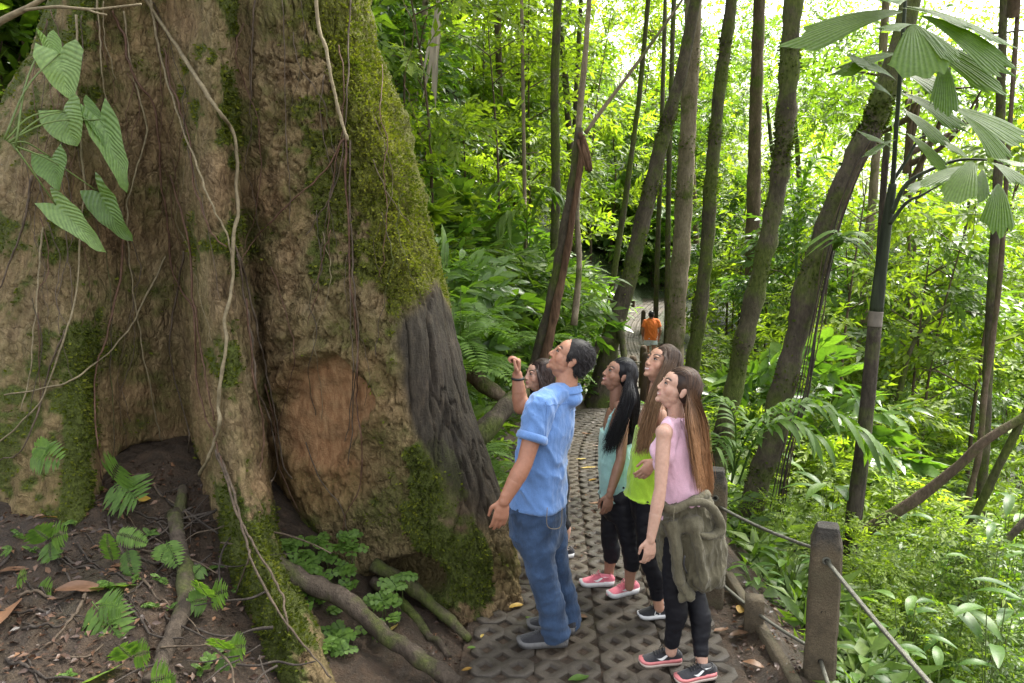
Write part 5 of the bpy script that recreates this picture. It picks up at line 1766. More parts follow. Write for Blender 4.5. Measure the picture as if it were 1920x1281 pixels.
# far posts along the path
FARP = [(1186, 668, 13.4, 'short brown wooden post behind the head of the girl in mint'), (1210, 662, 13.0, 'dark post just left of the tall girl\'s face'), (1206, 648, 15.5, 'dark post behind the tall girl\'s forehead'),
        (1206, 582, 24, 'upright dark post on the right edge of the far path bend'), (1187, 562, 29, 'reddish brown far post at the end of the path')]
m_wood = plain('post_wood', (.075, .052, .034), .85, .4, 14, .6, .02, .2, stretch=(1, 1, .3))
for u, v, Y, lab in FARP:
    t = P(u, v, Y)
    e = empty('post', (t.x, t.y, t.z - 1.0), lab, 'post', 'posts along the far path')
    mb = MB()
    pts = np.array([[0, 0, -.4], [0, 0, .4], [.01, 0, .93], [.01, 0, 1.0]])
    mb.add(*tube(pts, [.085, .08, .075, .055], 8, True, .08, 3))
    link('pillar', mb.mesh('pillar', m_wood, smooth=False), e)
def cable(a, b, sag, r, label, mat=m_cable, n=22):
    a, b = np.array(a), np.array(b)
    t = np.linspace(0, 1, n)
    p = a * (1 - t[:, None]) + b * t[:, None]
    p[:, 2] -= sag * 4 * t * (1 - t)
    o = link('cable', MB().add(*tube(p, r, 8, True)).mesh('cable', mat))
    tag(o, label, 'cable', 'cables of the path railing')
    return o
def on_post(e, x, y, z):
    return e.matrix_basis @ Vector((x, y, z))
bpy.context.view_layer.update()
cable(on_post(p1, 0, -.07, .755), P(1760, 1300, 2.75), .01, .011, 'upper steel cable running from the near post out of the lower right corner')
cable(on_post(p2, .02, -.06, .70), on_post(p1, -.02, .06, .755), .02, .010, 'upper steel cable between the two concrete posts')
cable(on_post(p2, .02, -.06, .22), on_post(p1, -.05, .06, .20), .03, .010, 'lower steel cable between the two concrete posts')
cable(on_post(p1, 0, -.07, .20), P(1600, 1420, 2.85), .01, .011, 'short dark lower cable leaving the foot of the near post')
cable(P(1187, 676, 13.4), P(1209, 676, 13.0), .04, .012, 'thin wire between the two far posts')

# kerb board and its stub
kb = empty('kerb', tuple(G(1420, 1190)), 'low concrete kerb board along the right verge', 'kerb')
ko = np.array(kb.location)
a, b_ = np.array(G(1362, 1085)), np.array(G(1492, 1300))
v, f = box_vf((0, 0, 0), (1, 1, 1))
dx = b_ - a
Lk = np.linalg.norm(dx)
ang = math.atan2(dx[1], dx[0])
R = np.array([[math.cos(ang), -math.sin(ang), 0], [math.sin(ang), math.cos(ang), 0], [0, 0, 1]])
v, f = box_vf((a + b_) / 2 - ko + np.array([0, 0, .0]), (Lk, .055, .14), R)
link('board', MB().add(v, f).mesh('board', m_conc, smooth=False), kb)
st = G(1405, 1185)
stub = empty('stub', (st.x + .03, st.y + .02, -.05), 'short square concrete stub beside the kerb', 'post')
pmb = MB()
v, f = box_vf((0, 0, .08), (.105, .105, .36), np.array([[.97, .24, 0], [-.24, .97, 0], [0, 0, 1]]))
pmb.add(v, f)
link('pillar', pmb.mesh('pillar', m_conc, smooth=False), stub)

# fallen log on the bank behind the man
lg = empty('log', tuple(P(935, 790, 5.7)), 'dark mossy log propped on the bank behind the man', 'log')
q = catmull([P(885, 830, 5.6), P(925, 790, 5.7), P(965, 748, 5.9), P(1010, 700, 6.2)], 18) - np.array(lg.location)
link('trunk', MB().add(*tube(q, np.linspace(.085, .07, 18), 12, True, .18, 4, 8)).mesh('trunk', MB_DARK), lg)
lg2 = empty('log', tuple(P(905, 720, 7.2)), 'rotting log lying in the ferns right of the giant tree', 'log')
q = catmull([P(878, 690, 7.0), P(905, 720, 6.9), P(942, 745, 6.9)], 14) - np.array(lg2.location)
link('trunk', MB().add(*tube(q, np.linspace(.09, .07, 14), 10, True, .25, 6, 8)).mesh('trunk', MB_BROWN), lg2)

# ------------------------------------------------------------------ fishtail palm
m_palm = leaf_mat('fishtail_leaf', (.055, .115, .014), (.095, .170, .022), (.115, .190, .050), .48, .42, .4, (1.8, 1.9, .4), True)
m_pst = mossy_bark('palm_stem', (.020, .017, .013), (.055, .045, .034), (.11, .092, .07), .4)
m_psh = plain('palm_crownshaft', (.030, .040, .020), .7, .7, 14, .6, .02, .25, stretch=(1.5, 1.5, .12))
palm = empty('fishtail_palm', tuple(P(1588, 1100, 6.0)), 'slender dark stemmed palm with ragged fishtail leaflets at the top right', 'palm')
po = np.array(palm.location)
def pt(pts, w0, w1, mat, name, Y=5.9, seg=12, n=24):
    q = catmull([P(u, v, Y + (y_[0] if y_ else 0)) for u, v, *y_ in pts], n) - po
    return link(name, MB().add(*tube(q, np.linspace(w0, w1, n) / 2 / FPX * Y, seg, True, .03, 2)).mesh(name, mat), palm)
pt([(1580, 1180), (1596, 1000), (1612, 880), (1628, 740), (1640, 610)], 30, 25, m_pst, 'stem')
pt([(1640, 612), (1641, 600), (1643, 584)], 26, 26, plain('palm_ring', (.14, .12, .095), .6, .2, 20), 'leaf_scar')
pt([(1643, 586), (1650, 520), (1660, 440), (1668, 385), (1674, 345)], 25, 14, m_psh, 'crownshaft')
pt([(1600, 1060), (1630, 800), (1642, 600), (1652, 430), (1658, 330), (1665, 250)], 12, 12, m_pst, 'second_stem', 6.1)
pt([(1672, 370), (1680, 250), (1690, 110), (1697, 5), (1700, -60)], 9, 5, m_psh, 'rachis')
pt([(1672, 400), (1700, 345), (1750, 316), (1800, 300), (1850, 300)], 9, 4, m_psh, 'rachis', 5.7)
pt([(1668, 420), (1700, 380), (1730, 365), (1765, 345)], 8, 3, m_psh, 'rachis', 5.8)
pt([(1674, 340), (1700, 300), (1725, 260), (1760, 250)], 7, 3, m_psh, 'rachis', 6.0)
FISH = [((1692, 22), (1478, 68), 46, .35, 5.5), ((1681, 152), (1592, 100), 34, .3, 5.6), ((1679, 192), (1628, 142), 16, .35, 5.7),
        ((1713, 46), (1732, 142), 84, .98, 5.2), ((1716, 50), (1794, 108), 30, .85, 5.2), ((1690, 15), (1832, 48), 22, .95, 5.5),
        ((1700, 12), (1902, 76), 40, .9, 5.5), ((1730, 30), (1898, 128), 52, .35, 5.4), ((1692, 62), (1884, 158), 48, .4, 5.5),
        ((1690, 134), (1782, 170), 40, .3, 5.6), ((1768, 112), (1770, 208), 38, .3, 5.4), ((1690, 174), (1812, 238), 30, .3, 5.6),
        ((1690, 206), (1776, 268), 26, .4, 5.7), ((1782, 202), (1930, 262), 52, .95, 5.2), ((1822, 302), (1790, 372), 46, 1.0, 5.2),
        ((1850, 298), (1935, 312), 42, .95, 5.2), ((1872, 345), (1868, 434), 44, .25, 5.3), ((1832, 312), (1722, 338), 26, .85, 5.3),
        ((1842, 318), (1838, 372), 22, .3, 5.4), ((1860, 305), (1925, 345), 34, .3, 5.3), ((1740, 340), (1700, 352), 14, .7, 5.6),
        ((1680, 262), (1620, 286), 10, .5, 5.7), ((1678, 285), (1612, 240), 12, .5, 5.7), ((1684, 100), (1560, 130), 22, .4, 5.6),
        ((1800, 210), (1890, 300), 40, .5, 5.6), ((1700, 250), (1780, 320), 22, .7, 5.6), ((1740, 255), (1812, 288), 20, .6, 5.6), ((1705, 0), (1640, -8), 50, .8, 5.5),
        ((1718, 48), (1650, 50), 30, .95, 5.3)]
for k, (a, b_, w, ti, Y) in enumerate(FISH):
    rs = random.Random(k)
    va, vb = np.array(P(*a, Y + .15)) - po, np.array(P(*b_, Y - .12)) - po
    nn = (rs.uniform(-.3, .3), -.75, .65) if ti < .8 else (rs.uniform(-.3, .3), -.6, .9)
    v, f = blade(va, vb, w / FPX * Y * 1.35, .06, 'fish', nn, .12, 10, 10, .10, k, .012)
    link('leaflet', MB().add(v, f, tint=np.full(len(v), ti), vein=np.tile(np.linspace(-1, 1, 11), 11) * 34).mesh('leaflet', m_palm, smooth=False), palm)

# ------------------------------------------------------------------ arching understory palm with broad drooping leaflets
def arch_palm(u, v, Y, fr, label, mat, name='arching_palm', ll=.34, lw=.05, n=15):
    e = empty(name, tuple(P(u, v, Y)), label, 'palm')
    eo = np.array(e.location)
    for k, (pts, L) in enumerate(fr):
        rng_ = np.random.default_rng(k + int(u))
        mid = catmull([P(a, b, Y + dy) for a, b, dy in pts], 14) - eo
        mb = MB()
        mb.add(*tube(mid, np.linspace(.009, .002, 14), 5, False), tint=.2)
        for q in range(n):
            t = .22 + .78 * q / n
            i = t * 13
            p = mid[int(i)] * (1 - i % 1) + mid[min(13, int(i) + 1)] * (i % 1)
            tg = unit_(mid[min(13, int(i) + 1)] - mid[int(i)] + 1e-6)
            for sd in (-1, 1):
                s_ = unit_(np.cross(tg, (0, 0, 1))) * sd
                d = unit_(s_ * .9 + tg * .6 + np.array([0, 0, .25]) + rng_.normal(0, .12, 3))
                Lq = ll * L * (.55 + .45 * math.sin(math.pi * (t - .1))) * rng_.uniform(.85, 1.1)
                vv, ff_ = blade(p, p + d * Lq - np.array([0, 0, Lq * .35]), lw * L, .28, 'strap', unit_(np.array([0, 0, 1]) + .2 * rng_.normal(0, 1, 3)), .15, 6, 2)
                mb.add(vv, ff_, tint=np.full(len(vv), np.clip(rng_.normal(.55, .15), 0, 1)))
        link('frond', mb.mesh('frond', mat), e)
    return e
arch_palm(1372, 905, 5.6, [([(1372, 905, 0), (1395, 830, -.1), (1430, 780, -.2), (1480, 752, -.3)], .62), ([(1372, 905, 0), (1380, 820, 0), (1372, 770, -.1), (1345, 740, -.2)], .6),
                           ([(1385, 905, 0), (1430, 800, .1), (1510, 755, .1), (1600, 800, .0), (1640, 850, .0)], .95), ([(1385, 905, 0), (1420, 820, -.1), (1480, 790, -.2), (1545, 830, -.3)], .85),
                           ([(1372, 905, 0), (1376, 850, -.1), (1352, 820, -.2), (1338, 850, -.3)], .55)], 'glossy palm with drooping ribbon leaflets behind the railing', LEAF_D)
arch_palm(1492, 560, 12, [([(1492, 560, 0), (1496, 420, 0), (1510, 330, 0), (1540, 290, -.2)], 1.5), ([(1492, 560, 0), (1490, 420, 0), (1478, 300, 0), (1490, 240, -.2)], 1.5), ([(1492, 560, 0), (1500, 430, 0), (1530, 380, .1), (1565, 390, 0)], 1.3)],
          'pale sunlit palm fronds between the mossy curved trunk and the thick leaning one', LEAF_D, 'feather_palm', .36, .05, 18)
arch_palm(990, 480, 12, [([(990, 480, 0), (985, 400, 0), (960, 350, 0), (925, 350, 0)], 1.5), ([(990, 480, 0), (1000, 400, 0), (1020, 360, 0), (1045, 370, 0)], 1.4), ([(990, 480, 0), (985, 410, -.2), (955, 400, -.3), (930, 420, -.4)], 1.3)],
          'feathery palm left of the broken snag', LEAF_A, 'feather_palm', .36, .045, 18)
arch_palm(1080, 640, 9.6, [([(1080, 640, 0), (1085, 590, 0), (1110, 565, 0), (1140, 575, 0)], .8), ([(1080, 640, 0), (1070, 590, 0), (1045, 575, 0), (1015, 600, 0)], .8), ([(1080, 640, 0), (1078, 585, 0), (1085, 545, 0)], .8)],
          'low bright palm between the snag and the curved tree', LEAF_D, 'feather_palm', .3, .04, 14)

# epiphyte on the leaning trunk
ep = empty('epiphyte', tuple(P(1562, 470, 6.35)), 'strap leaved epiphyte perched on the thick leaning trunk', 'plant')
eo = np.array(ep.location)
rs = random.Random(4)
for k in range(26):
    a = rs.uniform(-.5, 2.6)
    L = rs.uniform(.25, .6)
    d = np.array([math.cos(a) * L, -rs.uniform(0, .2), math.sin(a) * L * .45 + .1])
    v, f = blade((0, 0, 0), d, .03, .7, 'strap', (.2, -.6, .8), .2, 8, 2)
    link('leaf', MB().add(v, f, tint=np.full(len(v), rs.uniform(.3, .8))).mesh('leaf', LEAF_D), ep)
# dry hanging frond at the top left of the wood
m_dry = plain('dry_frond', (.42, .36, .29), .8, .2, 20, .3, .01, stretch=(1, 1, .2))
df = empty('dead_frond', tuple(P(815, 60, 12)), 'bleached dead palm frond hanging high beside the giant tree', 'frond')
do = np.array(df.location)
for k in range(9):
    rs = random.Random(k)
    v, f = blade(np.array(P(822 + rs.uniform(-4, 4), -10 + 8 * k, 12)) - do, np.array(P(800 + rs.uniform(-14, 18), 110 + 12 * k, 12 + rs.uniform(-.2, .2))) - do, rs.uniform(.05, .11), .02, 'lance', (rs.uniform(-.6, .6), -1, 0), .3, 8, 2)
    link('leaflet', MB().add(v, f).mesh('leaflet', m_dry), df)

# ------------------------------------------------------------------ individual broad leaved plants, near right and by the giant tree
def bigleaf(u, v, Y, n, L, W, label, mat, name='broadleaf_plant', up=.7, seed=0, shape='ellip', group=None, spread=1.0):
    rs = random.Random(seed)
    g0 = P(u, v, Y)
    z0 = min(H1(g0.x, g0.y), g0.z - .05)
    e = empty(name, (g0.x, g0.y, z0), label, 'plant', group)
    h = g0.z - z0
    sb = MB()
    for k in range(n):
        a = 2 * math.pi * k / n + rs.uniform(-.4, .4)
        zz = h * rs.uniform(.45, 1.0)
        b = np.array([math.cos(a) * .08 * spread, math.sin(a) * .08 * spread, zz])
        l_ = L * rs.uniform(.7, 1.15)
        t = b + np.array([math.cos(a) * l_, math.sin(a) * l_, l_ * rs.uniform(-.25, up)])
        v_, f_ = blade(b, t, W * rs.uniform(.8, 1.15), .16, shape, (0, 0, 1), .18, 10, 4, seed=k)
        link('leaf', MB().add(v_, f_, tint=np.full(len(v_), min(1, max(0, rs.gauss(.5, .2))))).mesh('leaf', mat), e)
        sb.add(*tube(catmull([(0, 0, -.05), b * .6 + np.array([0, 0, .0]), b], 6), [.004, .004, .0035, .003, .003, .003], 5, False))
    link('stem', sb.mesh('stem', m_stem), e)
    return e
LEAFG = leaf_mat('leaf_wet', (.040, .092, .018), (.078, .160, .028), (.150, .250, .050), .40, .44, .35, (1.8, 2.0, .5))
for k, (u, v, Y, n, L, W, lab) in enumerate([
        (1700, 1110, 4.3, 6, .20, .065, 'wet glossy plant low beside the near post'), (1795, 1060, 4.4, 8, .26, .075, 'wet glossy plant under the slanting branches at the right'),
        (1870, 1120, 4.1, 7, .28, .085, 'wet glossy plant at the right edge near the corner'), (1770, 1200, 3.9, 7, .22, .06, 'wet glossy plant in the lower right corner'),
        (1650, 1190, 4.1, 6, .16, .05, 'small wet plant just right of the near post'), (1850, 1010, 4.8, 7, .22, .065, 'leafy plant beneath the right edge branches'),
        (1560, 900, 6.2, 8, .30, .09, 'upright bright leaves left of the palm stem'), (1690, 880, 6.4, 7, .26, .09, 'broad leaved plant right of the palm stem'),
        (1900, 900, 5.6, 8, .3, .09, 'broad leaved plant at the right edge above the branches'), (1480, 1020, 5.0, 10, .18, .05, 'small bright plant behind the lower cable'),
        (1415, 1060, 4.9, 9, .13, .045, 'tiny bright plant at the foot of the second post'), (1610, 1250, 3.9, 10, .18, .06, 'small plant at the foot of the near post'),
        (860, 520, 6.3, 14, .20, .06, 'leafy twig plant touching the mossy edge of the giant tree'), (820, 400, 6.4, 14, .2, .06, 'drooping leafy plant above the bank shrubs'),
        (1460, 740, 7.2, 9, .24, .10, 'bright round leaved plant behind the ribbon palm')]):
    bigleaf(u, v, Y, n, L, W, lab, LEAFG if u > 1000 else LEAF_C, seed=k, up=.5)
# ferns on the bank right of the giant tree
for k, (u, v, Y, L) in enumerate([(868, 640, 6.2, .55), (885, 690, 6.1, .5), (895, 600, 6.8, .55), (930, 680, 7.0, .4), (900, 850, 5.4, .32), (918, 880, 5.3, .3), (1045, 690, 9.0, .5), (1010, 640, 9.2, .6)]):
    p = P(u, v, Y)
    g_ = H1(p.x, p.y)
    e = empty('fern', (p.x, p.y, min(g_, p.z)), ['arching fern high on the bank beside the giant tree', 'fern drooping against the dark burnt bark', 'large fern under the bank shrubs', 'small fern above the rotting log', 'fern hanging beside the man\'s elbow', 'fern low on the cut bank behind the man', 'fern by the foot of the broken snag', 'fern left of the foot of the curved tree'][k], 'fern')
    for q in range(9):
        a = 2 * math.pi * q / 9 + random.uniform(-.3, .3)
        b0 = Vector((0, 0, max(.02, p.z - e.location.z)))
        t = b0 + Vector((math.cos(a) * L, math.sin(a) * L, L * random.uniform(-.25, .35)))
        link('frond', frond(b0, t, 16, L * .22, .25, k * 11 + q, .02, (0, 0, 1)), e)

# fine shrubs in the lower right corner
rs = random.Random(41)
for k, (u, v, Y, sc, lab) in enumerate([(1720, 1160, 4.5, .42, 'fine leaved bush between the wet plants below the cable'), (1830, 1180, 4.4, .45, 'fine leaved bush in the lower right corner'), (1660, 1080, 5.0, .45, 'fine leaved bush just behind the near post'),
                                  (1760, 1010, 5.2, .5, 'fine leaved bush under the long bare branch'), (1900, 1040, 5.0, .5, 'fine leaved bush at the right edge under the branches'), (1580, 1000, 5.6, .45, 'fine leaved bush left of the near post top'),
                                  (1480, 960, 6.2, .45, 'fine leaved bush above the upper cable')]):
    p = P(u, v, Y)
    e = empty('shrub', (p.x, p.y, min(p.z, H1(p.x, p.y)) - .05), lab, 'shrub', 'fine shrubs at the lower right')
    h_ = max(.3, p.z - e.location.z)
    link('foliage', SHRF[k % 3], e, (0, 0, max(0, h_ - sc * 1.1)), (0, 0, rs.uniform(0, 6)), sc)
    link('stem', STM[k % 3], e, None, (0, 0, rs.uniform(0, 6)), (sc * .8, sc * .8, h_))
# ------------------------------------------------------------------ people
def V3(*a):
    return np.array(a, dtype=float)
def pp(u, v, Y):
    return np.array(P(u, v, Y))
def unit(a):
    a = np.asarray(a, dtype=float)
    return a / (np.linalg.norm(a) + 1e-12)

_sph = None
def sphere_vf(nu=18, nv=11):
    global _sph
    if _sph is None:
        th = np.linspace(0, np.pi, nv)[1:-1]
        ph = np.linspace(0, 2 * np.pi, nu, endpoint=False)
        v = np.array([[math.sin(t) * math.cos(p), math.sin(t) * math.sin(p), math.cos(t)] for t in th for p in ph])
        v = np.vstack([v, [0, 0, 1], [0, 0, -1]])
        q, tr = [], []
        m = len(th)
        for i in range(m - 1):
            for j in range(nu):
                q.append([i * nu + j, (i + 1) * nu + j, (i + 1) * nu + (j + 1) % nu, i * nu + (j + 1) % nu])
        for j in range(nu):
            tr.append([m * nu, j, (j + 1) % nu])
            tr.append([m * nu + 1, (m - 1) * nu + (j + 1) % nu, (m - 1) * nu + j])
        _sph = (v, [np.array(q), np.array(tr)])
    return _sph

class Blob(MB):
    """closed pieces that are grown together into one skin"""
    def ell(self, c, r, R=None):
        v, f = sphere_vf()
        v = v * np.array(r if hasattr(r, '__len__') else (r, r, r))
        if R is not None:
            v = v @ np.array(R).T
        return self.add(v + np.asarray(c), f)
    def limb(self, pts, rad, seg=14, flat=1.0, n=None):
        p = catmull(pts, n or 5 * len(pts))
        r = np.interp(np.linspace(0, 1, len(p)), np.linspace(0, 1, len(rad)), rad)
        self.add(*tube(p, r, seg, True, flat=flat))
        self.ell(p[0], r[0])
        self.ell(p[-1], r[-1])
        return self
    def loft(self, st, fwd, left, seg=28, pw=2.3):
        """st: (centre, half depth, half width)"""
        a = np.linspace(0, 2 * np.pi, seg, endpoint=False)
        ca, sa = np.cos(a), np.sin(a)
        e = 2 / pw
        x = np.sign(ca) * np.abs(ca) ** e
        y = np.sign(sa) * np.abs(sa) ** e
        n = len(st)
        C = catmull([s[0] for s in st], 4 * n)
        t = np.linspace(0, n - 1, 4 * n)
        A = np.interp(t, range(n), [s[1] for s in st])
        B = np.interp(t, range(n), [s[2] for s in st])
        v = C[:, None, :] + (A[:, None] * x[None])[..., None] * fwd + (B[:, None] * y[None])[..., None] * left
        N_ = len(C)
        i = np.arange(N_ - 1)[:, None] * seg
        j = np.arange(seg)[None]
        j2 = (j + 1) % seg
        q = np.stack([i + j, i + j2, i + seg + j2, i + seg + j], -1).reshape(-1, 4)
        vv = np.vstack([v.reshape(-1, 3), C[0], C[-1]])
        jj = np.arange(seg)
        j2 = (jj + 1) % seg
        tr = np.vstack([np.stack([np.full(seg, N_ * seg), j2, jj], -1), np.stack([np.full(seg, N_ * seg + 1), (N_ - 1) * seg + jj, (N_ - 1) * seg + j2], -1)])
        return self.add(vv, [q, tr])
    def grow(self, voxel, smooth=4):
        me = self.mesh('tmp')
        o = link('tmp', me)
        m = o.modifiers.new('r', 'REMESH')
        m.mode = 'VOXEL'
        m.voxel_size = voxel
        m.adaptivity = 0
        if smooth:
            s = o.modifiers.new('s', 'SMOOTH')
            s.iterations = smooth
            s.factor = .5
        bpy.context.view_layer.update()
        dg = bpy.context.evaluated_depsgraph_get()
        ev = o.evaluated_get(dg)
        em = ev.to_mesh()
        v = np.empty(len(em.vertices) * 3, dtype=np.float32)
        em.vertices.foreach_get('co', v)
        nrm_ = np.empty(len(em.vertices) * 3, dtype=np.float32)
        em.vertices.foreach_get('normal', nrm_)
        q = np.empty(len(em.loops), dtype=np.int32)
        em.loops.foreach_get('vertex_index', q)
        tot = np.empty(len(em.polygons), dtype=np.int32)
        em.polygons.foreach_get('loop_total', tot)
        ev.to_mesh_clear()
        bpy.data.objects.remove(o)
        bpy.data.meshes.remove(me)
        assert (tot == 4).all()
        return v.reshape(-1, 3).astype(np.float64), q.reshape(-1, 4), nrm_.reshape(-1, 3).astype(np.float64)

# ---- materials
def col_mat(name, rough=.5, spec=.35, sss=0.0, bscale=220, bst=.15):
    m, nt, bs = new_mat(name)
    c = attr(nt, 'Col', 'Color')
    f = noise_node(nt, 60, 5, .6)
    c = mixc(nt, 1.0, c, ramp(nt, f, [(0.3, (.88, .86, .85)), (0.7, (1.06, 1.05, 1.05))]), 'MULTIPLY')
    nt.links.new(c, bs.inputs['Base Color'])
    bs.inputs['Roughness'].default_value = rough
    bs.inputs['Specular IOR Level'].default_value = spec
    if sss:
        bs.inputs['Subsurface Weight'].default_value = sss
        bs.inputs['Subsurface Radius'].default_value = (.012, .005, .003)
        bs.inputs['Subsurface Scale'].default_value = 1.0
    f2 = noise_node(nt, bscale, 3, .6)
    bump(nt, bs, f2, bst, .002)
    return m
SKIN = col_mat('skin', .48, .4, .12)
def cloth(name, col, var=.16, weave=420, rough=.85, sheen=.3, spec=.2, creases=.4):
    m, nt, bs = new_mat(name)
    f = noise_node(nt, 9, 5, .6)
    f2 = noise_node(nt, weave, 3, .6)
    c = ramp(nt, f, [(0.3, tuple(x * (1 - var) for x in col)), (0.7, tuple(min(1, x * (1 + var)) for x in col))])
    c = mixc(nt, 1.0, c, ramp(nt, f2, [(0.3, (.8,) * 3), (0.7, (1.12,) * 3)]), 'MULTIPLY')
    nt.links.new(c, bs.inputs['Base Color'])
    bs.inputs['Roughness'].default_value = rough
    bs.inputs['Specular IOR Level'].default_value = spec
    bs.inputs['Sheen Weight'].default_value = sheen
    f3 = noise_node(nt, 16, 4, .55, stretch=(1.3, 1.3, .6))
    rd = mathn(nt, 'ABSOLUTE', mathn(nt, 'MULTIPLY_ADD', f3, 2.0, -1.0))
    bump(nt, bs, mathn(nt, 'ADD', mathn(nt, 'MULTIPLY', f2, .12), mathn(nt, 'MULTIPLY', rd, -1.0)), creases, .014)
    return m
def hair_mat(name, c0, c1, tip, rough=.32):
    m, nt, bs = new_mat(name)
    t = attr(nt, 'tint')
    al = attr(nt, 'along')
    c = ramp(nt, t, [(0.0, c0), (1.0, c1)])
    c = mixc(nt, ramp(nt, al, [(0.35, (0, 0, 0)), (0.95, (.9,) * 3)]), c, mixc(nt, 1.0, ramp(nt, t, [(0, (.6,) * 3), (1, (1.3,) * 3)]), tip, 'MULTIPLY'))
    nt.links.new(c, bs.inputs['Base Color'])
    bs.inputs['Roughness'].default_value = rough
    bs.inputs['Specular IOR Level'].default_value = .3
    return m
M_EYE = plain('eye_white', (.26, .24, .22), .4, .03, 20, 0)
M_IRIS = plain('eye_iris', (.018, .009, .006), .35, .2, 40, 0, spec=.2)
M_LASH = plain('lash', (.008, .006, .006), .5, .1, 20, 0)
M_SHIRT = cloth('denim_shirt', (.115, .225, .470), .14)
M_JEANS = cloth('jeans', (.034, .062, .120), .40, 300, .9, .1)
M_MINT = cloth('mint_jersey', (.36, .62, .58), .08, 500, .7)
M_LIME = cloth('lime_jersey', (.42, .68, .045), .08, 500, .7)
M_PINK = cloth('pink_cotton', (.74, .46, .56), .06, 400, .8)
M_OLIVE = cloth('olive_canvas', (.110, .098, .062), .22, 300, .9, .1, .2, .7)
M_BLACK = cloth('black_leggings', (.008, .008, .011), .2, 500, .6, 0, .25, .15)
M_NAVY = cloth('dark_leggings', (.010, .010, .014), .2, 500, .55, 0, .28, .15)
M_ORANGE = cloth('orange_shirt', (.66, .155, .030), .08)
M_WHITE = cloth('white_shorts', (.62, .66, .74), .05)
M_KNIT = cloth('dark_knit', (.030, .030, .034), .3, 260, .9)
M_SHOEP = cloth('pink_mesh', (.62, .165, .215), .1, 350, .7)
M_SHOEB = cloth('black_mesh', (.022, .022, .026), .25, 350, .65)
M_SOLEW = plain('white_sole', (.66, .66, .66), .5, .08, 30, .1, .002)
M_SOLEP = plain('pink_sole', (.62, .20, .20), .5, .1, 30, .1, .002)
M_SOLEC = plain('cream_sole', (.52, .42, .36), .55, .12, 30, .1, .002)
M_SOLEG = plain('grey_sole', (.125, .122, .120), .6, .2, 30, .1, .002)
M_LOGO = plain('white_logo', (.78, .78, .76), .45, .03, 30, 0)
M_BAND = plain('black_band', (.010, .010, .011), .5, .2, 40, .1)
M_BANDW = plain('white_band', (.66, .68, .70), .4, .05, 40, 0)

def hand(b, wrist, fdir, back, thumb, s=1.0, curl=.45, spread=.06, tcurl=.3):
    fdir, back, thumb = unit(fdir), unit(back), unit(thumb)
    thumb = unit(thumb - fdir * np.dot(thumb, fdir))
    back = unit(np.cross(fdir, thumb)) * np.sign(np.dot(np.cross(fdir, thumb), back) or 1)
    R = np.stack([fdir, thumb, back], -1)
    w = np.asarray(wrist)
    b.limb([w - fdir * .03 * s, w + fdir * .005 * s], [.026 * s, .025 * s], 12)
    b.ell(w + fdir * .045 * s, (.052 * s, .037 * s, .017 * s), R)
    b.ell(w + fdir * .075 * s, (.026 * s, .041 * s, .015 * s), R)
    b.ell(w + fdir * .03 * s + thumb * .022 * s - back * .006 * s, (.032 * s, .018 * s, .016 * s), R)
    for k, (off, Lf) in enumerate(((.030, .92), (.010, 1.02), (-.011, .95), (-.030, .76))):
        p = w + fdir * (.086 - .004 * abs(k - 1)) * s + thumb * off * s
        pts, rad, ang = [p - fdir * .02 * s, p], [.0095 * s, .0095 * s], curl * .45
        for seg_, (L, r) in enumerate(((.044, .0088), (.027, .0080), (.021, .0068))):
            ang += curl * (.35 + .45 * seg_) * (1 + .08 * k)
            d = fdir * math.cos(ang) - back * math.sin(ang) + thumb * off * spread * 10
            p = p + unit(d) * L * Lf * s
            pts.append(p)
            rad.append(r * s)
        b.limb(pts, rad, 10, n=14)
    p = w + fdir * .022 * s + thumb * .030 * s - back * .006 * s
    d1 = unit(fdir * .75 + thumb * .7 - back * .25)
    d2 = unit(fdir * (.95) + thumb * (.35 - tcurl) - back * .3)
    b.limb([p - d1 * .015 * s, p + d1 * .030 * s, p + d1 * .030 * s + d2 * .028 * s, p + d1 * .030 * s + d2 * .050 * s], [.0125 * s, .011 * s, .0098 * s, .008 * s], 10, n=12)

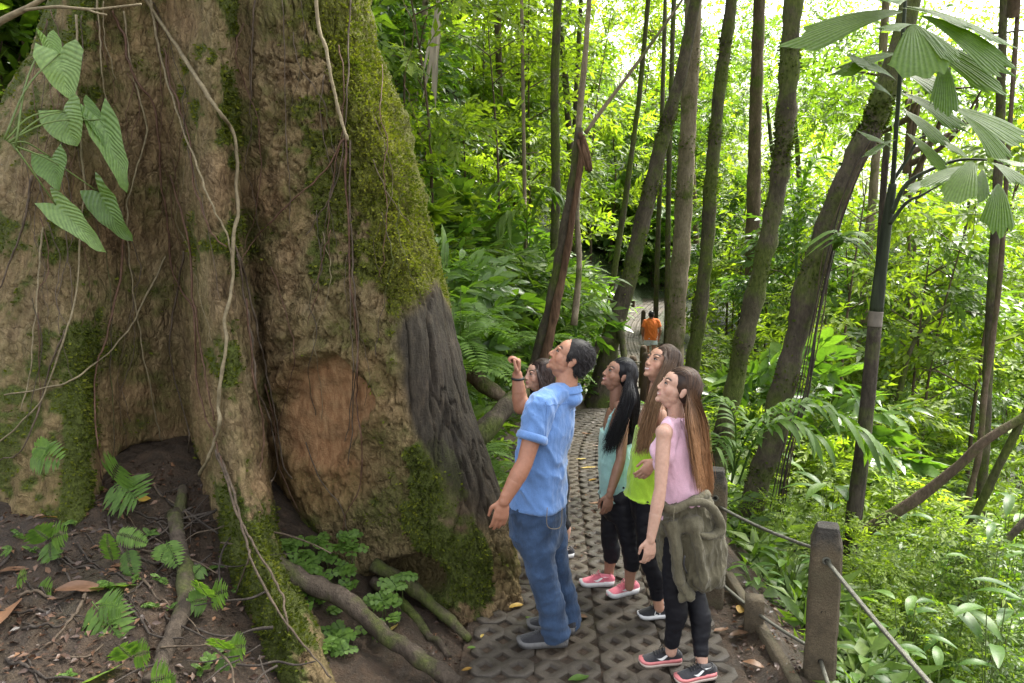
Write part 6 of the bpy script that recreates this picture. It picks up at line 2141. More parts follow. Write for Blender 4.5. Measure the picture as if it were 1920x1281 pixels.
class Head:
    """frame of a head: c between the ears, f to the face, u to the crown"""
    def __init__(self, c, f, u=None, s=1.0, male=False):
        self.c, self.s, self.male = np.asarray(c, dtype=float), s, male
        self.f = unit(f)
        u = np.array([0, 0, 1.0]) if u is None else np.asarray(u, dtype=float)
        self.u = unit(u - self.f * np.dot(u, self.f))
        self.x = np.cross(self.f, self.u)
        self.R = np.stack([self.x, self.f, self.u], -1)
    def w(self, x, y, z):
        return self.c + self.R @ (np.array([x, y, z]) * self.s)
    def loc(self, p):
        return ((p - self.c) @ self.R) / self.s
    def add_to(self, b, smile=.5):
        s, R, w = self.s, self.R, self.w
        def E(c, r, tilt=0):
            RR = R
            if tilt:
                t = np.array([[1, 0, 0], [0, math.cos(tilt), -math.sin(tilt)], [0, math.sin(tilt), math.cos(tilt)]])
                RR = R @ t
            b.ell(w(*c), np.array(r) * s, RR)
        m = self.male
        E((0, -.014, .036), (.075, .096, .084))
        E((0, .036, .030), (.066, .056, .062))
        E((0, .030, -.022), (.064 if not m else .066, .062, .072))
        E((0, .046, -.050), (.050 if not m else .054, .046, .050))
        E((0, .040, -.076), (.043 if not m else .050, .046, .032))
        E((0, .018, -.058), (.057 if not m else .062, .056, .040))
        E((0, .045, -.082), (.036 if not m else .044, .044, .026))
        E((0, .080, -.098), (.019 if not m else .025, .014, .014))
        for sx in (-1, 1):
            E((sx * .036, .055, -.026), (.028, .026, .034))
            E((sx * .028, .083, .021), (.024, .011 if not m else .015, .007))
            E((sx * .0125, .100, -.038), (.0085, .010, .0075))
            E((sx * .030, .075, -.002), (.019, .014, .012))
            # ears
            E((sx * .076, -.012, -.008), (.0065, .018, .030), .15)
            E((sx * .080, -.018, .006), (.0045, .015, .017), .15)
        b.limb([w(0, .088, .020), w(0, .0945, -.006), w(0, .106 if m else .101, -.030)], [.0092 * s, .0102 * s, .0120 * s], 10)
        nk_ = 1.0 if m else .93
        E((0, .080, -.048), (.020, .011, .014))
        E((0, .107 if m else .103, -.034), (.0128 * nk_, .0122 * nk_, .0108 * nk_))
        E((0, .0885, -.0610), (.0270, .0085, .0042))
        E((0, .0870, -.0715), (.0230, .0085, .0050))
    def paint(self, p, base, lip=(.42, .13, .12), brow=(.02, .014, .01), stubble=0.0, teeth=True):
        q = self.loc(p)
        x, y, z = np.abs(q[:, 0]), q[:, 1], q[:, 2]
        c = np.tile(np.array(base, dtype=float), (len(p), 1))
        def mixin(m, col):
            c[:] = c * (1 - m[:, None]) + np.array(col) * m[:, None]
        red = np.exp(-(((x - .040) / .022) ** 2 + ((z + .033) / .02) ** 2)) * (y > .04) * .35
        mixin(red, (base[0] * 1.05, base[1] * .72, base[2] * .70))
        if stubble:
            mixin(stubble * sstep(-.035, -.06, z) * (y > .0) * sstep(-.13, -.11, z), (base[0] * .5, base[1] * .5, base[2] * .52))
        front = (y > .055)
        lipm = .8 * front * sstep(.028, .021, x) * sstep(.0105, .0065, np.abs(z + .0665 - x * .20)) * (y > .074)
        mixin(np.clip(lipm, 0, 1), lip)
        if teeth:
            tm = front * sstep(.019, .015, x) * sstep(.0042, .0026, np.abs(z + .0672 - x * .20)) * (y > .078)
            mixin(np.clip(tm, 0, 1), (.70, .66, .60))
        bz = .0225 + .010 * np.sin(np.clip((x - .010) / .042, 0, 1) * 2.4)
        bm = front * sstep(.0066, .0038, np.abs(z - bz)) * sstep(.008, .013, x) * sstep(.056, .048, x)
        mixin(np.clip(bm, 0, 1) * .95, brow)
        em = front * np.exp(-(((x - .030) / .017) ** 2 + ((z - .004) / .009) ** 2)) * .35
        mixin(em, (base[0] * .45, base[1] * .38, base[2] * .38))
        return c
    def eyes(self, parent, gaze=(0, 1, .25)):
        for sx in (-1, 1):
            c = self.w(sx * .0305, .0835, .0025)
            vv, ff = sphere_vf()
            e = link('eye', MB().add((vv * np.array([.0130, .0078, .0062])) @ self.R.T * self.s + c, ff).mesh('eye', M_EYE), parent)
            g = self.R @ unit(np.array([gaze[0], 1.0, gaze[2]]))
            ic = c + g * .0064 * self.s + self.u * .0008
            link('iris', MB().add((vv * np.array([.0072, .0036, .0066])) @ self.R.T * self.s + ic, ff).mesh('iris', M_IRIS), e)
            pts = [self.w(sx * (.0305 + a * .0145), .0895 - .006 * a * a + (-.004 if a * 1 > .7 else 0), .0085 - .0055 * a * a) for a in (-1, -.5, 0, .5, 1.05)]
            link('eyelash', MB().add(*tube(catmull(pts, 10), .0024 * self.s, 5, True)).mesh('eyelash', M_LASH), e)

def body_mesh(parts, paints, parent, skin):
    """several grown skins joined into the one body mesh"""
    mb = MB()
    for (v, q, n_), pf in zip(parts, paints):
        c = pf(v) if pf else np.tile(np.array(skin, dtype=float), (len(v), 1))
        mb.add(v, q, Col=c)
    return link('body', mb.mesh('body', SKIN), parent)

def garment(blob, voxel, smooth, name, mat, parent, amp=.006, freq=9, aniso=(1, 1, .45), seed=0, tilt=.5, extra=None):
    v, q, n_ = blob.grow(voxel, smooth)
    ct, st_ = math.cos(tilt), math.sin(tilt)
    r = v @ np.array([[ct, 0, st_], [0, 1, 0], [-st_, 0, ct]]).T
    a = fbm(r * freq * np.array(aniso), 3, seed)
    b = fbm(r * freq * 2.1 * np.array(aniso), 2, seed + 9)
    d = amp * ((1 - np.abs(a)) ** 2 - .5) * 1.6 + amp * .5 * ((1 - np.abs(b)) ** 2 - .5)
    if extra is not None:
        d = d + extra(v)
    v = v + n_ * d[:, None]
    return link(name, mesh_np(name, v, q, mat), parent)

# ---- hair
def strand_mesh(paths, r0, r1, seg, tints, mat, name):
    mb = MB()
    for p, t in zip(paths, tints):
        n = len(p)
        rad = np.interp(np.linspace(0, 1, n), [0, .12, .7, 1], [r0 * .7, r0, r0 * .85, r1])
        v, f = tube(p, rad, seg, False)
        mb.add(v, f, tint=np.full(len(v), t), along=np.repeat(np.linspace(0, 1, n), seg))
    return mb.mesh(name, mat)

def long_hair(hd, parent, mat, sets, seed=0, r=.0019, cap=(.0825, .100, .090)):
    """sets: (side, phi0, phi1, mids(front,back), ends(front,back), n, swept)"""
    rng = np.random.default_rng(seed)
    b = Blob()
    b.ell(hd.w(0, -.022, .041), np.array(cap) * hd.s, hd.R)
    b.ell(hd.w(0, -.045, .0), np.array((.074, .066, .07)) * hd.s, hd.R)
    v, q, n_ = b.grow(.006, 3)
    lo = hd.loc(v)
    h = link('hair', mesh_np('hair', v, q, mat, dict(tint=np.clip(.15 + .3 * vnoise(lo * np.array([90, 25, 25]), 4), 0, 1), along=np.zeros(len(v)))), parent)
    paths, tints = [], []
    for side, f0, f1, mids, ends, n, swept in sets:
        for k in range(int(n * 2.1)):
            ph = f0 + (f1 - f0) * rng.random()
            t = (ph - f0) / (f1 - f0 + 1e-9)
            out = 1 + rng.uniform(.0, .055)
            y0 = .080 - .158 * ph
            cx, cy, cz = cap[0] * out, cap[1] * out, cap[2] * out
            def capp(x, y, zsign=1):
                yy = (y + .022) / cy
                xx = x / cx
                zz = max(0, 1 - xx * xx - yy * yy) ** .5
                return hd.w(x, y, .041 + zsign * zz * cz)
            y1 = y0 - (.018 if not swept else .035)
            y2 = min(y1 - .008, -.030 - .055 * ph) if swept else y0 - .03
            p0 = capp(side * .006 * (1 if ph < .8 else 1), y0)
            p1 = capp(side * .045, y1)
            p2 = capp(side * .071, (y1 + y2) / 2)
            p3 = hd.w(side * cx * (1.0 if ph < .6 else 1.0 - .5 * (ph - .6)), y2, .005)
            m = mids[0] * (1 - t) + mids[1] * t + rng.normal(0, .010, 3)
            e = ends[0] * (1 - t) + ends[1] * t + rng.normal(0, .010, 3) + np.array([0, 0, rng.uniform(-.05, .05)])
            j = rng.normal(0, .004, 3)
            if ph > .97:
                continue
            pth = catmull([p0, p1, p2, p3, (p3 * .45 + m * .55) + j, m + j, (m + e) / 2 + j * 2, e], 12)
            wv_ = np.linspace(0, 1, len(pth))
            pth = pth + (np.sin(wv_ * rng.uniform(5, 11) + rng.uniform(0, 6.3)) * sstep(.3, .6, wv_) * rng.uniform(.001, .007))[:, None] * unit(rng.normal(0, 1, 3))
            paths.append(pth)
            tints.append(np.clip(rng.normal(.5, .28), 0, 1))
    link('strands', strand_mesh(paths, r, .0006, 3, tints, mat, 'strands'), h)
    return h

def short_hair(hd, parent, mat, seed=0, n=2200):
    rng = np.random.default_rng(seed)
    b = Blob()
    b.ell(hd.w(0, -.020, .040), np.array((.080, .096, .086)) * hd.s, hd.R)
    b.ell(hd.w(0, -.052, -.012), np.array((.068, .052, .060)) * hd.s, hd.R)
    for sx in (-1, 1):
        b.ell(hd.w(sx * .070, .018, .022), np.array((.010, .016, .022)) * hd.s, hd.R)
    v, q, n_ = b.grow(.005, 2)
    h = link('hair', mesh_np('hair', v, q, mat, dict(tint=np.full(len(v), .5), along=np.zeros(len(v)))), parent)
    i = rng.integers(0, len(v), n)
    pth, ti = [], []
    back = -hd.f
    for k in i:
        d = unit(n_[k] * .28 + back * .55 - hd.u * .45 + rng.normal(0, .22, 3))
        L = rng.uniform(.010, .024) * hd.s
        p = v[k] - n_[k] * .003
        pth.append(np.array([p, p + d * L * .5 + n_[k] * .003, p + d * L + (back - hd.u) * .004]))
        ti.append(np.clip(rng.normal(.45, .25), 0, 1))
    link('strands', strand_mesh(pth, .0019, .0008, 3, ti, mat, 'strands'), h)
    return h

# ---- shoes
SH_X = np.array([0, .05, .15, .30, .45, .60, .75, .88, .96, 1.0])
SH_W = np.array([.018, .028, .033, .033, .033, .038, .043, .040, .028, .010])
SH_H = np.array([.060, .078, .082, .085, .088, .074, .058, .047, .036, .020])
def shoe(parent, heel, ang, L, m_up, m_sole, m_mid=None, logo=None, ribs=False, tilt=0.0, laces=None, wide=1.0, zsole=.026, sides=(-1, 1)):
    """heel: ground point under the heel; ang: direction of the toe in the ground plane"""
    ca, sa = math.cos(ang), math.sin(ang)
    k_ = L / .27
    def W(x, y, z):
        return np.array([heel[0] + x * ca - y * sa, heel[1] + x * sa + y * ca, heel[2] + z])
    root = link('shoe', None, parent)
    root.location = (0, 0, 0)
    ns, na = 26, 13
    xs = np.linspace(0, 1, ns)
    ws = np.interp(xs, SH_X, SH_W) * wide * k_
    hs = np.interp(xs, SH_X, SH_H) * k_
    ws, hs = _sm(ws, 1), _sm(hs, 1)
    def surf(xf, a, off=0.0):
        w = np.interp(xf, xs, ws) + off
        h = np.interp(xf, xs, hs) + off
        s, c = math.sin(a), math.cos(a)
        return W(xf * L, w * np.sign(c) * abs(c) ** .75, zsole * .8 + (h - zsole * .8) * abs(s) ** .85)
    v = [surf(x, a) for x in xs for a in np.linspace(0, math.pi, na)]
    q = [[i * na + j, i * na + j + 1, (i + 1) * na + j + 1, (i + 1) * na + j] for i in range(ns - 1) for j in range(na - 1)]
    up = link('upper', MB().add(np.array(v), np.array(q)).mesh('upper', m_up), root)
    # sole as a thick outline, with a raised toe
    n = 64 if not ribs else 150
    t = np.linspace(0, 2 * np.pi, n, endpoint=False)
    xf = .5 - .5 * np.cos(t)
    yy = np.interp(xf, SH_X, SH_W + .005) * wide * k_ * np.sign(np.sin(t)) * np.minimum(1, np.abs(np.sin(t)) * 3 + .0)
    def ring(scale, z, rib=0):
        r = 1 + (rib * np.where(np.arange(n) % 3 == 0, -1, 0.5) if ribs else 0)
        x = (.5 + (xf - .5) * scale * r) * L
        return np.array([W(x[i], yy[i] * scale * r if not ribs else yy[i] * scale * r[i], z(xf[i])) for i in range(n)]) if not ribs else np.array([W(x[i], yy[i] * scale * r[i], z(xf[i])) for i in range(n)])
    toe = lambda f: .012 * max(0, (f - .8) / .2) ** 2
    tops = lambda f: zsole * (1.15 if f < .3 else 1.0) + toe(f) * .8
    def solid(z0, z1, s0, s1, rib=0):
        a = ring(s0, z0, rib)
        b = ring(s1, z1, rib)
        c0, c1 = a.mean(axis=0), b.mean(axis=0)
        vv = np.vstack([a, b, c0, c1])
        i = np.arange(n)
        j = (i + 1) % n
        return vv, [np.stack([i, j, n + j, n + i], -1), np.vstack([np.stack([np.full(n, 2 * n), j, i], -1), np.stack([np.full(n, 2 * n + 1), n + i, n + j], -1)])]
    if m_mid is None:
        link('sole', MB().add(*solid(toe, tops, .97, 1.01, .018)).mesh('sole', m_sole, smooth=not ribs), root)
    else:
        link('sole', MB().add(*solid(toe, lambda f: zsole * .55 + toe(f), .97, 1.01)).mesh('sole', m_sole), root)
        link('midsole', MB().add(*solid(lambda f: zsole * .56 + toe(f), lambda f: tops(f) + .002, 1.0, .985)).mesh('midsole', m_mid), root)
    # collar
    cp = [surf(.27 + .17 * math.cos(b_), math.pi / 2 + .95 * math.sin(b_), .002) for b_ in np.linspace(0, 2 * math.pi, 17)]
    link('collar', MB().add(*tube(catmull(cp, 34), .0055 * k_, 6, True)).mesh('collar', m_up), root)
    # laces
    if laces is not None:
        for xf_ in (.46, .52, .58, .64):
            pts = [surf(xf_, math.pi / 2 + a, .004) for a in np.linspace(-.5, .5, 5)]
            link('lace', MB().add(*tube(catmull(pts, 9), .0028, 5, True)).mesh('lace', laces), root)
        for sg in (-1, 1):
            pts = [surf(.46, math.pi / 2, .006), surf(.43, math.pi / 2 + sg * .35, .022), surf(.48, math.pi / 2 + sg * .6, .012), surf(.50, math.pi / 2 + sg * .25, .008)]
            link('lace', MB().add(*tube(catmull(pts, 12), .0022, 5, True)).mesh('lace', laces), root)
    if logo == 'swoosh':
        for sg in sides:
            top, bot = [], []
            for t_ in np.linspace(0, 1, 15):
                xx = .60 - .42 * t_                     # from the front, back to the heel
                mid_ = .42 + .30 * t_ - .36 * math.sin(math.pi * min(1, t_ * 1.5)) * (1 - t_)
                th = .14 * math.sin(math.pi * min(1, .10 + t_ * .95)) ** 1.2 * (1 - .75 * t_) + .01
                top.append((xx + .03 * (1 - t_), mid_ + th))
                bot.append((xx, mid_ - th))
            vv = []
            for (x1, h1), (x2, h2) in zip(top, bot):
                for x_, h_ in ((x1, h1), (x2, h2)):
                    a = h_ * 1.25
                    vv.append(surf(x_, a if sg > 0 else math.pi - a, .0022))
            qq = [[2 * i, 2 * i + 1, 2 * i + 3, 2 * i + 2] for i in range(14)]
            link('logo', MB().add(np.array(vv), np.array(qq)).mesh('logo', M_LOGO), root)
    elif logo == 'N':
        for sg in sides:
            strokes = [((.60, .10), (.54, .80)), ((.54, .80), (.46, .10)), ((.46, .10), (.40, .80)), ((.40, .80), (.34, .80)), ((.60, .10), (.53, .10))]
            mb = MB()
            for (x1, h1), (x2, h2) in strokes:
                pts = []
                for t_ in np.linspace(0, 1, 5):
                    x_, h_ = x1 + (x2 - x1) * t_, h1 + (h2 - h1) * t_
                    a = h_ * 1.2
                    pts.append(surf(x_, a if sg > 0 else math.pi - a, .002))
                mb.add(*tube(np.array(pts), .0028, 5, True))
            link('logo', mb.mesh('logo', M_LOGO), root)
    return root

def person_root(loc, label):
    e = empty('person', (0, 0, 0), label, 'person')
    return e
def settle(root, base):
    """put the thing's origin at its base, keeping all parts where they stand"""
    root.location = base
    for ch in root.children:
        ch.location = ch.location - Vector(base)
UP = V3(0, 0, 1)
def body_common(J, b, s, fwd, left, torso, arm=(.048, .040, .029), leg=(.080, .054, .050, .034)):
    b.loft(torso, fwd, left)
    for sd in ('L', 'R'):
        b.ell(J['sh' + sd], arm[0] * 1.18)
        b.limb([J['neck'] + left * (.02 if sd == 'L' else -.02), (J['neck'] + J['sh' + sd]) / 2 + UP * .012, J['sh' + sd]], [.036 * s, .040 * s, arm[0]])
        e, w_ = J['el' + sd], J['wr' + sd]
        b.limb([J['sh' + sd], (J['sh' + sd] + e) / 2, e], [arm[0], arm[0] * .96, arm[1] * .92])
        b.limb([e, e * .68 + w_ * .32, w_], [arm[1] * .95, arm[1] * 1.03, arm[2] * .92])
        k, a, h_ = J['kn' + sd], J['an' + sd], J['hip' + sd]
        b.limb([h_, (h_ + k) / 2, k], [leg[0], leg[0] * .9, leg[1]])
        bk = -fwd * .018
        b.limb([k, k * .65 + a * .35 + bk, k * .3 + a * .7 + bk * .3, a], [leg[1], leg[2] * 1.12, leg[3] * 1.15, leg[3]])

def arm_only(b, J, sd, arm):
    e, w_ = J['el' + sd], J['wr' + sd]
    b.limb([e * .5 + w_ * .5, w_], [arm[1] * .93, arm[2] * .95])

M_SEAM = plain('shirt_seam', (.10, .19, .40), .8, .1, 40, 0)
# ================================================================== the man in blue
def man():
    root = person_root(None, 'man in a blue rolled sleeve shirt and jeans looking up, one hand raised')
    fwd = unit(V3(-.92, .38, 0)); left = V3(fwd[1] * -1, fwd[0], 0)
    J = dict(neck=pp(1060, 731, 4.12), shL=pp(1014, 762, 3.93), shR=pp(1052, 757, 4.33),
             elL=pp(984, 868, 3.84), wrL=pp(945, 940, 3.80), elR=pp(976, 764, 4.52), wrR=pp(970, 703, 4.50),
             hipL=pp(1000, 968, 4.03), hipR=pp(1022, 965, 4.20), knL=pp(1016, 1080, 4.0), knR=pp(1042, 1072, 4.2),
             anL=pp(1042, 1188, 4.05), anR=pp(1064, 1166, 4.24))
    tor = [(pp(1004, 985, 4.1), .125, .155), (pp(1008, 950, 4.1), .145, .165), (pp(1012, 905, 4.1), .14, .16), (pp(1016, 855, 4.1), .142, .17),
           (pp(1024, 805, 4.11), .145, .19), (pp(1034, 768, 4.12), .115, .185), (pp(1047, 748, 4.12), .082, .13), (pp(1056, 735, 4.12), .066, .085)]
    skin = (.40, .205, .130)
    hd = Head(pp(1070, 673, 4.12), (-.85, .06, .53), None, 1.03, True)
    b = Blob()
    body_common(J, b, 1.08, fwd, left, [(c, a - .02, w - .02) for c, a, w in tor], (.056, .048, .033), (.088, .062, .055, .040))
    coarse = b.grow(.010, 4)
    hb = Blob()
    hd.add_to(hb)
    hb.limb([hd.w(0, -.028, -.03), hd.w(0, -.030, -.075), J['neck'] - UP * .03], [.060, .060, .066], 16)
    hb.ell(hd.w(0, .015, -.085), (.045, .045, .045))
    head_m = hb.grow(.0042, 6)
    hh_ = Blob()
    arm_only(hh_, J, 'L', (.056, .048, .033))
    arm_only(hh_, J, 'R', (.056, .048, .033))
    hand(hh_, J['wrL'], unit(pp(934, 990, 3.80) - J['wrL']), V3(-.25, -.95, .1), V3(-.9, -.2, -.1), 1.08, .32)
    hand(hh_, J['wrR'], V3(.1, .05, 1), V3(.9, .1, .3), V3(0, -1, .2), 1.02, 1.35)
    hand_m = hh_.grow(.0044, 2)
    arm_t = (skin[0] * .86, skin[1] * .80, skin[2] * .78)
    body_mesh([coarse, head_m, hand_m], [lambda v: np.tile(np.array(arm_t), (len(v), 1)), lambda v: hd.paint(v, skin, (.33, .125, .11), stubble=.18), lambda v: np.tile(np.array(arm_t), (len(v), 1))], root, skin)
    hd.eyes(root, (0, 1, .1))
    short_hair(hd, root, hair_mat('black_hair_short', (.006, .005, .005), (.026, .023, .022), (.035, .03, .03), .55), 4)
    # shirt
    b = Blob()
    b.loft([(c, a, w) for c, a, w in tor[1:]], fwd, left)
    b.loft([(pp(1007, 946, 4.1), .158, .178), (pp(1010, 915, 4.1), .155, .172), (pp(1014, 870, 4.1), .15, .17)], fwd, left)
    for sd, p1 in (('L', J['shL'] * .40 + J['elL'] * .60), ('R', J['shR'] * .45 + J['elR'] * .55)):
        b.limb([J['neck'] + (left if sd == 'L' else -left) * .03 - UP * .01, (J['neck'] + J['sh' + sd]) / 2 + UP * .008, J['sh' + sd] + UP * .004], [.056, .062, .074])
        b.add(*tube(catmull([J['sh' + sd] + UP * .01, (J['sh' + sd] + p1) / 2, p1], 8), np.linspace(.078, .080, 8), 18))
        b.ell(J['sh' + sd], .077)
    b.ell(J['neck'] - fwd * .028 - UP * .045, (.075, .085, .055))
    sh = garment(b, .0078, 3, 'shirt', M_SHIRT, root, .010, 6.5, (1.2, 1.2, .5), 3, .6)
    for sd, t0, t1 in (('L', .48, .63), ('R', .42, .56)):
        a_, e_ = J['sh' + sd], J['el' + sd]
        p0, p1 = a_ * (1 - t0) + e_ * t0, a_ * (1 - t1) + e_ * t1
        v, f = tube(catmull([p0, p0 * .7 + p1 * .3, p0 * .3 + p1 * .7, p1], 9), np.array([.076, .083, .086, .087, .087, .087, .086, .082, .070]), 26, False, .05, 3, 16)
        link('cuff', MB().add(v, f).mesh('cuff', M_SHIRT), sh)
    # seams: shoulder yoke across the back and the armhole
    bv = np.array([x.co for x in sh.data.vertices])
    bn = np.array([x.normal for x in sh.data.vertices])
    def on_shirt(pts, name):
        out = []
        for u_, v_, Y_ in pts:
            p_ = pp(u_, v_, Y_)
            d_ = unit(p_ - V3(0, 0, CAMH))
            t_ = (bv - V3(0, 0, CAMH)) @ d_
            off = np.linalg.norm(bv - V3(0, 0, CAMH) - t_[:, None] * d_, axis=1)
            m_ = off < .012
            if m_.any():
                k_ = np.where(m_)[0][np.argmin(t_[m_])]
                out.append(bv[k_] + bn[k_] * .0015)
        if len(out) > 3:
            link(name, MB().add(*tube(catmull(out[::1], 3 * len(out)), .0018, 5)).mesh(name, M_SEAM), sh)
    on_shirt([(1022 + 4 * q_, 762 - .35 * q_ * (1 if q_ < 8 else .6), 3.9) for q_ in range(0, 14)], 'yoke_seam')
    on_shirt([(1026 + 2 * math.sin(q_ / 12 * 3), 752 + 5.2 * q_, 3.9) for q_ in range(0, 14)], 'sleeve_seam')
    # collar: a standing ring, open in front
    nk = unit(UP + .25 * unit(hd.w(0, -.03, -.075) - J['neck']))
    ax = unit(np.cross(left, nk))
    vv = []
    N_ = 22
    for k in range(N_):
        a = math.radians(-150) + math.radians(300) * k / (N_ - 1)
        rr = .066 + .006 * math.cos(a)
        c0 = J['neck'] - fwd * .004 + UP * .004 + (-fwd * math.cos(a) + left * math.sin(a)) * rr
        for dz, dr in ((-.028, .016), (.022, .004), (.030, .009), (-.008, .022)):
            vv.append(c0 + nk * dz + (-fwd * math.cos(a) + left * math.sin(a)) * dr - UP * .01 * (1 - math.cos(a)))
    q = [[k * 4 + j, (k + 1) * 4 + j, (k + 1) * 4 + j + 1, k * 4 + j + 1] for k in range(N_ - 1) for j in range(3)]
    link('shirt_collar', MB().add(np.array(vv), np.array(q)).mesh('shirt_collar', M_SHIRT), sh)
    # jeans
    b = Blob()
    b.loft([(pp(1007, 935, 4.1), .150, .160), (pp(1008, 960, 4.1), .158, .172), (pp(1008, 1000, 4.1), .150, .172), (pp(1010, 1022, 4.1), .12, .15)], fwd, left)
    for sd in ('L', 'R'):
        h_, k, a = J['hip' + sd], J['kn' + sd], J['an' + sd]
        hem = a + unit(a - k) * .015
        b.add(*tube(catmull([h_, h_ * .5 + k * .5, k, k * .5 + a * .5 - fwd * .012, hem], 20), np.interp(np.linspace(0, 1, 20), [0, .25, .5, .75, 1], [.112, .104, .084, .080, .083]), 20, True, .02, 2))
    je = garment(b, .0095, 2, 'jeans', M_JEANS, root, .007, 6, (1, 1, 1.3), 8, .5,
                 lambda v: .0035 * np.sin(v[:, 2] * 75 + 4 * vnoise(v * 6, 3)) * sstep(.42, .12, v[:, 2]))
    # seam, pocket
    sx = lambda p: p + unit(V3(.05, -1, 0)) * .0
    m_seam = plain('seam_thread', (.17, .14, .10), .8, .1, 40, 0)
    pk = [pp(1026, 952, 3.905), pp(1026, 985, 3.905), pp(1040, 992, 3.925), pp(1052, 985, 3.95), pp(1054, 952, 3.955)]
    link('back_pocket', MB().add(*tube(catmull(pk, 20), .0022, 5)).mesh('back_pocket', m_seam), je)
    # belt area shadow is left to light; band on the raised wrist
    wd = unit(J['wrR'] - J['elR'])
    pts = [J['wrR'] - wd * .022 + (V3(1, 0, 0) * math.cos(a) + np.cross(wd, V3(1, 0, 0)) * math.sin(a)) * .0345 for a in np.linspace(0, 2 * math.pi, 20)]
    link('wristband', MB().add(*tube(np.array(pts), .0085, 8, False)).mesh('wristband', M_BAND), root)
    g1, g2 = G(1066, 1212), G(1080, 1190)
    t1, t2 = G(968, 1214), G(998, 1180)
    for g_, t_ in ((g1, t1), (g2, t2)):
        d = t_ - g_
        shoe(root, (g_.x, g_.y, .014), math.atan2(d.y, d.x), .300, M_KNIT, M_SOLEG, None, None, True, laces=M_KNIT, zsole=.036)
    settle(root, tuple((g1 + t1) / 2 + Vector((0, 0, .014))))

# ================================================================== generic young woman
def woman(label, J, tor, fwd, hd, skin, top_mat, top_kw, leg_mat, leg_end, hairm, hair_sets, shoes, hands, s=.9, arm=(.039, .034, .024), leg=(.076, .052, .048, .032), bust=.0, lip=(.45, .15, .15), extra=None, hseed=1, amp=.006, teeth=True):
    root = person_root(None, label)
    left = V3(-fwd[1], fwd[0], 0)
    b = Blob()
    body_common(J, b, s, fwd, left, tor, arm, leg)
    for sx in (-1, 1):
        b.ell(J['bust'] + left * sx * .062 - fwd * .016, (.048, .052, .055))
    coarse = b.grow(.010, 4)
    hb = Blob()
    hd.add_to(hb)
    hb.limb([hd.w(0, -.022, -.03), hd.w(0, -.024, -.085), J['neck'] - UP * .02], [.0455 * s, .0445 * s, .052 * s], 16)
    hb.ell(hd.w(0, .015, -.085), (.038, .038, .036))
    head_m = hb.grow(.0040, 7)
    hh_ = Blob()
    for sd in ('L', 'R'):
        arm_only(hh_, J, sd, arm)
    for a in hands:
        hand(hh_, *a)
    hand_m = hh_.grow(.0042, 2)
    body_mesh([coarse, head_m, hand_m], [None, lambda v: hd.paint(v, skin, lip, teeth=teeth), None], root, skin)
    hd.eyes(root)
    long_hair(hd, root, hairm, hair_sets, hseed)
    # top
    b = Blob()
    st = top_kw['st']
    b.loft([(st[0][0] - UP * .03, st[0][1] + .014, st[0][2] + .012)] + list(st), fwd, left)
    for sx in (-1, 1):
        b.ell(J['bust'] + left * sx * .062 - fwd * .012, (.056, .060, .066))
    for lm in top_kw.get('straps', []):
        b.limb(lm[0], lm[1], 10)
    topo = garment(b, .008, 2, top_kw.get('name', 'tank_top'), top_mat, root, amp, 9, (1.1, 1.1, .45), hseed + 3, top_kw.get('tilt', .4))
    # leggings
    b = Blob()
    hp = top_kw['hips']
    b.loft([(hp[0][0] + UP * .06, hp[0][1] - .004, hp[0][2] - .004)] + [(c, a + .013, w + .010) for c, a, w in hp], fwd, left)
    for sd in ('L', 'R'):
        h_, k, a = J['hip' + sd], J['kn' + sd], J['an' + sd]
        bk = -fwd * .018
        e = k * (1 - leg_end) + a * leg_end
        full = catmull([h_, (h_ + k) / 2, k, k * .65 + a * .35 + bk, k * .3 + a * .7 + bk * .3, a], 31)
        rad = np.interp(np.linspace(0, 1, 31), [0, .2, .4, .6, .8, 1], [leg[0], leg[0] * .92, leg[1], leg[2] * 1.12, leg[3] * 1.15, leg[3]]) + .0065
        cut = int(12 + leg_end * 18)
        b.add(*tube(full[:cut + 1], rad[:cut + 1], 18))
        b.ell(h_, leg[0] + .009)
    garment(b, .010, 3, 'leggings', leg_mat, root, .003, 12, (1, 1, 2), hseed + 7, .1)
    for sh_ in shoes:
        shoe(root, *sh_[0], **sh_[1])
    if extra:
        extra(root, J, fwd, left, hd)
    base = np.mean([np.array(sh_[0][0]) for sh_ in shoes], axis=0)
    settle(root, tuple(base))
    return root

def sh_args(heel, toe, L):
    g, t = G(*heel), G(*toe)
    d = t - g
    return ((g.x, g.y, .014), math.atan2(d.y, d.x), L)

HAIR_BLACK = hair_mat('black_hair', (.004, .004, .005), (.018, .017, .019), (.010, .009, .010), .34)
HAIR_BROWN = hair_mat('brown_hair', (.018, .010, .007), (.095, .052, .030), (.34, .175, .078), .46)
HAIR_LIGHT = hair_mat('light_brown_hair', (.022, .013, .008), (.080, .048, .029), (.24, .14, .066), .46)
HAIR_DARK = hair_mat('dark_brown_hair', (.010, .006, .005), (.040, .022, .017), (.05, .027, .021), .42)

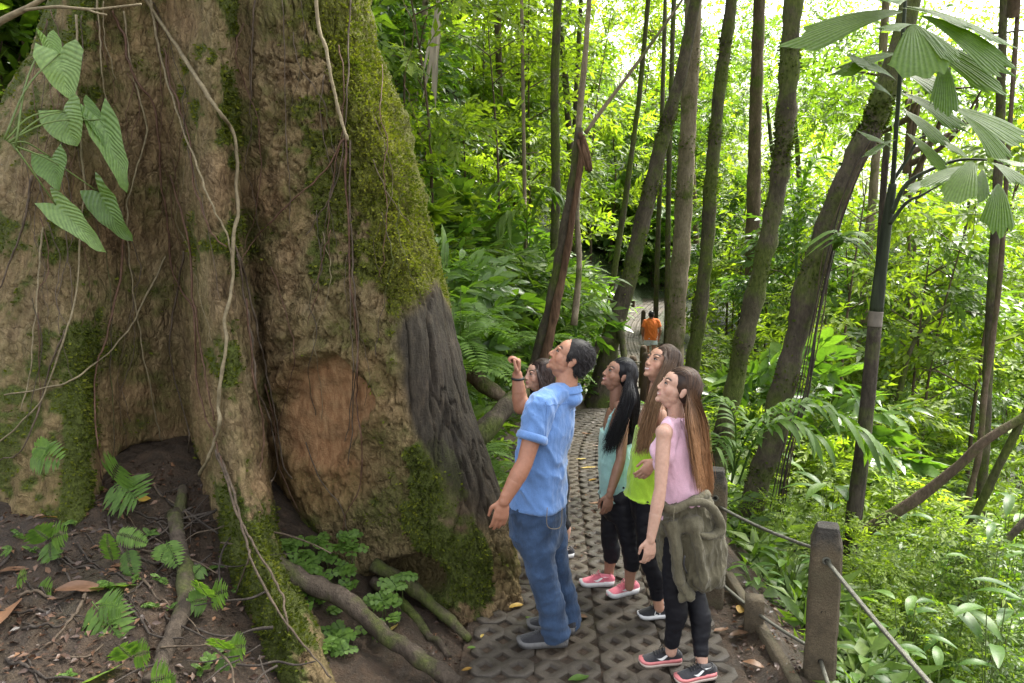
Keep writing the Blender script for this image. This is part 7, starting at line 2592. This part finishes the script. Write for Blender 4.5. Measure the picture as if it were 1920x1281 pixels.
def pink_girl():
    fwd = unit(V3(-.95, .30, 0)); left = V3(-fwd[1], fwd[0], 0)
    J = dict(neck=pp(1270, 786, 3.82), shL=pp(1245, 812, 3.68), shR=pp(1284, 806, 3.96), elL=pp(1238, 918, 3.62), wrL=pp(1220, 1012, 3.60),
             elR=pp(1272, 905, 4.02), wrR=pp(1262, 990, 3.98), hipL=pp(1272, 985, 3.74), hipR=pp(1288, 985, 3.92),
             knL=pp(1264, 1105, 3.74), knR=pp(1302, 1112, 3.86), anL=pp(1258, 1222, 3.80), anR=pp(1316, 1244, 3.74), bust=pp(1244, 862, 3.82) + fwd * .0)
    tor = [(pp(1283, 1000, 3.83), .10, .15), (pp(1282, 960, 3.83), .105, .15), (pp(1277, 920, 3.83), .088, .125), (pp(1268, 868, 3.83), .092, .125), (pp(1264, 828, 3.82), .088, .13), (pp(1266, 800, 3.82), .058, .10)]
    hd = Head(pp(1271, 729, 3.80), (-.92, -.06, .41), None, .94)
    st = [(pp(1282, 955, 3.83), .128, .165), (pp(1279, 925, 3.83), .118, .155), (pp(1271, 880, 3.83), .112, .145), (pp(1266, 838, 3.82), .102, .142), (pp(1268, 806, 3.82), .070, .115), (pp(1272, 790, 3.82), .050, .062)]
    hips = [(pp(1280, 935, 3.83), .10, .14), (pp(1283, 975, 3.83), .115, .155), (pp(1284, 1015, 3.83), .10, .15)]
    def extra(root, J, fwd, left, hd):
        # shirt collar
        vv = []
        N_ = 18
        for k in range(N_):
            a = math.radians(-150) + math.radians(300) * k / (N_ - 1)
            d = -fwd * math.cos(a) + left * math.sin(a)
            for dz, dr in ((-.02, .060), (.022, .052), (.026, .058), (-.012, .074)):
                vv.append(J['neck'] + d * dr + UP * (dz - .012 * (1 - math.cos(a))) - fwd * .006)
        q = [[k * 4 + j, (k + 1) * 4 + j, (k + 1) * 4 + j + 1, k * 4 + j + 1] for k in range(N_ - 1) for j in range(3)]
        link('shirt_collar', MB().add(np.array(vv), np.array(q)).mesh('shirt_collar', M_PINK), root)
        # jacket tied round the hips
        b = Blob()
        b.loft([(pp(1280, 930, 3.83), .125, .165), (pp(1286, 950, 3.83), .150, .178), (pp(1292, 990, 3.82), .178, .185), (pp(1296, 1030, 3.82), .180, .185), (pp(1300, 1065, 3.82), .165, .175), (pp(1306, 1084, 3.82), .14, .16)], fwd, left)
        b.limb([pp(1262, 990, 3.66), pp(1268, 1040, 3.63), pp(1274, 1085, 3.63), pp(1286, 1118, 3.64)], [.055, .060, .052, .034], flat=.55)
        b.limb([pp(1300, 985, 3.64), pp(1310, 1040, 3.63), pp(1316, 1085, 3.65)], [.06, .062, .05], flat=.5)
        b.limb([pp(1340, 1000, 3.72), pp(1344, 1040, 3.72), pp(1342, 1078, 3.74)], [.05, .05, .04], flat=.6)
        ja = garment(b, .0072, 5, 'jacket', M_OLIVE, root, .011, 6, (1.5, 1.5, .4), 17, .35,
                     lambda v: .007 * np.sin(v[:, 0] * 70 + 5 * vnoise(v * 5, 2)) * sstep(.74, .60, v[:, 2]) + .011 * ((1 - np.abs(fbm(v * np.array([26, 26, 7]), 2, 44))) ** 3 - .4))
        hood = catmull([pp(1268, 950, 3.64), pp(1295, 942, 3.62), pp(1325, 945, 3.64), pp(1346, 968, 3.67), pp(1350, 992, 3.68), pp(1332, 1006, 3.64), pp(1306, 1000, 3.60)], 30)
        link('hood', MB().add(*tube(hood, np.interp(np.linspace(0, 1, 30), [0, .3, .7, 1], [.018, .030, .034, .016]), 12, True, .22, 5, 22, flat=.75)).mesh('hood', M_OLIVE), ja)
        band = catmull([pp(1236, 948, 3.68), pp(1262, 955, 3.62), pp(1296, 940, 3.63), pp(1328, 925, 3.72)], 20)
        link('tied_sleeve', MB().add(*tube(band, .022, 10, True, .25, 7, 24)).mesh('tied_sleeve', M_OLIVE), ja)
        link('drawcord', MB().add(*tube(catmull([pp(1265, 950, 3.59), pp(1263, 970, 3.57), pp(1264, 990, 3.57)], 8), .0028, 6)).mesh('drawcord', M_OLIVE), ja)
        link('drawcord', MB().add(*tube(catmull([pp(1284, 1042, 3.55), pp(1282, 1060, 3.54), pp(1288, 1075, 3.54)], 8), .0045, 6)).mesh('drawcord', M_BAND), ja)
    woman('girl in a sleeveless pink shirt with an olive jacket tied round her hips', J, tor, fwd, hd, (.50, .305, .225), M_PINK,
          dict(st=st, hips=hips, name='shirt', tilt=.2, straps=[([J['neck'] - UP * .012, J['neck'] * .3 + J['sh' + q] * .7 + UP * .006], [.050, .046]) for q in 'LR'] + [([J['neck'] * .35 + J['sh' + q] * .65 - UP * .02, J['neck'] * .35 + J['sh' + q] * .65 - UP * .12 + fwd * .02], [.055, .075]) for q in 'LR']), M_BLACK, .90, HAIR_BROWN,
          [(-1, -.06, .95, (pp(1290, 795, 3.66), pp(1320, 800, 3.88)), (pp(1308, 905, 3.64), pp(1334, 915, 3.86)), 420, True),
           (1, .0, .95, (pp(1292, 795, 3.98), pp(1322, 800, 3.86)), (pp(1315, 900, 3.98), pp(1335, 912, 3.86)), 200, True)],
          [(sh_args((1278, 1246), (1178, 1252), .245), dict(m_up=M_SHOEB, m_sole=M_SOLEC, m_mid=M_SOLEP, logo='swoosh', laces=M_BAND, zsole=.030)),
           (sh_args((1342, 1272), (1248, 1288), .245), dict(m_up=M_SHOEB, m_sole=M_SOLEC, m_mid=M_SOLEP, logo='swoosh', laces=M_BAND, zsole=.030))],
          [(J['wrL'], unit(pp(1217, 1052, 3.60) - J['wrL']), V3(-.3, -.95, 0), V3(-.9, -.3, 0), .88, .38), (J['wrR'], V3(0, 0, -1), V3(0, 1, 0), V3(-1, 0, 0), .88, .4)],
          .9, extra=extra, hseed=5, lip=(.47, .19, .18), amp=.007)

def lime_girl():
    fwd = unit(V3(-.93, .05, 0)); left = V3(-fwd[1], fwd[0], 0)
    J = dict(neck=pp(1228, 745, 4.36), shL=pp(1236, 778, 4.20), shR=pp(1236, 770, 4.52), elL=pp(1262, 862, 4.16), wrL=pp(1226, 866, 4.08),
             elR=pp(1240, 860, 4.62), wrR=pp(1225, 930, 4.56), hipL=pp(1216, 940, 4.26), hipR=pp(1222, 940, 4.44),
             knL=pp(1216, 1045, 4.24), knR=pp(1240, 1045, 4.44), anL=pp(1236, 1140, 4.30), anR=pp(1290, 1130, 4.46), bust=pp(1206, 820, 4.36))
    tor = [(pp(1222, 955, 4.35), .105, .155), (pp(1220, 915, 4.35), .108, .15), (pp(1222, 870, 4.35), .09, .128), (pp(1224, 822, 4.36), .094, .13), (pp(1226, 785, 4.36), .088, .135), (pp(1228, 758, 4.36), .055, .10)]
    hd = Head(pp(1240, 683, 4.33), (-.80, -.44, .46), None, .97)
    st = [(pp(1214, 918, 4.35), .128, .165), (pp(1216, 880, 4.35), .118, .15), (pp(1221, 840, 4.35), .112, .14), (pp(1225, 800, 4.36), .10, .128)]
    hips = [(pp(1220, 900, 4.35), .10, .14), (pp(1220, 935, 4.35), .115, .155), (pp(1220, 970, 4.35), .10, .15)]
    straps = [([pp(1216, 806, 4.25), pp(1226, 775, 4.24), pp(1244, 790, 4.26)], [.022, .016, .02]), ([pp(1216, 800, 4.46), pp(1226, 770, 4.46), pp(1244, 790, 4.46)], [.022, .016, .02])]
    def extra(root, J, fwd, left, hd):
        wd = unit(J['wrL'] - J['elL'])
        x = unit(np.cross(wd, UP))
        pts = [J['wrL'] - wd * .03 + (x * math.cos(a) + np.cross(wd, x) * math.sin(a)) * .026 for a in np.linspace(0, 2 * math.pi, 18)]
        link('wristband', MB().add(*tube(np.array(pts), .0055, 7, False)).mesh('wristband', M_BANDW), root)
    woman('tall girl in a lime green tank top with long light brown hair', J, tor, fwd, hd, (.45, .255, .170), M_LIME,
          dict(st=st, hips=hips, straps=straps), M_BLACK, .80, HAIR_LIGHT,
          [(-1, -.06, .6, (pp(1218, 752, 4.16), pp(1232, 755, 4.16)), (pp(1192, 838, 4.12), pp(1216, 835, 4.12)), 330, False),
           (-1, .5, .95, (pp(1255, 760, 4.25), pp(1275, 760, 4.4)), (pp(1262, 850, 4.25), pp(1278, 850, 4.4)), 160, True),
           (1, .1, .95, (pp(1215, 745, 4.46), pp(1270, 760, 4.46)), (pp(1200, 830, 4.46), pp(1272, 850, 4.46)), 150, False)],
          [(sh_args((1268, 1158), (1188, 1162), .250), dict(m_up=M_SHOEB, m_sole=M_SOLEW, logo='N', laces=M_BAND, zsole=.024)),
           (sh_args((1312, 1136), (1240, 1142), .250), dict(m_up=M_SHOEB, m_sole=M_SOLEW, logo='N', laces=M_BAND, zsole=.024))],
          [(J['wrL'], unit(V3(-.5, -.1, -.55)), V3(-.3, -.9, .2), V3(-.6, 0, .6), .9, .5), (J['wrR'], V3(0, 0, -1), V3(0, 1, 0), V3(-1, 0, 0), .9, .4)],
          .92, extra=extra, hseed=15, lip=(.40, .15, .14))

def mint_girl():
    fwd = unit(V3(-.96, -.08, 0)); left = V3(-fwd[1], fwd[0], 0)
    J = dict(neck=pp(1156, 755, 4.74), shL=pp(1168, 786, 4.58), shR=pp(1156, 778, 4.88), elL=pp(1164, 862, 4.50), wrL=pp(1143, 928, 4.46),
             elR=pp(1150, 865, 4.95), wrR=pp(1135, 930, 4.92), hipL=pp(1168, 935, 4.62), hipR=pp(1152, 930, 4.80),
             knL=pp(1180, 1020, 4.60), knR=pp(1143, 1008, 4.80), anL=pp(1180, 1100, 4.62), anR=pp(1141, 1082, 4.84), bust=pp(1140, 822, 4.72))
    tor = [(pp(1162, 945, 4.72), .105, .15), (pp(1160, 910, 4.72), .108, .148), (pp(1156, 870, 4.72), .086, .12), (pp(1156, 825, 4.73), .09, .122), (pp(1157, 793, 4.73), .082, .128), (pp(1156, 768, 4.74), .052, .095)]
    hd = Head(pp(1160, 703, 4.73), (-.90, -.20, .43), None, .93)
    st = [(pp(1160, 922, 4.72), .122, .16), (pp(1157, 895, 4.72), .122, .15), (pp(1154, 862, 4.72), .112, .138), (pp(1153, 826, 4.73), .103, .126), (pp(1153, 806, 4.73), .096, .118)]
    hips = [(pp(1160, 905, 4.72), .10, .14), (pp(1162, 935, 4.72), .12, .155), (pp(1164, 968, 4.72), .10, .15)]
    straps = [([pp(1136, 815, 4.62), pp(1146, 778, 4.60), pp(1160, 764, 4.62), pp(1178, 790, 4.66), pp(1184, 815, 4.68)], [.016, .006, .005, .006, .012])]
    def extra(root, J, fwd, left, hd):
        # dark sports bra showing at the back
        b = Blob()
        b.loft([(pp(1159, 826, 4.73), .094, .125), (pp(1160, 806, 4.73), .094, .124)], fwd, left)
        garment(b, .007, 2, 'bra', M_BLACK, root, .001)
        link('strap', MB().add(*tube(catmull([pp(1176, 765, 4.64), pp(1184, 785, 4.66), pp(1186, 808, 4.68)], 9), .0045, 6)).mesh('strap', M_BLACK), root)
    woman('girl with long black hair in a pale mint tank top and pink shoes', J, tor, fwd, hd, (.315, .170, .112), M_MINT,
          dict(st=st, hips=hips, straps=straps), M_NAVY, .60, HAIR_BLACK,
          [(-1, -.06, .75, (pp(1166, 758, 4.58), pp(1186, 752, 4.56)), (pp(1132, 838, 4.50), pp(1160, 835, 4.50)), 300, True),
           (-1, .45, .96, (pp(1182, 745, 4.6), pp(1195, 750, 4.74)), (pp(1184, 812, 4.62), pp(1196, 818, 4.76)), 220, True),
           (1, .0, .95, (pp(1150, 750, 4.86), pp(1192, 755, 4.80)), (pp(1128, 820, 4.86), pp(1192, 815, 4.80)), 180, True)],
          [(sh_args((1152, 1100), (1082, 1101), .240), dict(m_up=M_SHOEP, m_sole=M_SOLEW, logo='swoosh', laces=M_SHOEP, zsole=.030)),
           (sh_args((1197, 1112), (1130, 1126), .240), dict(m_up=M_SHOEP, m_sole=M_SOLEW, logo='swoosh', laces=M_SHOEP, zsole=.030))],
          [(J['wrL'], unit(pp(1135, 972, 4.46) - J['wrL']), V3(-.3, -.95, 0), V3(-.9, -.2, -.2), .88, .36), (J['wrR'], V3(0, 0, -1), V3(0, 1, 0), V3(-1, 0, 0), .88, .4)],
          .88, extra=extra, hseed=25, lip=(.40, .10, .12))

def hidden_girl():
    fwd = unit(V3(-.95, -.1, 0)); left = V3(-fwd[1], fwd[0], 0)
    o = pp(1030, 760, 5.25)
    J = dict(neck=pp(1018, 745, 5.2), shL=pp(1030, 775, 5.06), shR=pp(1020, 768, 5.34), elL=pp(1036, 840, 5.02), wrL=pp(1030, 905, 5.0),
             elR=pp(1026, 840, 5.4), wrR=pp(1020, 905, 5.38), hipL=pp(1042, 905, 5.12), hipR=pp(1036, 900, 5.28),
             knL=pp(1050, 970, 5.10), knR=pp(1040, 965, 5.28), anL=pp(1056, 1036, 5.14), anR=pp(1045, 1022, 5.3), bust=pp(1016, 805, 5.2))
    tor = [(pp(1036, 915, 5.2), .10, .145), (pp(1034, 890, 5.2), .104, .145), (pp(1028, 850, 5.2), .085, .12), (pp(1026, 810, 5.2), .09, .122), (pp(1024, 780, 5.2), .08, .125), (pp(1021, 758, 5.2), .05, .09)]
    hd = Head(pp(1010, 704, 5.18), (-.86, -.42, .20), None, .94)
    st = [(pp(1034, 895, 5.2), .118, .155), (pp(1029, 850, 5.2), .105, .135), (pp(1026, 810, 5.2), .098, .126), (pp(1024, 790, 5.2), .09, .12)]
    hips = [(pp(1033, 880, 5.2), .10, .14), (pp(1035, 905, 5.2), .115, .15), (pp(1037, 930, 5.2), .10, .145)]
    woman('dark haired girl mostly hidden behind the man in blue', J, tor, fwd, hd, (.56, .34, .25), M_BLACK,
          dict(st=st, hips=hips), M_NAVY, .30, HAIR_DARK,
          [(-1, -.06, .95, (pp(1022, 745, 5.06), pp(1040, 748, 5.15)), (pp(1028, 800, 5.05), pp(1042, 800, 5.14)), 260, False),
           (1, .0, .95, (pp(996, 745, 5.32), pp(1036, 748, 5.3)), (pp(1000, 790, 5.32), pp(1040, 800, 5.3)), 120, False)],
          [(sh_args((1076, 1046), (1024, 1052), .235), dict(m_up=M_KNIT, m_sole=M_SOLEW, logo='swoosh', laces=M_BAND)),
           (sh_args((1056, 1030), (1008, 1034), .235), dict(m_up=M_KNIT, m_sole=M_SOLEW, logo='swoosh', laces=M_BAND))],
          [(J['wrL'], V3(0, 0, -1), V3(0, -1, 0), V3(-1, 0, 0), .86, .4), (J['wrR'], V3(0, 0, -1), V3(0, 1, 0), V3(-1, 0, 0), .86, .4)],
          .86, hseed=35, lip=(.50, .20, .19), teeth=False)

def far_walker():
    root = person_root(None, 'far walker in an orange shirt and white shorts seen from behind')
    x0, y0, sc_ = 3.66, 19.5, .86
    z0 = float(path_z(y0)) + .012
    def L(x, y, z):
        return V3(x0 + x * sc_, y0 + y * sc_, z0 + z * sc_)
    fwd = V3(0, 1, 0); left = V3(-1, 0, 0)
    J = dict(neck=L(0, .02, 1.36), shL=L(-.18, 0, 1.30), shR=L(.18, 0, 1.30), elL=L(-.27, .0, 1.04), wrL=L(-.23, .12, .84), elR=L(.27, -.06, 1.04), wrR=L(.26, .06, .82),
             hipL=L(-.09, 0, .82), hipR=L(.09, 0, .82), knL=L(-.09, .10, .46), knR=L(.09, -.02, .46), anL=L(-.09, .12, .09), anR=L(.09, -.16, .10))
    tor = [(L(0, 0, .80), .11, .16), (L(0, 0, .95), .11, .155), (L(0, 0, 1.12), .115, .165), (L(0, 0, 1.26), .10, .17), (L(0, .01, 1.35), .06, .09)]
    skin = (.30, .16, .105)
    b = Blob()
    body_common(J, b, 1.0, fwd, left, [(c, a - .015, w - .015) for c, a, w in tor], (.045, .04, .03), (.075, .055, .052, .036))
    hd = Head(L(0, .04, 1.50), (0.1, .98, -.1), None, .95, True)
    coarse = b.grow(.012, 4)
    hb = Blob()
    hd.add_to(hb)
    hb.limb([hd.w(0, -.025, -.04), J['neck'] - UP * .03], [.055, .06])
    hand(hb, J['wrL'], V3(0, .2, -1), V3(-1, 0, 0), V3(0, 1, 0), 1, .5)
    hand(hb, J['wrR'], V3(0, .2, -1), V3(1, 0, 0), V3(0, 1, 0), 1, .5)
    body_mesh([coarse, hb.grow(.006, 3)], [None, lambda v: hd.paint(v, skin)], root, skin)
    hd.eyes(root)
    short_hair(hd, root, HAIR_BLACK, 8, 500)
    b = Blob()
    b.loft([(L(0, 0, .74), .135, .185), (L(0, 0, .95), .13, .175), (L(0, 0, 1.12), .13, .18), (L(0, 0, 1.27), .112, .185), (L(0, .01, 1.37), .068, .095)], fwd, left)
    for sd in ('L', 'R'):
        b.limb([J['neck'], J['sh' + sd]], [.06, .07])
        b.add(*tube(catmull([J['sh' + sd], J['sh' + sd] * .35 + J['el' + sd] * .65], 6), .072, 14))
    garment(b, .011, 3, 'shirt', M_ORANGE, root, .010, 7, (1.2, 1.2, .5), 2, .4)
    b = Blob()
    b.loft([(L(0, 0, .88), .12, .17), (L(0, 0, .78), .125, .175), (L(0, 0, .70), .11, .165)], fwd, left)
    for sd in ('L', 'R'):
        b.add(*tube(catmull([J['hip' + sd], J['hip' + sd] * .35 + J['kn' + sd] * .65], 7), np.linspace(.095, .098, 7), 14))
    garment(b, .011, 3, 'shorts', M_WHITE, root, .006)
    shoe(root, (x0 - .09, y0 + .05, z0), math.pi / 2, .27, M_SHOEB, M_SOLEW)
    shoe(root, (x0 + .09, y0 - .24, z0), math.pi / 2, .27, M_SHOEB, M_SOLEW)
    settle(root, (x0, y0, z0))

man()
pink_girl()
lime_girl()
mint_girl()
hidden_girl()
far_walker()
